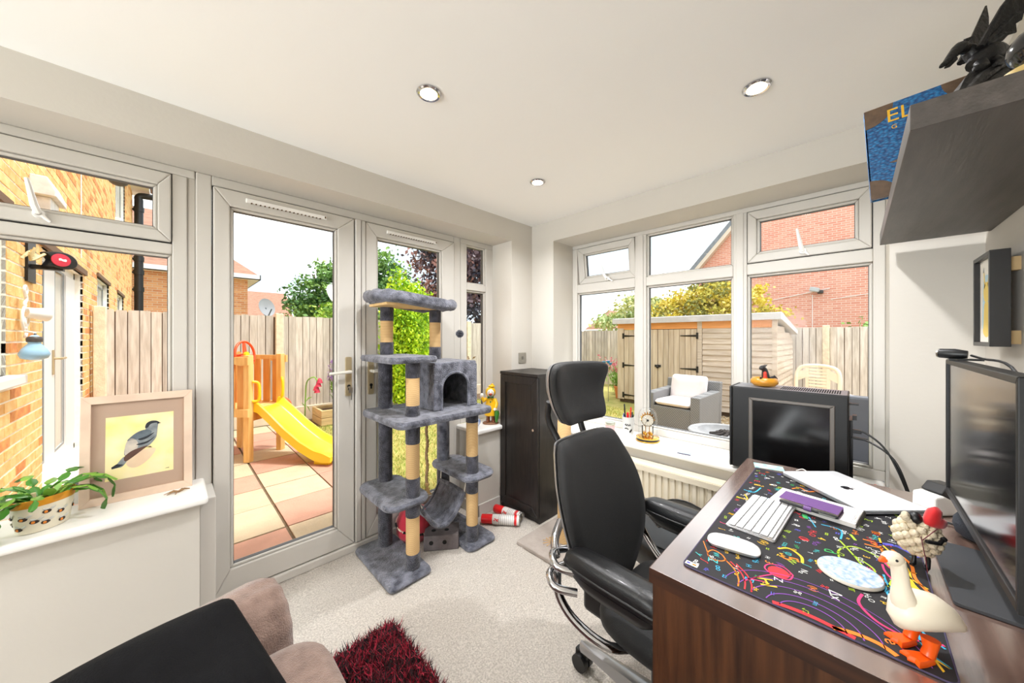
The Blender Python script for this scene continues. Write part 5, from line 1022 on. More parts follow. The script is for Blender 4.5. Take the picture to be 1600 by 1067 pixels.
# ---- mouse
ms = thing('mouse', 'glossy white low-arched computer mouse beside the keyboard', 'mouse', (1.024, .222, ZD + .0045), math.radians(10))
mo = smoothpoly([(-.0285, -.035), (-.021, -.053), (0, -.0575), (.021, -.053), (.0285, -.035), (.0285, .035), (.021, .053), (0, .0575), (-.021, .053), (-.0285, .035)], 3)
mb = MB().pad(mo, [(.93, .001), (.985, .004), (1, .008)], lambda a, c, q: (a, c, q), (0, 0)); local('base', mb, M_ALU, ms, smooth=50)
mb = MB().pad(mo, [(1, .008), (.97, .35), (.86, .68), (.6, .9), (.25, 1)], lambda a, c, q: (a, c, .008 + (q - .008) * (.0135 * (1 - (abs(c) / .075) ** 2)) if q > .01 else .008), (0, 0)); local('shell', mb, mat('gloss_white', (244, 244, 244), .12, coat=.6), ms, smooth=60)
# ---- coaster, goose, sheep
t = thing('coaster', 'round white coaster with blue marbled picture on the desk mat', 'coaster', (1.094, .010, ZD + .0045))
mb = MB().lathe([(.053, 0), (.055, .002), (.055, .006), (.0535, .008)], 40, (1.094, .01, ZD + .0045)); obj('disc', mb, mat('stone_white', (226, 218, 204), .6), t, smooth=40); mb = MB().lathe([(.0535, .0081), (.0535, .0085), (.05, .0086), (.005, .0086)], 40, (1.094, .01, ZD + .0045)); obj('picture', mb, mat('marbled_blue', (222, 228, 238), .3, col2=(120, 160, 214), vs_=95, detail=8), t, smooth=40)
er = Vector((.709, -.705, 0)); ed = Vector((-.705, -.709, 0)); uz = Vector((0, 0, 1))   # across / towards the viewer's side / up, for ornaments that stand angled on the desk
def fr(o, x, y, z): return tuple(Vector(o) + er * x + ed * y + uz * z)
go = (.905, -.068, ZD + .0045); t = thing('goose_figurine', 'white goose figurine with orange feet and bill on the desk mat', 'figurine', go)
M_GW = mat('goose_white', (236, 226, 206), .35, var=.02, vs_=10); M_GO = mat('goose_orange', (240, 92, 16), .3)
bp = [(-.022, .030), (-.018, .040), (-.006, .054), (.012, .060), (.034, .056), (.056, .046), (.073, .036), (.085, .029), (.091, .026)]; brd = [.006, .019, .0285, .031, .0285, .022, .014, .0085, .004]
mb = MB().tube([fr(go, x, 0, z + .012) for x, z in bp], brd, 18, flat=1.02)
bpn = curve([(.004, .062), (-.012, .084), (-.017, .110), (-.0205, .136), (-.025, .156)], 4); mb.tube([fr(go, x, 0, z) for x, z in bpn], list(np.interp(np.linspace(0, 1, len(bpn)), [0, .25, .55, .85, 1], [.026, .0175, .0112, .0104, .0108])), 16)
mb.ell(fr(go, -.032, 0, .159), (.0175, .0115, .0118), 16, 10, rz=math.radians(135.2), ry=-.12); obj('body', mb, M_GW, t, smooth=70)
mb = MB().tube([fr(go, -.044, 0, .159), fr(go, -.0515, 0, .1565), fr(go, -.056, 0, .155)], [.0062, .0045, .0018], 10); obj('bill', mb, M_GO, t, smooth=60)
mb = MB()
for s in (-1, 1): mb.ell(fr(go, -.037, s * .0105, .1615), (.0022, .0022, .0022), 8, 6)
obj('eye', mb, M_BLACK, t)
for s, dx in ((1, 0), (-1, .012)):
    mb = MB().tube([fr(go, .012 + dx, s * .017, .035), fr(go, .010 + dx, s * .018, .018), fr(go, .006 + dx, s * .018, .008)], [.012, .0085, .009], 10)
    c_ = Vector(fr(go, -.006 + dx, s * .018, 0)); foot = [(.018, -.007), (.016, .008), (-.004, .013), (-.019, .015), (-.016, .006), (-.022, .0), (-.016, -.006), (-.019, -.014), (-.004, -.012)]
    mb.loft([[tuple(c_ + er * a * k + ed * c * k + uz * z) for a, c in foot] for z, k in ((0, 1), (.004, 1), (.008, .8))]); obj('foot', mb, M_GO, t, smooth=40)
sh = (1.248, -.10, ZD + .0045); t = thing('sheep_figurine', 'knitted cream sheep figurine holding a red heart, standing behind the goose', 'figurine', sh)
M_WOOL = mat('cream_wool', (226, 212, 184), .9, var=.08, vs_=30, bump=.5, bs=200); mb = MB(); rs = random.Random(3)
mb.ell(fr(sh, .004, 0, .072), (.034, .032, .036), 16, 10)
for i in range(74):
    zz = 1 - 2 * (i + .5) / 74; a = i * 2.39996; r_ = math.sqrt(1 - zz * zz); mb.ell(fr(sh, .004 + .036 * r_ * math.cos(a), .034 * r_ * math.sin(a), .072 + .039 * zz), (.0088, .0088, .0088), 8, 6)
obj('fleece', mb, M_WOOL, t, smooth=60)
mb = MB().ell(fr(sh, -.008, .006, .117), (.015, .012, .014), 12, 8); obj('head', mb, M_BLACK, t, smooth=60); mb = MB().ell(fr(sh, -.026, .002, .118), (.008, .008, .012)).ell(fr(sh, -.020, .004, .110), (.007, .007, .007)); obj('tuft', mb, M_WOOL, t, smooth=60)
hp = smoothpoly([(0, -.016), (.014, -.004), (.0185, .007), (.012, .016), (.003, .011), (0, .008), (-.003, .011), (-.012, .016), (-.0185, .007), (-.014, -.004)], 3); ca, sa = math.cos(-1.1), math.sin(-1.1)
mb = MB().pad(hp, [(.3, -.013), (.8, -.010), (1, 0), (.8, .010), (.3, .013)], lambda a, c, q: fr(sh, .016 + 1.45 * (a * ca - c * sa), .022 + q * .8, .121 + 1.45 * (a * sa + c * ca)), (0, .0)); obj('heart', mb, mat('heart_red', (214, 28, 32), .7, sheen=.3), t, smooth=70)
mb = MB().tube([fr(sh, .022, .034, .083), fr(sh, .002, .044, .078), fr(sh, -.022, .040, .081)], .0042, 8).ell(fr(sh, .022, .034, .083), (.007, .007, .006)); obj('arm', mb, M_BLACK, t, smooth=60)
mb = MB().tube([fr(sh, .010, .010, .045), fr(sh, .014, .014, .022), fr(sh, .012, .014, .004), fr(sh, .004, .018, .003)], [.005, .004, .0045, .004], 8).tube([fr(sh, .0, -.006, .045), fr(sh, .002, -.004, .020), fr(sh, -.002, -.002, .004), fr(sh, -.010, 0, .003)], [.005, .004, .0045, .004], 8); obj('legs', mb, M_BLACK, t, smooth=60)
mb = MB().tube([fr(sh, -.030, .036, .090), fr(sh, -.024, .040, .040), fr(sh, -.022, .042, .012)], .0009, 5).tube([fr(sh, -.030, .038, .082), fr(sh, .01, .034, .106)], .0009, 5); obj('thread', mb, mat('thread', (110, 48, 60), .7), t)
# ---- note pad, pocket notebook, laptop, card
def frame2(a, b): d = (Vector(b) - Vector(a)); return math.atan2(d.y, d.x)
t = thing('notepad', 'white spiral-bound notepad lying on the desk mat under the purple notebook', 'notepad', (1.442, .090, ZD + .0046), math.radians(-98))
local('pages', MB().box(-.10, .10, -.062, .062, .0, .012), mat('paper_edge', (232, 228, 224), .8), t, bevel=.001); local('cover', MB().box(-.10, .10, -.063, .063, .012, .0132), mat('paper_white', (244, 238, 240), .7), t)
mb = MB()
for k in range(22): y = -.056 + k * .0053; mb.tube([(.098 + .0075 * math.cos(a), y, .0075 + .0085 * math.sin(a)) for a in np.linspace(0, 2 * PI, 11)[:-1]], .0009, 5, loop=True)
local('spiral', mb, M_STEEL, t, smooth=60)
mb = MB()
for k in range(22): y = -.056 + k * .0053; mb.tube([(.090, y, .0131), (.090, y, .0134)], .0012, 6)
local('punched_hole', mb, M_HOLE, t)
t = thing('pocket_notebook', 'purple pocket notebook with a black pen in its loop, on the notepad', 'notebook', (1.408, .100, ZD + .0180), math.radians(-98))
M_PUR = mat('purple_leather', (104, 66, 130), .45, bump=.1, bs=200); local('pages', MB().box(-.068, .066, -.031, .036, .0012, .0125), mat('page_cream', (232, 220, 206), .8), t); local('cover', MB().box(-.070, .070, -.034, .037, .0125, .0145).box(-.070, .070, -.034, .037, .0, .0014).box(-.070, .070, .036, .0385, .0, .0145), M_PUR, t, bevel=.0008)
pn = local('pen', MB().tube([(-.066, -.041, .007), (-.05, -.041, .007), (.066, -.041, .007), (.072, -.041, .007)], [.0035, .0052, .0052, .003], 10), M_BLACK, t, smooth=40); local('clip', MB().box(.03, .066, -.0475, -.0455, .005, .0085), M_STEEL, pn); local('pen_loop', MB().tube([(-.006, -.041, .007), (.012, -.041, .007)], .0072, 12), M_PUR, t, smooth=40)
la = Vector((1.694, .207)); lb = Vector((1.481, -.011)); lc_ = Vector((1.663, -.062)); dl_ = (lb - la).normalized()
t = thing('laptop', 'closed silver laptop with an apple emblem lying across the far end of the desk mat', 'laptop', (1.664, .022, ZD + .005), frame2(la, lb))
o_ = rrect(.304, .212, .012, 5)
local('base', MB().loft([[(a * k, c * k, z) for a, c in o_] for z, k in ((.001, .97), (.004, 1), (.0095, 1))]), M_ALU, t, smooth=40); ld_ = local('lid', MB().loft([[(a * k, c * k, z) for a, c in o_] for z, k in ((.0103, .995), (.0110, 1), (.0150, 1), (.0160, .985))]), mat('laptop_silver', (232, 234, 238), .32, metal=.1), t, smooth=40)
ap = smoothpoly([(0, .011), (.006, .014), (.012, .012), (.0145, .007), (.011, .003), (.0105, -.002), (.0135, -.006), (.010, -.013), (.005, -.015), (0, -.0135), (-.005, -.015), (-.0105, -.012), (-.014, -.004), (-.0135, .007), (-.009, .013), (-.004, .0135)], 3)
mb = MB().loft([[(a, c, z) for a, c in ap] for z in (.0159, .0164)]); mb.pad(smoothpoly([(.000, .0155), (.002, .020), (.006, .023), (.006, .019), (.003, .016)], 3), [(1, .0159), (1, .0164)], lambda a, c, q: (a, c, q)); local('emblem', mb, mat('emblem_dark', (62, 66, 74), .15, metal=.8), ld_)
t = thing('postcard', 'small pale turquoise picture card lying at the far edge of the desk', 'card', (1.775, .262, ZD + .0003), math.radians(14)); local('card', MB().box(-.03, .03, -.055, .045, 0, .0012), mat('card_turq', (130, 200, 210), .5, col2=(226, 226, 200), vs_=40), t)
mb = MB().tube([(1.80 + .012 * math.sin(k * .5) + .02 * k / 20, .17 - .10 * k / 20, ZD + .004 + .006 * math.sin(k * .4) ** 2) for k in range(21)], .0018, 6); obj('white_cable', mb, M_SILL, smooth=60, label='thin white cable lying on the desk behind the laptop', cat='cable')
# ---- monitor
t = thing('monitor', 'large black computer monitor standing against the right wall', 'monitor', (1.25, -.22, ZD)); mX0, mX1, mZ0, mZ1, mY = .945, 1.556, .862, 1.238, -.18
M_MB = mat('monitor_black', (11, 11, 12), .45); mb = MB(); mitre(mb, 'A', (mX0, mX1, mZ0, mZ1), (mX0 + .011, mX1 - .011, mZ0 + .017, mZ1 - .013), mY - .028, mY); obj('bezel', mb, M_MB, t, bevel=.002)
obj('screen', MB().box(mX0 + .011, mX1 - .011, mY - .02, mY - .004, mZ0 + .017, mZ1 - .013), mat('screen_black', (14, 13, 14), .12, spec=.6), t); obj('back_cover', MB().box(mX0 + .004, mX1 - .004, mY - .045, mY - .022, mZ0 + .004, mZ1 - .004), M_MB, t, bevel=.01)
obj('stand_neck', MB().box(1.24, 1.32, -.30, -.245, .765, 1.08).box(1.24, 1.32, -.29, -.215, 1.02, 1.09), M_MB, t, bevel=.006)
mb = MB().loft([[(a, c, ZD + z) for a, c in rrect(.315, .195, .008, 3, 1.285, -.2385)] for z in (.0005, .008)]); obj('stand_base', mb, mat('slate_base', (58, 60, 64), .5), t, smooth=40, bevel=.001)
t = thing('webcam', 'small black and silver webcam clipped on top of the monitor', 'webcam', (1.50, -.19, 1.24)); mb = MB().tube([(1.512, -.165, 1.256), (1.502, -.190, 1.255), (1.497, -.21, 1.254)], [.0125, .0138, .010], 18); obj('body', mb, M_BLACK, t, smooth=40)
mb = MB().tube([(1.512, -.1648, 1.256), (1.5135, -.1615, 1.2562)], [.0122, .011], 18); f_ = obj('front', mb, M_STEEL, t, smooth=40); mb = MB().tube([(1.5134, -.1617, 1.2562), (1.514, -.1605, 1.2563)], .0045, 12); obj('lens', mb, M_HOLE, f_)
mb = MB().box(1.488, 1.508, -.235, -.178, 1.238, 1.243).tube(curve([(1.49, -.215, 1.252), (1.44, -.225, 1.246), (1.30, -.24, 1.235), (1.15, -.245, 1.15)], 5), .003, 6); obj('clip_and_cable', mb, M_BLACK, t)
t = thing('docking_stand', 'white wedge charging stand holding a black hexagonal device beside the monitor', 'stand', (1.70, -.185, ZD)); T = Matrix.Translation((1.70, -.185, ZD)) @ Matrix.Rotation(math.radians(-42), 4, 'Z')
mb = MB().prism([(-.055, .001), (.055, .001), (.06, .02), (-.025, .062), (-.052, .058)], -.03, .03, 'y', M=T); obj('wedge', mb, M_SILL, t, bevel=.005); mb = MB().prism([(.058, .018), (.072, .055), (.035, .088), (-.008, .090), (-.03, .066)], -.026, .026, 'y', M=T); obj('hexagon', mb, M_BLACK, t, bevel=.003)
t = thing('smart_speaker', 'small dark grey ball speaker on the desk below the monitor', 'speaker', (1.49, -.205, ZD)); mb = MB().lathe([(.028, .001), (.041, .012), (.046, .032), (.044, .05), (.033, .068), (.012, .077), (.002, .078)], 26, (1.535, -.235, ZD)); obj('ball', mb, mat('speaker_fabric', (52, 56, 64), .8, bump=.3, bs=400), t, smooth=60); mb = MB().lathe([(.03, 0.0003), (.0315, .003), (.03, .006)], 24, (1.535, -.235, ZD)); obj('foot', mb, M_BLACK, t)
t = thing('usb_hub', 'black cable adapter running from the laptop towards the monitor', 'adapter', (1.60, -.16, ZD)); mb = MB().box(-.03, .03, -.011, .011, .0, .011, Matrix.Translation((1.60, -.155, ZD + .0008)) @ Matrix.Rotation(-.8, 4, 'Z')); obj('adapter', mb, M_BLACK, t, bevel=.002)
mb = MB().tube(curve([(1.575, -.13, ZD + .006), (1.60, -.155, ZD + .006), (1.60, -.2, ZD + .005), (1.57, -.28, ZD + .004)], 6), .003, 6); obj('cable', mb, M_BLACK, t, smooth=60)
# ================================================================= computer case on the sill
pc = thing('computer_case', 'black computer tower with framed side panel standing on the window sill', 'computer', (2.22, .24, .607)); x0, x1, y0, y1, z0, z1 = 2.10, 2.31, .02, .462, .622, 1.043
obj('shell', MB().box(x0 + .004, x1, y0, y1, z0, z1), M_MB, pc, bevel=.004); sp = obj('side_panel', MB().box(x0, x0 + .006, y0 + .004, y1 - .004, z0 + .006, z1 - .006), mat('case_black', (7, 7, 8), .5, var=.06, vs_=4), pc, bevel=.002)
mb = MB(); mitre(mb, 'B', (y0 + .045, y1 - .075, z0 + .035, z1 - .050), (y0 + .062, y1 - .092, z0 + .050, z1 - .064), x0 - .006, x0 + .002); obj('panel_frame', mb, mat('panel_rim', (96, 90, 84), .35), sp, bevel=.003); obj('dark_window', MB().box(x0 - .003, x0 + .001, y0 + .064, y1 - .094, z0 + .052, z1 - .066), mat('dark_acrylic', (12, 12, 13), .15), sp)
mb = MB()
for i in range(26):
    for j in range(9): mb.cbox((2.14 + j * .015, .05 + i * .0085 + .0, z1 + .0006), (.008, .0045, .0012))
obj('top_grille', mb, M_HOLE, pc, kind='stuff'); obj('top_plate', MB().box(x0 + .01, x1 - .008, y0 + .006, y1 - .006, z1 - .001, z1 + .0002), mat('top_plate', (120, 122, 128), .35), pc)
obj('front_fascia', MB().box(x0 + .004, x1 - .004, y1, y1 + .012, z0, z1), M_BLACK, pc, bevel=.004)
for y in (.06, .42): obj('foot', MB().box(x0 + .02, x1 - .02, y - .015, y + .015, .6075, z0 + .002), M_BLACK, pc, bevel=.003)
mb = MB().box(2.14, 2.28, .008, .022, .66, .93).box(2.16, 2.20, -.004, .01, .93, .95).box(2.13, 2.15, -.01, .02, 1.0, 1.008).box(2.13, 2.15, -.008, .02, .64, .648); obj('rear_ports', mb, M_BLACK, pc)
t = thing('power_cables', 'two black cables hanging from the rear of the computer case to the desk edge', 'cable', (2.17, -.03, .6))
for pts in ([(2.14, .01, .885), (2.13, -.03, .885), (2.10, -.09, .83), (2.08, -.14, .70), (2.06, -.17, .56), (2.06, -.19, .40)], [(2.14, .01, .855), (2.13, -.04, .85), (2.09, -.11, .80), (2.075, -.15, .68), (2.055, -.175, .55), (2.05, -.2, .40)]): obj('cable', MB().tube(curve(pts, 6), .004, 8), M_BLACK, t, smooth=60)
obj('plug', MB().cbox((2.14, -.004, .885), (.018, .03, .016)).cbox((2.14, -.012, .855), (.014, .05, .01)), M_BLACK, t, bevel=.002)
# dragon hatching from an egg, on the case
dg = (2.185, .335, z1); t = thing('dragon_egg_figurine', 'small black dragon hatching from a golden egg on top of the computer case', 'figurine', dg)
mb = MB().lathe([(.012, .0005), (.046, .006), (.060, .020), (.060, .034), (.052, .046), (.048, .048), (.04, .04), (.01, .03)], 24, dg, sx=.8, sy=1.0); obj('egg', mb, mat('egg_gold', (206, 142, 40), .3, var=.15, vs_=20, coat=.3), t, smooth=50)
mb = MB(); D = lambda x, y, z: fr(dg, x, y, z)
mb.tube(curve([D(.012, 0, .03), D(.006, .0, .06), D(.002, .0, .085), D(-.010, .004, .098), D(-.028, .006, .094)], 4), list(np.interp(np.linspace(0, 1, 17), [0, .5, .7, .85, 1], [.020, .013, .010, .013, .005])), 10); mb.ell(D(-.010, .004, .100), (.016, .011, .011))
for k in range(6): mb.ell(D(.016 - .004 * k + .012 * math.sin(k), 0, .05 + .011 * k), (.005, .004, .007))
mb.tube([D(-.002, .008, .106), D(.008, .012, .118)], [.004, .001], 6).tube([D(-.002, -.004, .106), D(.010, -.004, .118)], [.004, .001], 6); mb.tube([D(.02, .02, .045), D(.034, .026, .056), D(.046, .028, .044)], [.009, .007, .003], 8).tube([D(-.03, .02, .045), D(-.040, .026, .052)], [.007, .003], 8); mb.prism([(0, 0), (.03, .02), (.026, .004), (.034, -.006)], -.003, .003, 'y', M=Matrix.Translation(D(.02, -.01, .058)))
obj('dragon', mb, mat('dragon_dark', (44, 42, 44), .45, var=.2, vs_=40, bump=.4), t, smooth=60)
mb = MB().tube(curve([D(-.002, .012, .034), D(-.006, .014, .056), D(-.004, .011, .080)], 4), [.010] * 4 + [.008] * 4 + [.004], 8); obj('red_chest', mb, mat('chest_red', (196, 52, 32), .5), t, smooth=60)
# bits on the sill beside the case
t = thing('orange_toy', 'small bright orange curved toy on the sill beside the computer case', 'toy', (2.2, -.055, .607)); mb = MB().tube(curve([(2.215, -.012, .613), (2.20, -.05, .614), (2.19, -.07, .628), (2.185, -.058, .655)], 5), [.006 + .004 * math.sin(i / 15 * PI) for i in range(15)] + [.002], 8); obj('tail', mb, M_ORG, t, smooth=60)
mb = MB().ell((2.22, -.078, .614), (.02, .014, .007)).ell((2.20, -.086, .613), (.014, .01, .006)); obj('green_blob', mb, mat('teal_plastic', (60, 186, 160), .3), smooth=60, label='small teal plastic lump on the sill beside the orange toy', cat='toy')
# ---- things on the wide window sill
ZS3 = .6075
t = thing('pen_mug', 'tall white lettered mug holding pens on the wide sill', 'mug', (2.27, 1.125, ZS3)); T = Matrix.Translation((2.27, 1.125, ZS3))
mb = MB().lathe([(.034, .0005), (.037, .003), (.0405, .135), (.0415, .138), (.039, .138), (.036, .02), (.005, .015)], 28, M=T); obj('cup', mb, mat('mug_white', (226, 226, 222), .25), t, smooth=40)
mb = MB(); a0 = math.radians(205)
def mugbox(a, z, w_, h_): mb.cbox((.0400 * math.cos(a) + 0, .0400 * math.sin(a), z), (.0022, w_, h_), M=T, rz=a)
for k in range(9): mugbox(a0 - .5 + k * .11, .086 + .004 * math.sin(k * 2), .0032, .007 + .004 * (k % 2))
for k in range(5): mugbox(a0 - .52 + k * .13, .060 + .003 * math.sin(k), .004, .007)
for k in range(4): mugbox(a0 + .28 + k * .10, .040 + .004 * k, .0045, .014)
obj('lettering', mb, mat('print_black', (26, 26, 26), .5), t)
def pen(label, dx, dy, lx, ly, L_, col, tipc=None, r=.004):
    t2 = thing('pen', label, 'pen', (2.27 + dx, 1.125 + dy, ZS3 + .02)); p = Vector((2.27 + dx, 1.125 + dy, ZS3 + .02)); d = Vector((lx, ly, 1)).normalized()
    obj('barrel', MB().tube([p, p + d * L_ * .62], r, 8), mat('pen%s' % (col,), col, .35), t2, smooth=40); obj('cap', MB().tube([p + d * L_ * .62, p + d * L_ * .63, p + d * L_ * .97, p + d * L_], [r, r * 1.25, r * 1.2, r * .5], 8), mat('pen%s' % (tipc or col,), tipc or col, .3), t2, smooth=40)
pen('gold pen with a long black cap, tallest in the lettered mug', -.002, .014, -.02, .06, .205, (198, 160, 84), (24, 24, 26)); pen('yellow pencil with a red top in the lettered mug', .002, -.008, .02, -.05, .185, (236, 170, 50), (220, 34, 30)); pen('thick red marker in the lettered mug', -.008, -.002, -.03, .0, .150, (216, 24, 28), None, .007)
pen('blue pen leaning left in the lettered mug', .0, .022, .0, .08, .135, (40, 90, 190)); pen('black pen beside the red marker in the mug', -.012, .012, -.05, .03, .138, (28, 28, 30), None, .006); pen('black pen behind the red marker in the mug', .012, -.016, .04, -.03, .150, (34, 34, 40)); pen('dark green pen leaning right in the lettered mug', .004, -.024, .0, -.09, .138, (40, 56, 46))
t = thing('candle_jar', 'small pink glass jar with a silver lid on the wide sill', 'jar', (2.27, 1.265, ZS3)); T = Matrix.Translation((2.27, 1.265, ZS3)); obj('jar', MB().lathe([(.03, .0005), (.034, .004), (.034, .05), (.032, .056)], 24, M=T), mat('pink_glass', (226, 186, 186), .15), t, smooth=40); obj('lid', MB().lathe([(.035, .056), (.036, .058), (.036, .072), (.034, .074), (.003, .0745)], 24, M=T), mat('lid_silver', (196, 196, 178), .25, metal=.7), t, smooth=40)
# anniversary clock under a dome
cl = thing('anniversary_clock', 'gold anniversary clock under a glass dome on the wide sill', 'clock', (2.265, .985, ZS3)); c0 = (2.265, .985, ZS3); T = Matrix.Translation(c0); M_GOLD = mat('polished_gold', (232, 178, 78), .16, metal=1)
obj('base', MB().lathe([(.070, .0005), (.077, .003), (.077, .008), (.072, .010)], 36, M=T), M_GOLD, cl, smooth=40); obj('base_band', MB().lathe([(.072, .010), (.073, .013), (.073, .021), (.070, .023)], 36, M=T), mat('clock_black', (30, 26, 24), .2), cl, smooth=40); obj('base_top', MB().lathe([(.073, .021), (.074, .023), (.074, .027), (.065, .030), (.003, .031)], 36, M=T), M_GOLD, cl, smooth=40)
e1 = Vector((-.62, .785, 0)); en = Vector((-.90, -.43, 0)).normalized(); e1 = Vector((-en.y, en.x, 0))   # dial faces into the room
def cf(x, y, z): return tuple(Vector(c0) + e1 * x + en * y + uz * z)
for s in (-1, 1): obj('pillar', MB().tube([cf(s * .033, 0, .03), cf(s * .033, 0, .10)], .0042, 10), mat('pillar_steel', (150, 150, 150), .15, metal=1), cl, smooth=40)
mb = MB().tube([cf(-.012, -.008, .03), cf(-.012, -.008, .10)], .003, 8).tube([cf(.012, -.008, .03), cf(.012, -.008, .10)], .003, 8); mb.cbox(cf(0, -.012, .10), (.05, .02, .006), rz=math.atan2(e1.y, e1.x)); mb.tube([cf(0, -.022, .135), cf(0, .0, .135)], .040, 28)
for k in range(9): a = PI * k / 8; mb.tube([cf(.037 * math.cos(a), -.01, .135 + .037 * math.sin(a)), cf(.047 * math.cos(a), -.01, .135 + .05 * math.sin(a) + .006)], [.006, .0015], 6)
obj('movement', mb, M_GOLD, cl, smooth=40)
d_ = obj('dial', MB().tube([cf(0, 0, .135), cf(0, .004, .135)], .036, 32), mat('dial_cream', (214, 206, 190), .4), cl, smooth=40); mb = MB().tube([cf(0, .005, .135), cf(-.012, .005, .147)], .0014, 5).tube([cf(0, .005, .135), cf(-.014, .005, .118)], .0012, 5)
for k in range(12): a = PI * k / 6; mb.tube([cf(.027 * math.cos(a), .0045, .135 + .027 * math.sin(a)), cf(.033 * math.cos(a), .0045, .135 + .033 * math.sin(a))], .001, 4)
mb.tube([cf(0, .004, .135), cf(0, .006, .135)], .008, 10); obj('hands', mb, MATS['print_black'], d_)
mb = MB().tube([cf(0, .004, .10), cf(0, .004, .05)], .001, 5)
for k in range(4): a = PI / 2 * k + .5; mb.ell(cf(.026 * math.cos(a), .004 + .02 * math.sin(a), .048), (.010, .010, .010), 12, 8); mb.tube([cf(0, .004, .052), cf(.026 * math.cos(a), .004 + .02 * math.sin(a), .050)], .0018, 5); mb.tube([cf(.026 * math.cos(a), .004 + .02 * math.sin(a), .056), cf(.026 * math.cos(a), .004 + .02 * math.sin(a), .066)], .0018, 5)
obj('pendulum', mb, M_GOLD, cl, smooth=50)
obj('glass_dome', MB().lathe([(.060, .031), (.060, .155), (.057, .178), (.048, .199), (.033, .213), (.016, .219), (.002, .2205)], 36, M=T, cap=False), glass_mat('dome_glass', (.985, .99, .99), 1.2), cl, smooth=70)
t = thing('glass_coaster', 'small clear glass plate with a dark edge lying on the wide sill', 'plate', (2.18, .72, ZS3), .1); local('plate', MB().box(-.035, .035, -.035, .035, 0, .004), glass_mat('plate_glass', (.93, .95, .95), 2), t); local('edge', MB().box(-.036, -.0345, -.036, .036, 0, .0045), MATS['mat_edge'], t)
# ---- left sill: plant, picture, twig
ZS1 = .6405
pl = thing('christmas_cactus', 'trailing green cactus in a cream pot painted with bees', 'potted plant', (-.318, 2.0, ZS1)); p0 = Vector((-.318, 2.0, ZS1)); T = Matrix.Translation(p0) @ Matrix.Rotation(.75, 4, 'Z')
def oval(rx, ry, z, n=32): return [(rx * math.cos(2 * PI * k / n), ry * math.sin(2 * PI * k / n), z) for k in range(n)]
pot = obj('pot', MB().loft([oval(.058, .040, .0005), oval(.062, .043, .003), oval(.074, .053, .092), oval(.070, .049, .092), oval(.066, .046, .06)], M=T), mat('pot_cream', (238, 230, 208), .3), pl, smooth=50)
obj('rim', MB().loft([oval(.0745, .0535, .090), oval(.077, .056, .112), oval(.076, .055, .115), oval(.071, .050, .114), oval(.069, .048, .09)], M=T), mat('pot_yellow', (222, 152, 40), .3), pot, smooth=50); obj('soil', MB().loft([oval(.07, .049, .085), oval(.07, .049, .1), oval(.03, .02, .104)], M=T), M_SOIL, pl, smooth=50)
mb = MB()
for off, z in ((-.55, .055), (-.80, .022), (-.15, .040), (.25, .066), (.22, .030), (.75, .052), (.85, .020), (1.6, .05), (2.2, .03), (2.8, .06), (3.4, .03), (4.0, .055), (4.6, .03), (5.0, .06)):
    a = -2.16 + off; f_ = (z / .092); rx, ry = .0625 + .012 * f_, .0435 + .0098 * f_; q = Vector((rx * math.cos(a), ry * math.sin(a), z)); nn = Vector((math.cos(a) / rx, math.sin(a) / ry, 0)).normalized(); tt = Vector((-nn.y, nn.x, 0)); Mb = T @ Matrix.Translation(q) @ Matrix(((tt.x, nn.x, 0, 0), (tt.y, nn.y, 0, 0), (0, 0, 1, 0), (0, 0, 0, 1)))
    Mb = Mb @ Matrix.Scale(1.25, 4); mb.mi = 0; mb.ell((0, 0, 0), (.0085, .002, .0055), 10, 6, M=Mb); mb.mi = 1; mb.ell((-.002, .0006, -.0005), (.0042, .002, .004), 8, 6, M=Mb); mb.mi = 2
    for s in (-1, 1): mb.ell((.004 + s * .006, .0003, .006), (.007, .001, .003), 8, 5, M=Mb, ry=-s * .5)
obj('bee_print', mb, [mat('bee_dark', (44, 30, 24), .5), mat('bee_orange', (226, 132, 40), .5), mat('bee_wing', (206, 204, 196), .4)], pot)
M_CAC = mat('cactus_green', (70, 128, 44), .4, var=.2, vs_=16, rand=.15); M_CAC2 = mat('cactus_light', (120, 166, 60), .4, var=.18, vs_=16, rand=.12)
def seglf(p, d, L_, w_, up, m):
    d = Vector(d).normalized(); s_ = d.cross(Vector(up)).normalized(); n_ = s_.cross(d); mb = MB(); pr = [(0, .16), (.12, .45), (.3, .85), (.45, 1), (.62, .9), (.8, .88), (.93, .55), (1, .12)]
    mb.loft([[tuple(Vector(p) + d * (t_ * L_) + s_ * (w_ * k * c) + n_ * (h_ * .004)) for c, h_ in ((1, 0), (.4, .8), (0, 1.1), (-.4, .8), (-1, 0), (0, -.5))] for t_, k in pr]); obj('leaf_segment', mb, m, pl, smooth=70); return Vector(p) + d * L_
rs = random.Random(11)
arms = [(-160, .9, 5), (-170, .5, 6), (175, .7, 5), (-118, .55, 3), (-75, .8, 2), (-40, .5, 4), (-12, .6, 5), (15, .5, 4), (60, .7, 3), (110, .8, 3), (-180, .3, 6), (-95, 1.1, 2), (170, .1, 5), (-165, 1.2, 6), (-30, .2, 3), (20, 1.2, 5), (90, .9, 4), (45, .4, 4), (120, .3, 4), (-150, .3, 4), (0, .9, 4), (-20, .9, 4), (140, .5, 3), (200, .2, 6), (-5, .25, 5), (-145, .75, 5), (160, 1.1, 4)]
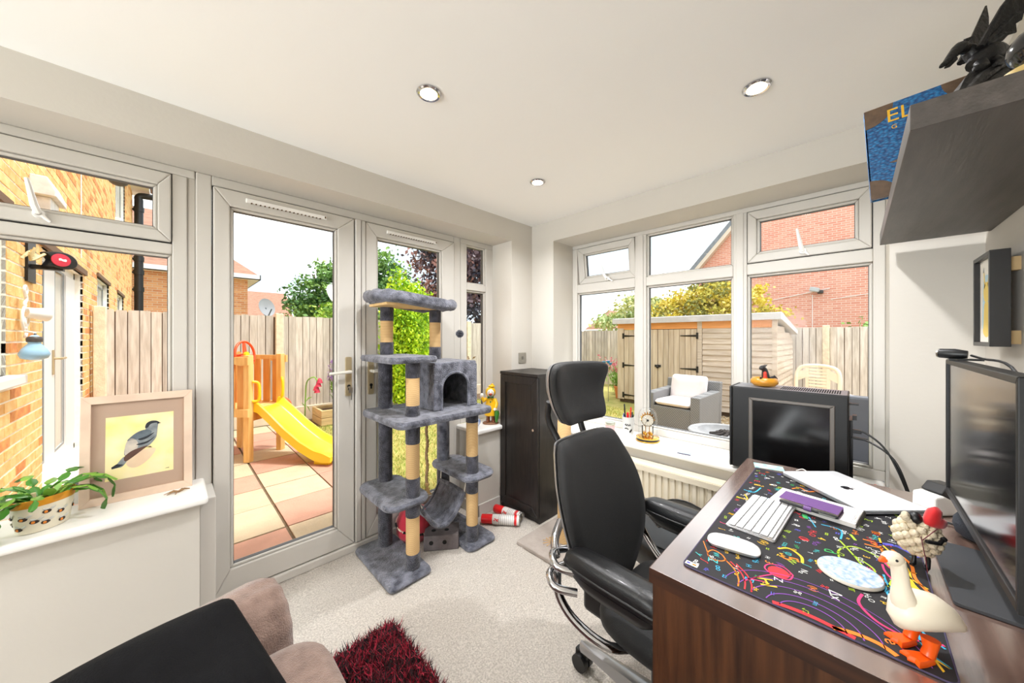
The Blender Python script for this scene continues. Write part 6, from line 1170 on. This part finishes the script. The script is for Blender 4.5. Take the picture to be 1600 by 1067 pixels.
for az, el, ns_ in arms:
    a = math.radians(az + 30); e = el * .9 + .1; p = p0 + Vector((.03 * math.cos(a), .022 * math.sin(a), .098)); L_ = .042
    ns_ = max(2, ns_)
    for k in range(ns_):
        d = Vector((math.cos(a) * math.cos(e), math.sin(a) * math.cos(e), math.sin(e))); p = seglf(p, d, L_ * rs.uniform(.85, 1.15), .0145 * rs.uniform(.8, 1.1), (rs.uniform(-.3, .3), rs.uniform(-.3, .3), 1) if abs(e) < 1.1 else (math.cos(a), math.sin(a), .2), M_CAC if rs.random() < .65 else M_CAC2)
        e -= rs.uniform(.42, .66); a += rs.uniform(-.25, .25)
        if p.z < ZS1 + .02: break
obj('stem', MB().tube([p0 + Vector((-.02, -.01, .09)), p0 + Vector((-.02, -.008, .125))], [.008, .006], 8).tube([p0 + Vector((.02, .0, .09)), p0 + Vector((.015, .0, .13))], [.009, .007], 8), mat('stem_pale', (206, 188, 150), .8), pl)
# framed painting of a pigeon, leaning back against the window
pf = thing('framed_painting', 'framed watercolour of a grey pigeon on yellow, leaning on the left sill', 'picture', (-.095, 2.085, ZS1), math.radians(-1.5)); pW, pH = .318, .425
Tl = Matrix.Rotation(math.radians(-5), 4, 'X'); M_PFR = mat('pale_oak_frame', (222, 196, 174), .55, var=.08, vs_=10, stretch=(1, 8, 1))
mb = MB(); b_ = .030
for q in (((-pW / 2, 0), (pW / 2, 0), (pW / 2 - b_ * .9, b_), (-pW / 2 + b_ * .9, b_)), ((pW / 2, 0), (pW / 2, pH), (pW / 2 - b_ * .9, pH - b_), (pW / 2 - b_ * .9, b_)), ((pW / 2, pH), (-pW / 2, pH), (-pW / 2 + b_ * .9, pH - b_), (pW / 2 - b_ * .9, pH - b_)), ((-pW / 2, pH), (-pW / 2, 0), (-pW / 2 + b_ * .9, b_), (-pW / 2 + b_ * .9, pH - b_))): mb.prism(list(q), 0, .022, 'y', M=Tl)
local('frame', mb, M_PFR, pf, bevel=.001); local('mount', MB().box(-pW / 2 + .025, pW / 2 - .025, .009, .012, .028, pH - .028, M=Tl), mat('taupe_mount', (184, 156, 138), .9), pf); local('backing', MB().box(-pW / 2 + .01, pW / 2 - .01, .018, .0215, .01, pH - .01, M=Tl), mat('hardboard', (120, 92, 66), .9), pf)
# painting coordinates: 0..1 across, 0..1 up
ax0, ax1, az0, az1 = -pW / 2 + .064, pW / 2 - .060, .085, pH - .088
def pp(x, y, d=0): return tuple(Tl @ Vector((ax0 + x * (ax1 - ax0), .0085 - d, az0 + y * (az1 - az0))))
pa = local('painting', MB().poly([pp(0, 0), pp(1, 0), pp(1, 1), pp(0, 1)]), mat('wash_yellow', (244, 226, 140), .8, col2=(248, 232, 204), vs_=9, detail=6), pf)
pm = [mat('paint_grey', (118, 124, 130), .8, col2=(150, 154, 158), vs_=40), mat('paint_dark', (40, 44, 52), .8), mat('paint_pale', (212, 198, 184), .8, col2=(180, 170, 164), vs_=30), mat('paint_brown', (92, 62, 52), .8), mat('paint_slate', (82, 92, 104), .8, col2=(110, 120, 130), vs_=40), mat('paint_pink', (226, 190, 160), .8, col2=(236, 214, 180), vs_=14)]
mb = MB()
def shp(mi, P, d, sm=True): mb.mi = mi; mb.poly([pp(x, y, d) for x, y in (smoothpoly(P, 4) if sm else P)])
shp(5, [(.30, .30), (.55, .42), (.72, .40), (.62, .25), (.45, .15), (.32, .18)], .0002)
shp(0, [(.55, .72), (.58, .82), (.64, .87), (.72, .87), (.76, .84), (.75, .76), (.74, .66), (.72, .58), (.62, .47), (.50, .43), (.38, .40), (.28, .36), (.26, .42), (.30, .58), (.42, .67)], .0004)
shp(2, [(.27, .38), (.28, .54), (.34, .62), (.42, .60), (.46, .52), (.44, .44), (.36, .37)], .0006); shp(4, [(.30, .60), (.42, .70), (.55, .74), (.66, .70), (.60, .62), (.48, .60), (.36, .60)], .0006)
shp(1, [(.56, .77), (.58, .84), (.65, .875), (.73, .865), (.775, .835), (.70, .835), (.64, .82), (.60, .77)], .0008); shp(1, [(.745, .84), (.80, .825), (.745, .81)], .0008, False)
shp(3, [(.26, .34), (.36, .42), (.50, .46), (.60, .47), (.50, .40), (.38, .32), (.28, .27)], .0008); shp(0, [(.16, .24), (.26, .35), (.30, .28), (.24, .20), (.18, .19)], .0007); shp(1, [(.085, .21), (.16, .25), (.25, .225), (.18, .19), (.09, .18)], .0009, False)
shp(1, [(.44, .52), (.60, .55), (.71, .61), (.60, .52), (.48, .50)], .0008); shp(1, [(.46, .60), (.58, .63), (.70, .68), (.60, .60), (.50, .575)], .0008); shp(3, [(.58, .45), (.64, .46), (.67, .43), (.62, .44)], .0008, False); shp(1, [(.705, .845), (.715, .852), (.725, .845), (.715, .838)], .0010); shp(1, [(.87, .05), (.93, .055), (.93, .045), (.87, .045)], .0006, False)
local('pigeon_image', mb, pm, pa); local('glass', MB().box(-pW / 2 + .026, pW / 2 - .026, .0040, .0055, .028, pH - .028, M=Tl), M_GLASS, pf)
t = thing('twig_ornament', 'small brown dried twig lying at the right end of the left sill', 'twig', (.02, 2.03, ZS1)); mb = MB(); p = Vector((.02, 2.03, ZS1 + .005))
for dx, dy, r_ in ((.035, .01, .005), (-.035, -.012, .004), (-.03, .014, .0035), (-.01, -.03, .003), (.02, .024, .003), (-.045, .0, .003)): mb.tube([p, p + Vector((dx * .5, dy * .5 + .003, .004)), p + Vector((dx, dy, -.001))], [r_, r_ * .8, r_ * .4], 7)
obj('twig', mb, mat('twig', (142, 112, 78), .9, var=.2, vs_=60), t, smooth=60)
# ---- right-hand little sill: yellow-coat duck
ZS2 = .6305; dk = (1.755, 2.0, ZS2); t = thing('duck_figurine', 'duck figurine in a yellow raincoat with green umbrella on the narrow sill', 'figurine', dk); T = Matrix.Translation(dk) @ Matrix.Rotation(math.radians(-42), 4, 'Z'); M_YEL = mat('coat_yellow', (240, 186, 24), .3); M_DUCKW = mat('duck_white', (240, 236, 226), .3)
obj('plinth', MB().lathe([(.052, .0005), (.055, .004), (.050, .014), (.003, .016)], 22, M=T @ Matrix.Diagonal((1.15, .8, 1, 1))), mat('plinth_brown', (128, 88, 60), .6), t, smooth=50)
for s in (-1, 1): obj('boot', MB().tube([(s * .02, 0, .015), (s * .019, 0, .04), (s * .018, 0, .08)], [.017, .014, .015], 12, M=T).ell((s * .022, -.012, .02), (.014, .022, .010), M=T), mat('boot_brown', (112, 62, 34), .35), t, smooth=60)
obj('coat', MB().lathe([(.044, .065), (.050, .075), (.046, .12), (.036, .165), (.028, .20), (.02, .215)], 22, M=T @ Matrix.Diagonal((1, .85, 1, 1))), M_YEL, t, smooth=60); obj('hood', MB().ell((0, .004, .245), (.040, .038, .044), 18, 12, M=T).ell((.008, 0, .290), (.026, .024, .012), M=T).ell((.012, 0, .303), (.010, .010, .009), M=T), M_YEL, t, smooth=60)
f_ = obj('face', MB().ell((0, -.020, .240), (.028, .022, .032), 16, 10, M=T), M_DUCKW, t, smooth=60); obj('bill', MB().ell((0, -.044, .236), (.015, .016, .007), M=T).ell((0, -.042, .229), (.011, .012, .005), M=T), mat('bill_red', (180, 64, 34), .35), f_, smooth=60); obj('eye', MB().ell((.011, -.040, .252), (.003, .003, .004), M=T).ell((-.011, -.040, .252), (.003, .003, .004), M=T), M_BLACK, f_)
obj('bow_tie', MB().prism([(-.024, .200), (0, .208), (.024, .200), (.024, .218), (0, .210), (-.024, .218)], -.040, -.030, 'y', M=T).ell((0, -.040, .175), (.006, .004, .006), M=T), mat('bow_green', (22, 92, 62), .35), t)
obj('sleeve', MB().tube([(-.03, 0, .195), (-.055, -.008, .178), (-.066, -.012, .205)], [.016, .015, .014], 12, M=T).tube([(.03, 0, .19), (.046, -.014, .155), (.036, -.034, .125)], [.016, .015, .013], 12, M=T), M_YEL, t, smooth=60); obj('wing_hand', MB().ell((-.068, -.012, .222), (.014, .011, .016), M=T).ell((.034, -.038, .118), (.013, .011, .012), M=T), M_DUCKW, t, smooth=60)
obj('umbrella', MB().tube([(.045, -.036, .016), (.046, -.036, .03), (.048, -.036, .085), (.046, -.036, .105)], [.004, .010, .020, .016], 9, M=T).tube([(.042, -.038, .10), (.034, -.038, .13)], .003, 6, M=T), mat('umbrella_green', (54, 120, 40), .4), t, smooth=30)
mb = MB().ell((0, 0, .03), (.024, .024, .028), M=Matrix.Translation((1.64, 2.02, ZS2))).ell((-.01, -.006, .066), (.014, .014, .014), M=Matrix.Translation((1.64, 2.02, ZS2))); t = thing('bird_ornament', 'small blue and white bird ornament beside the duck figurine, behind the cat tree', 'figurine', (1.64, 2.02, ZS2)); obj('body', mb, mat('ornament_blue', (60, 110, 180), .25, col2=(236, 236, 236), vs_=30), t, smooth=60)
# ================================================================= right wall: shelf and what stands on it
M_SH = mat('shelf_blackbrown', (60, 54, 49), .42, col2=(78, 71, 66), vs_=9, stretch=(.6, 5, 5), bump=.1, bs=30, bstretch=(.6, 8, 8))
SHZ = 1.729; obj('wall_shelf', MB().box(.967, 2.085, YC + .0005, -.071, 1.682, SHZ), M_SH, bevel=.0012, label='dark wood floating shelf on the right wall above the monitor', cat='shelf')
bk = thing('book', 'large blue scaly-covered hardback with gold title, cover facing along the shelf', 'book', (1.55, -.03, SHZ)); Rb = Matrix.Translation((1.55, -.034, SHZ + .0006)) @ Matrix.Rotation(math.radians(-3.2), 4, 'X'); BW, BH = .215, .28
M_BLUE = bpy.data.materials.new('blue_scales'); M_BLUE.use_nodes = True
def scales(m):
    t = m.node_tree; n = t.nodes; p = n['Principled BSDF']; l = t.links.new; tc = n.new('ShaderNodeTexCoord'); mp = n.new('ShaderNodeMapping'); mp.inputs['Scale'].default_value = (1, 1, 1.6); v = n.new('ShaderNodeTexVoronoi'); v.inputs['Scale'].default_value = 110
    l(tc.outputs['Object'], mp.inputs[0]); l(mp.outputs[0], v.inputs['Vector']); cr = n.new('ShaderNodeValToRGB'); cr.color_ramp.elements[0].color = srgb((30, 128, 186)); cr.color_ramp.elements[1].color = srgb((8, 62, 112)); cr.color_ramp.elements[1].position = .7; l(v.outputs['Distance'], cr.inputs[0]); l(cr.outputs[0], p.inputs['Base Color']); b = n.new('ShaderNodeBump'); b.invert = True; b.inputs['Strength'].default_value = .5; b.inputs['Distance'].default_value = .002; l(v.outputs['Distance'], b.inputs['Height']); l(b.outputs[0], p.inputs['Normal']); p.inputs['Roughness'].default_value = .4
scales(M_BLUE)
cv = obj('cover', MB().box(0, .003, -BW, 0, 0, BH, M=Rb).box(.031, .034, -BW, 0, 0, BH, M=Rb).box(0, .034, -.003, 0, 0, BH, M=Rb), M_BLUE, bk); obj('pages', MB().box(.003, .031, -BW + .006, -.003, .005, BH - .005, M=Rb), mat('page_cream', (232, 220, 206), .8), bk)
M_BRZ = mat('bronze_print', (92, 70, 50), .45, var=.2, vs_=60)
for yc, sy in ((0, -1), (-BW, 1)):
    for zc, s in ((0, 1), (BH, -1)): obj('corner_print', MB().prism([(yc, zc)] + [(yc + sy * .062 * math.cos(a), zc + s * .058 * math.sin(a)) for a in np.linspace(0, PI / 2, 9)], -.0008, 0, 'x', M=Rb), M_BRZ, cv)
mb = MB(); mb.prism(smoothpoly([(-.045, .10), (-.075, .108), (-.095, .125), (-.14, .14), (-.16, .12), (-.13, .09), (-.09, .085), (-.065, .095)], 3), -.0008, 0, 'x', M=Rb); mb.box(-.0004, .0344, -.012, .0004, -.0004, BH + .0004, M=Rb) if False else None
obj('creature_print', mb, M_BRZ, cv); obj('red_eye', MB().prism([(-.095 + .012 * math.cos(a), .112 + .009 * math.sin(a)) for a in np.linspace(0, 2 * PI, 17)[:-1]], -.0014, -.0007, 'x', M=Rb), mat('eye_red', (200, 24, 24), .3), cv)
mb = MB(); TX = Matrix(((0, 0, -1, 0), (-1, 0, 0, 0), (0, 1, 0, 0), (0, 0, 0, 1)))
text_mesh(mb, 'EL', .056, Rb @ Matrix.Translation((-.0012, -.072, .240)) @ TX); text_mesh(mb, 'G', .018, Rb @ Matrix.Translation((-.0012, -.060, .205)) @ TX); obj('title', mb, mat('gold_print', (226, 176, 40), .4), cv)
t = thing('book', 'grey-covered book standing behind the blue hardback on the shelf', 'book', (1.59, -.10, SHZ)); obj('cover', MB().box(1.590, 1.593, -.30, -.085, SHZ + .0006, SHZ + .292).box(1.612, 1.615, -.30, -.085, SHZ + .0006, SHZ + .292), mat('grey_cover_board', (168, 166, 156), .5), t); obj('pages', MB().box(1.593, 1.612, -.295, -.087, SHZ + .004, SHZ + .287), MATS['page_cream'], t)
# pewter dragon on a rock
dp = (1.42, -.205, SHZ); t = thing('dragon_statue', 'dark pewter dragon statue with raised wings on a carved rock on the shelf', 'statue', dp); M_PEW = mat('pewter', (54, 52, 50), .42, metal=.35, var=.3, vs_=34, bump=.6, bs=60); M_PEWD = mat('pewter_dark', (24, 23, 23), .42, metal=.3, var=.25, vs_=30, bump=.4, bs=60); D = lambda x, y, z: fr(dp, x, y, z)
mb = MB(); rings = []
for z, rx, ry, cx2 in ((.0005, .125, .10, .03), (.06, .118, .092, .03), (.12, .100, .076, .03), (.17, .085, .06, .035), (.21, .066, .045, .04), (.24, .045, .03, .045), (.255, .02, .015, .045)): rings.append([D(cx2 + rx * math.cos(a) * (1 + .12 * math.sin(5 * a + z * 30)), min(ry * math.sin(a) * (1 + .12 * math.sin(4 * a + z * 40)), .1), z + .008 * math.sin(3 * a)) for a in np.linspace(0, 2 * PI, 25)[:-1]])
mb.loft(rings); mb.tube([D(-.085, .03, .12), D(-.03, .04, .19), D(.045, .03, .24), (D(.10, .01, .20))], [.012, .012, .012, .008], 8); obj('rock', mb, M_PEW, t, smooth=35)
mb = MB().tube(curve([D(-.02, .02, .235), D(.01, .02, .262), D(.045, .015, .272), D(.075, .01, .283)], 4), [.016, .019, .022, .024, .024, .023, .022, .02, .018, .014, .010, .007, .004], 12); mb.tube([D(.03, .02, .24), D(.055, .018, .262), D(.085, .01, .292)], [.012, .014, .004], 8)
mb.tube(curve([D(-.01, .012, .262), D(-.022, .01, .282), D(-.04, .012, .284), D(-.052, .014, .283)], 4), [.014] * 5 + [.012] * 4 + [.011] * 4, 10)
mb.tube(curve([D(-.038, .014, .292), D(-.058, .016, .276), D(-.082, .018, .250), D(-.103, .02, .232)], 4), [.008, .011, .013, .0135, .012, .011, .010, .009, .008, .0065, .006, .005, .003], 9); mb.tube([D(-.068, .018, .252), D(-.083, .02, .236), D(-.092, .02, .230)], [.007, .005, .002], 8); mb.tube([D(-.042, .01, .296), D(-.035, .004, .305)], [.006, .001], 6).tube([D(-.042, .02, .296), D(-.033, .026, .302)], [.006, .001], 6)
mb.tube([D(-.02, .03, .235), D(-.03, .045, .215), D(-.055, .05, .205), D(-.060, .05, .20)], [.011, .009, .008, .003], 8).tube([D(.01, .03, .24), D(.0, .05, .22), D(-.02, .055, .21)], [.012, .009, .004], 8); obj('body', mb, M_PEWD, t, smooth=50)
def wing(pts, y0, dy, bones):
    mb = MB(); mb.loft([[D(x, y0 + dy * (z - .27) + q, z) for x, z in pts] for q in (-.002, .002)])
    for P in bones: mb.tube([D(x, y0 + dy * (z - .27), z) for x, z in P], [.007, .005, .002][:len(P)] if len(P) == 3 else [.006, .002], 7)
    obj('wing', mb, M_PEWD, t)
wing([(-.02, .272), (-.005, .31), (.02, .36), (.045, .40), (.075, .44), (.078, .415), (.074, .385), (.085, .358), (.070, .345), (.068, .33), (.055, .322), (.060, .305), (.045, .302), (.03, .285), (.01, .275)], .03, .12, [[(-.02, .272), (.02, .36), (.075, .44)], [(-.01, .28), (.045, .34), (.085, .358)], [(-.01, .275), (.03, .30), (.060, .305)]])
wing([(.0, .275), (.02, .31), (.05, .355), (.075, .40), (.10, .445), (.098, .41), (.092, .38), (.075, .35), (.06, .32), (.035, .29)], -.02, -.15, [[(.0, .275), (.05, .355), (.10, .445)], [(.01, .28), (.05, .31), (.075, .35)]])
t = thing('black_ornament', 'glossy black rounded ornament on a tall yellow wooden base, right end of the shelf', 'ornament', (1.165, -.25, SHZ)); T = Matrix.Translation((1.165, -.25, SHZ)); obj('base', MB().lathe([(.06, .0005), (.06, .02), (.04, .03), (.04, .06), (.05, .068), (.05, .080), (.02, .083)], 24, M=T), mat('yellow_wood', (206, 178, 110), .5, var=.1, vs_=10), t, smooth=40); mb = MB().ell((0, 0, .122), (.044, .042, .042), 20, 12, M=T).tube([(0, 0, .155), (-.018, -.01, .172), (-.036, -.018, .150)], [.02, .018, .006], 10, M=T); obj('body', mb, mat('gloss_black', (16, 16, 18), .1, coat=.5), t, smooth=60)
# framed child's drawing
t = thing('framed_drawing', 'black-framed child drawing of a yellow creature on the right wall', 'picture', (1.838, -.30, 1.418)); fx0, fx1, fz0, fz1, fy = 1.738, 1.938, 1.272, 1.562, -.283
mb = MB(); mitre(mb, 'A', (fx0, fx1, fz0, fz1), (fx0 + .013, fx1 - .013, fz0 + .013, fz1 - .013), fy - .038, fy); obj('frame', mb, mat('frame_black', (26, 24, 24), .35), t, bevel=.001); obj('backing', MB().box(fx0 + .006, fx1 - .006, fy - .034, fy - .014, fz0 + .006, fz1 - .006), MATS['hardboard'], t); ob_ = obj('paper', MB().box(fx0 + .013, fx1 - .013, fy - .014, fy - .0125, fz0 + .013, fz1 - .013), mat('drawing_paper', (236, 232, 222), .8), t)
mb = MB()
def dr(mi, P, d, sm=True): mb.mi = mi; mb.poly([(x, fy - .0125 + d, z) for x, z in (smoothpoly(P, 4) if sm else P)])
cxd = 1.845; dr(1, [(cxd - .05, 1.33), (cxd - .055, 1.40), (cxd - .04, 1.48), (cxd, 1.50), (cxd + .04, 1.48), (cxd + .05, 1.40), (cxd + .05, 1.33), (cxd, 1.31)], .0003)
dr(0, [(cxd - .03, 1.425), (cxd - .033, 1.46), (cxd, 1.478), (cxd + .033, 1.46), (cxd + .03, 1.425), (cxd, 1.41)], .0006); dr(0, [(cxd - .026, 1.405), (cxd - .035, 1.345), (cxd - .04, 1.315), (cxd, 1.30), (cxd + .04, 1.315), (cxd + .035, 1.345), (cxd + .026, 1.405), (cxd, 1.412)], .0005)
for s in (-1, 1): dr(0, [(cxd + s * .026, 1.455), (cxd + s * .034, 1.51), (cxd + s * .03, 1.515), (cxd + s * .012, 1.468)], .0006, False); dr(2, [(cxd + s * .028, 1.51), (cxd + s * .034, 1.528), (cxd + s * .040, 1.51)], .0007, False)
obj('crayon_drawing', mb, [mat('crayon_yellow', (236, 206, 110), .8), mat('crayon_blue', (186, 214, 226), .8), mat('crayon_grey', (130, 136, 140), .8)], ob_)
for z in (1.30, 1.52): obj('hanging_strip', MB().box(fx0 + .03, fx0 + .06, -.3435, fy - .034, z - .02, z + .02), mat('tan_strip', (196, 166, 120), .8), t)
# ================================================================= sofa corner
M_SOFA = mat('brown_sofa_fabric', (122, 100, 90), .92, col2=(148, 124, 112), vs_=30, detail=8, bump=.5, bs=260, sheen=.4, spec=.15)
sf = thing('sofa', 'brown fabric sofa with rolled arm below the left window', 'sofa', (0, 0, 0))
obj('base', MB().box(-.75, .27, .1, 1.36, .05, .30), M_SOFA, sf, bevel=.03, seg=3)
o_ = rrect(.92, 1.12, .10, 5, -.135, .60); mb = MB().pad(o_, [(.4, .26), (.95, .265), (1, .31), (1, .39), (.97, .42), (.9, .437), (.4, .445)], lambda a, c, q: (a, c, q)); obj('seat_cushion', mb, M_SOFA, sf, smooth=60)
SPV = Vector((.25, 1.30, 0)); SROT = math.radians(12)
# rolled arm with gathered front
mb = MB(); rings = []
for x, k in ((-.78, .9), (-.6, 1), (.12, 1), (.18, .985), (.215, .95), (.235, .88), (.242, .7), (.243, .35)):
    rings.append([(x, 1.305 + .13 * k * math.cos(a) * (1 + (.02 * math.sin(14 * a) if x > .15 else 0)), .395 + (.15 * k * math.sin(a) if math.sin(a) > 0 else .33 * math.sin(a) * k) * (1 + (.03 * math.sin(14 * a) if x > .15 else 0))) for a in np.linspace(0, 2 * PI, 61)[:-1]])
mb.loft([[tuple(SPV + Matrix.Rotation(SROT, 3, 'Z') @ (Vector(p) - SPV)) for p in r] for r in rings]); obj('arm', mb, M_SOFA, sf, smooth=60)
obj('backrest', MB().pad(rrect(.22, 1.2, .08, 5, -.72, .62), [(.6, .05), (1, .08), (1, .72), (.92, .78), (.5, .80)], lambda a, c, q: (a, c, q)), M_SOFA, sf, smooth=60)
for x, y in ((-.72, .15), (-.72, 1.3), (.22, .15), (.22, 1.3)): obj('foot', MB().cyl((x, y, .0), (x, y, .06), .022, 12), M_BW, sf, smooth=40)
cu = thing('cushion', 'large black square cushion lying on the brown sofa', 'cushion', (-.02, 1.0, .53)); e1_ = Vector((-.976, -.216, -.05)).normalized(); e2_ = Vector((.50, -.63, -.55)).normalized(); e3_ = e1_.cross(e2_).normalized(); e3_ = e3_ if e3_.z > 0 else -e3_
e2_ = (e2_ - e1_ * e2_.dot(e1_) * .6).normalized()
cc_ = Vector((.095, 1.18, .60)) + e1_ * .215 + e2_ * .205 + e3_ * .032
oq = []
for p in rrect(.46, .46, .03, 4): a_, b_ = p; k_ = 1 - .10 * (1 - (abs(a_) / .23) ** 2) * (abs(b_) / .23) ** 3 - .10 * (1 - (abs(b_) / .23) ** 2) * (abs(a_) / .23) ** 3; oq.append((a_ * k_, b_ * k_))
oq2 = []
for i in range(len(oq)):
    a0_, b0_ = oq[i]; a1_, b1_ = oq[(i + 1) % len(oq)]; m_ = max(1, int(math.hypot(a1_ - a0_, b1_ - b0_) / .04))
    for k in range(m_): oq2.append((a0_ + (a1_ - a0_) * k / m_, b0_ + (b1_ - b0_) * k / m_))
def cush(a, c, q):
    wv = (.007 * math.sin(a * 30 + c * 22) + .010 * math.sin(c * 24 - a * 9) + .006 * math.sin(a * 55 - c * 38)) * (abs(q) / .06); pin = 1 - .12 * (abs(a) / .23) ** 2
    return tuple(cc_ + e1_ * a + e2_ * c * pin + e3_ * (q + wv))
mb = MB().pad(oq2, [(.05, -.055), (.4, -.052), (.7, -.042), (.88, -.026), (.97, -.009), (1, 0), (.97, .011), (.88, .034), (.7, .054), (.4, .066), (.05, .070)], cush, (0, 0)); obj('cover', mb, mat('black_cotton', (13, 13, 15), .85, var=.2, vs_=40, bump=.3, bs=300, spec=.2), cu, smooth=70)
# shaggy rug
rgx0, rgx1, rgy0, rgy1 = .30, .715, .45, 1.485
rg = thing('shaggy_rug', 'dark red and black shaggy rug on the carpet in front of the sofa', 'rug', ((rgx0 + rgx1) / 2, (rgy0 + rgy1) / 2, 0)); obj('backing', MB().box(rgx0 + .01, rgx1 - .01, rgy0 + .01, rgy1 - .01, .004, .014), mat('rug_back', (40, 14, 20), .95), rg)
n = 16000; P = np.column_stack([rng.uniform(rgx0, rgx1, n), rng.uniform(rgy0, rgy1, n), np.full(n, .010)]); a = rng.uniform(0, 2 * PI, n); A = np.column_stack([np.cos(a), np.sin(a), 0 * a]) * rng.uniform(.0018, .0032, n)[:, None]; B = np.column_stack([rng.normal(0, .018, n), rng.normal(0, .018, n), rng.uniform(.018, .036, n)])
quads('pile', P, A, B, [mat('rug_red', (184, 34, 62), .7), mat('rug_dark', (26, 16, 18), .7), mat('rug_wine', (92, 16, 34), .7)], rng.choice(3, n, p=[.36, .44, .20]), parent=rg, tri=True, kind='stuff')
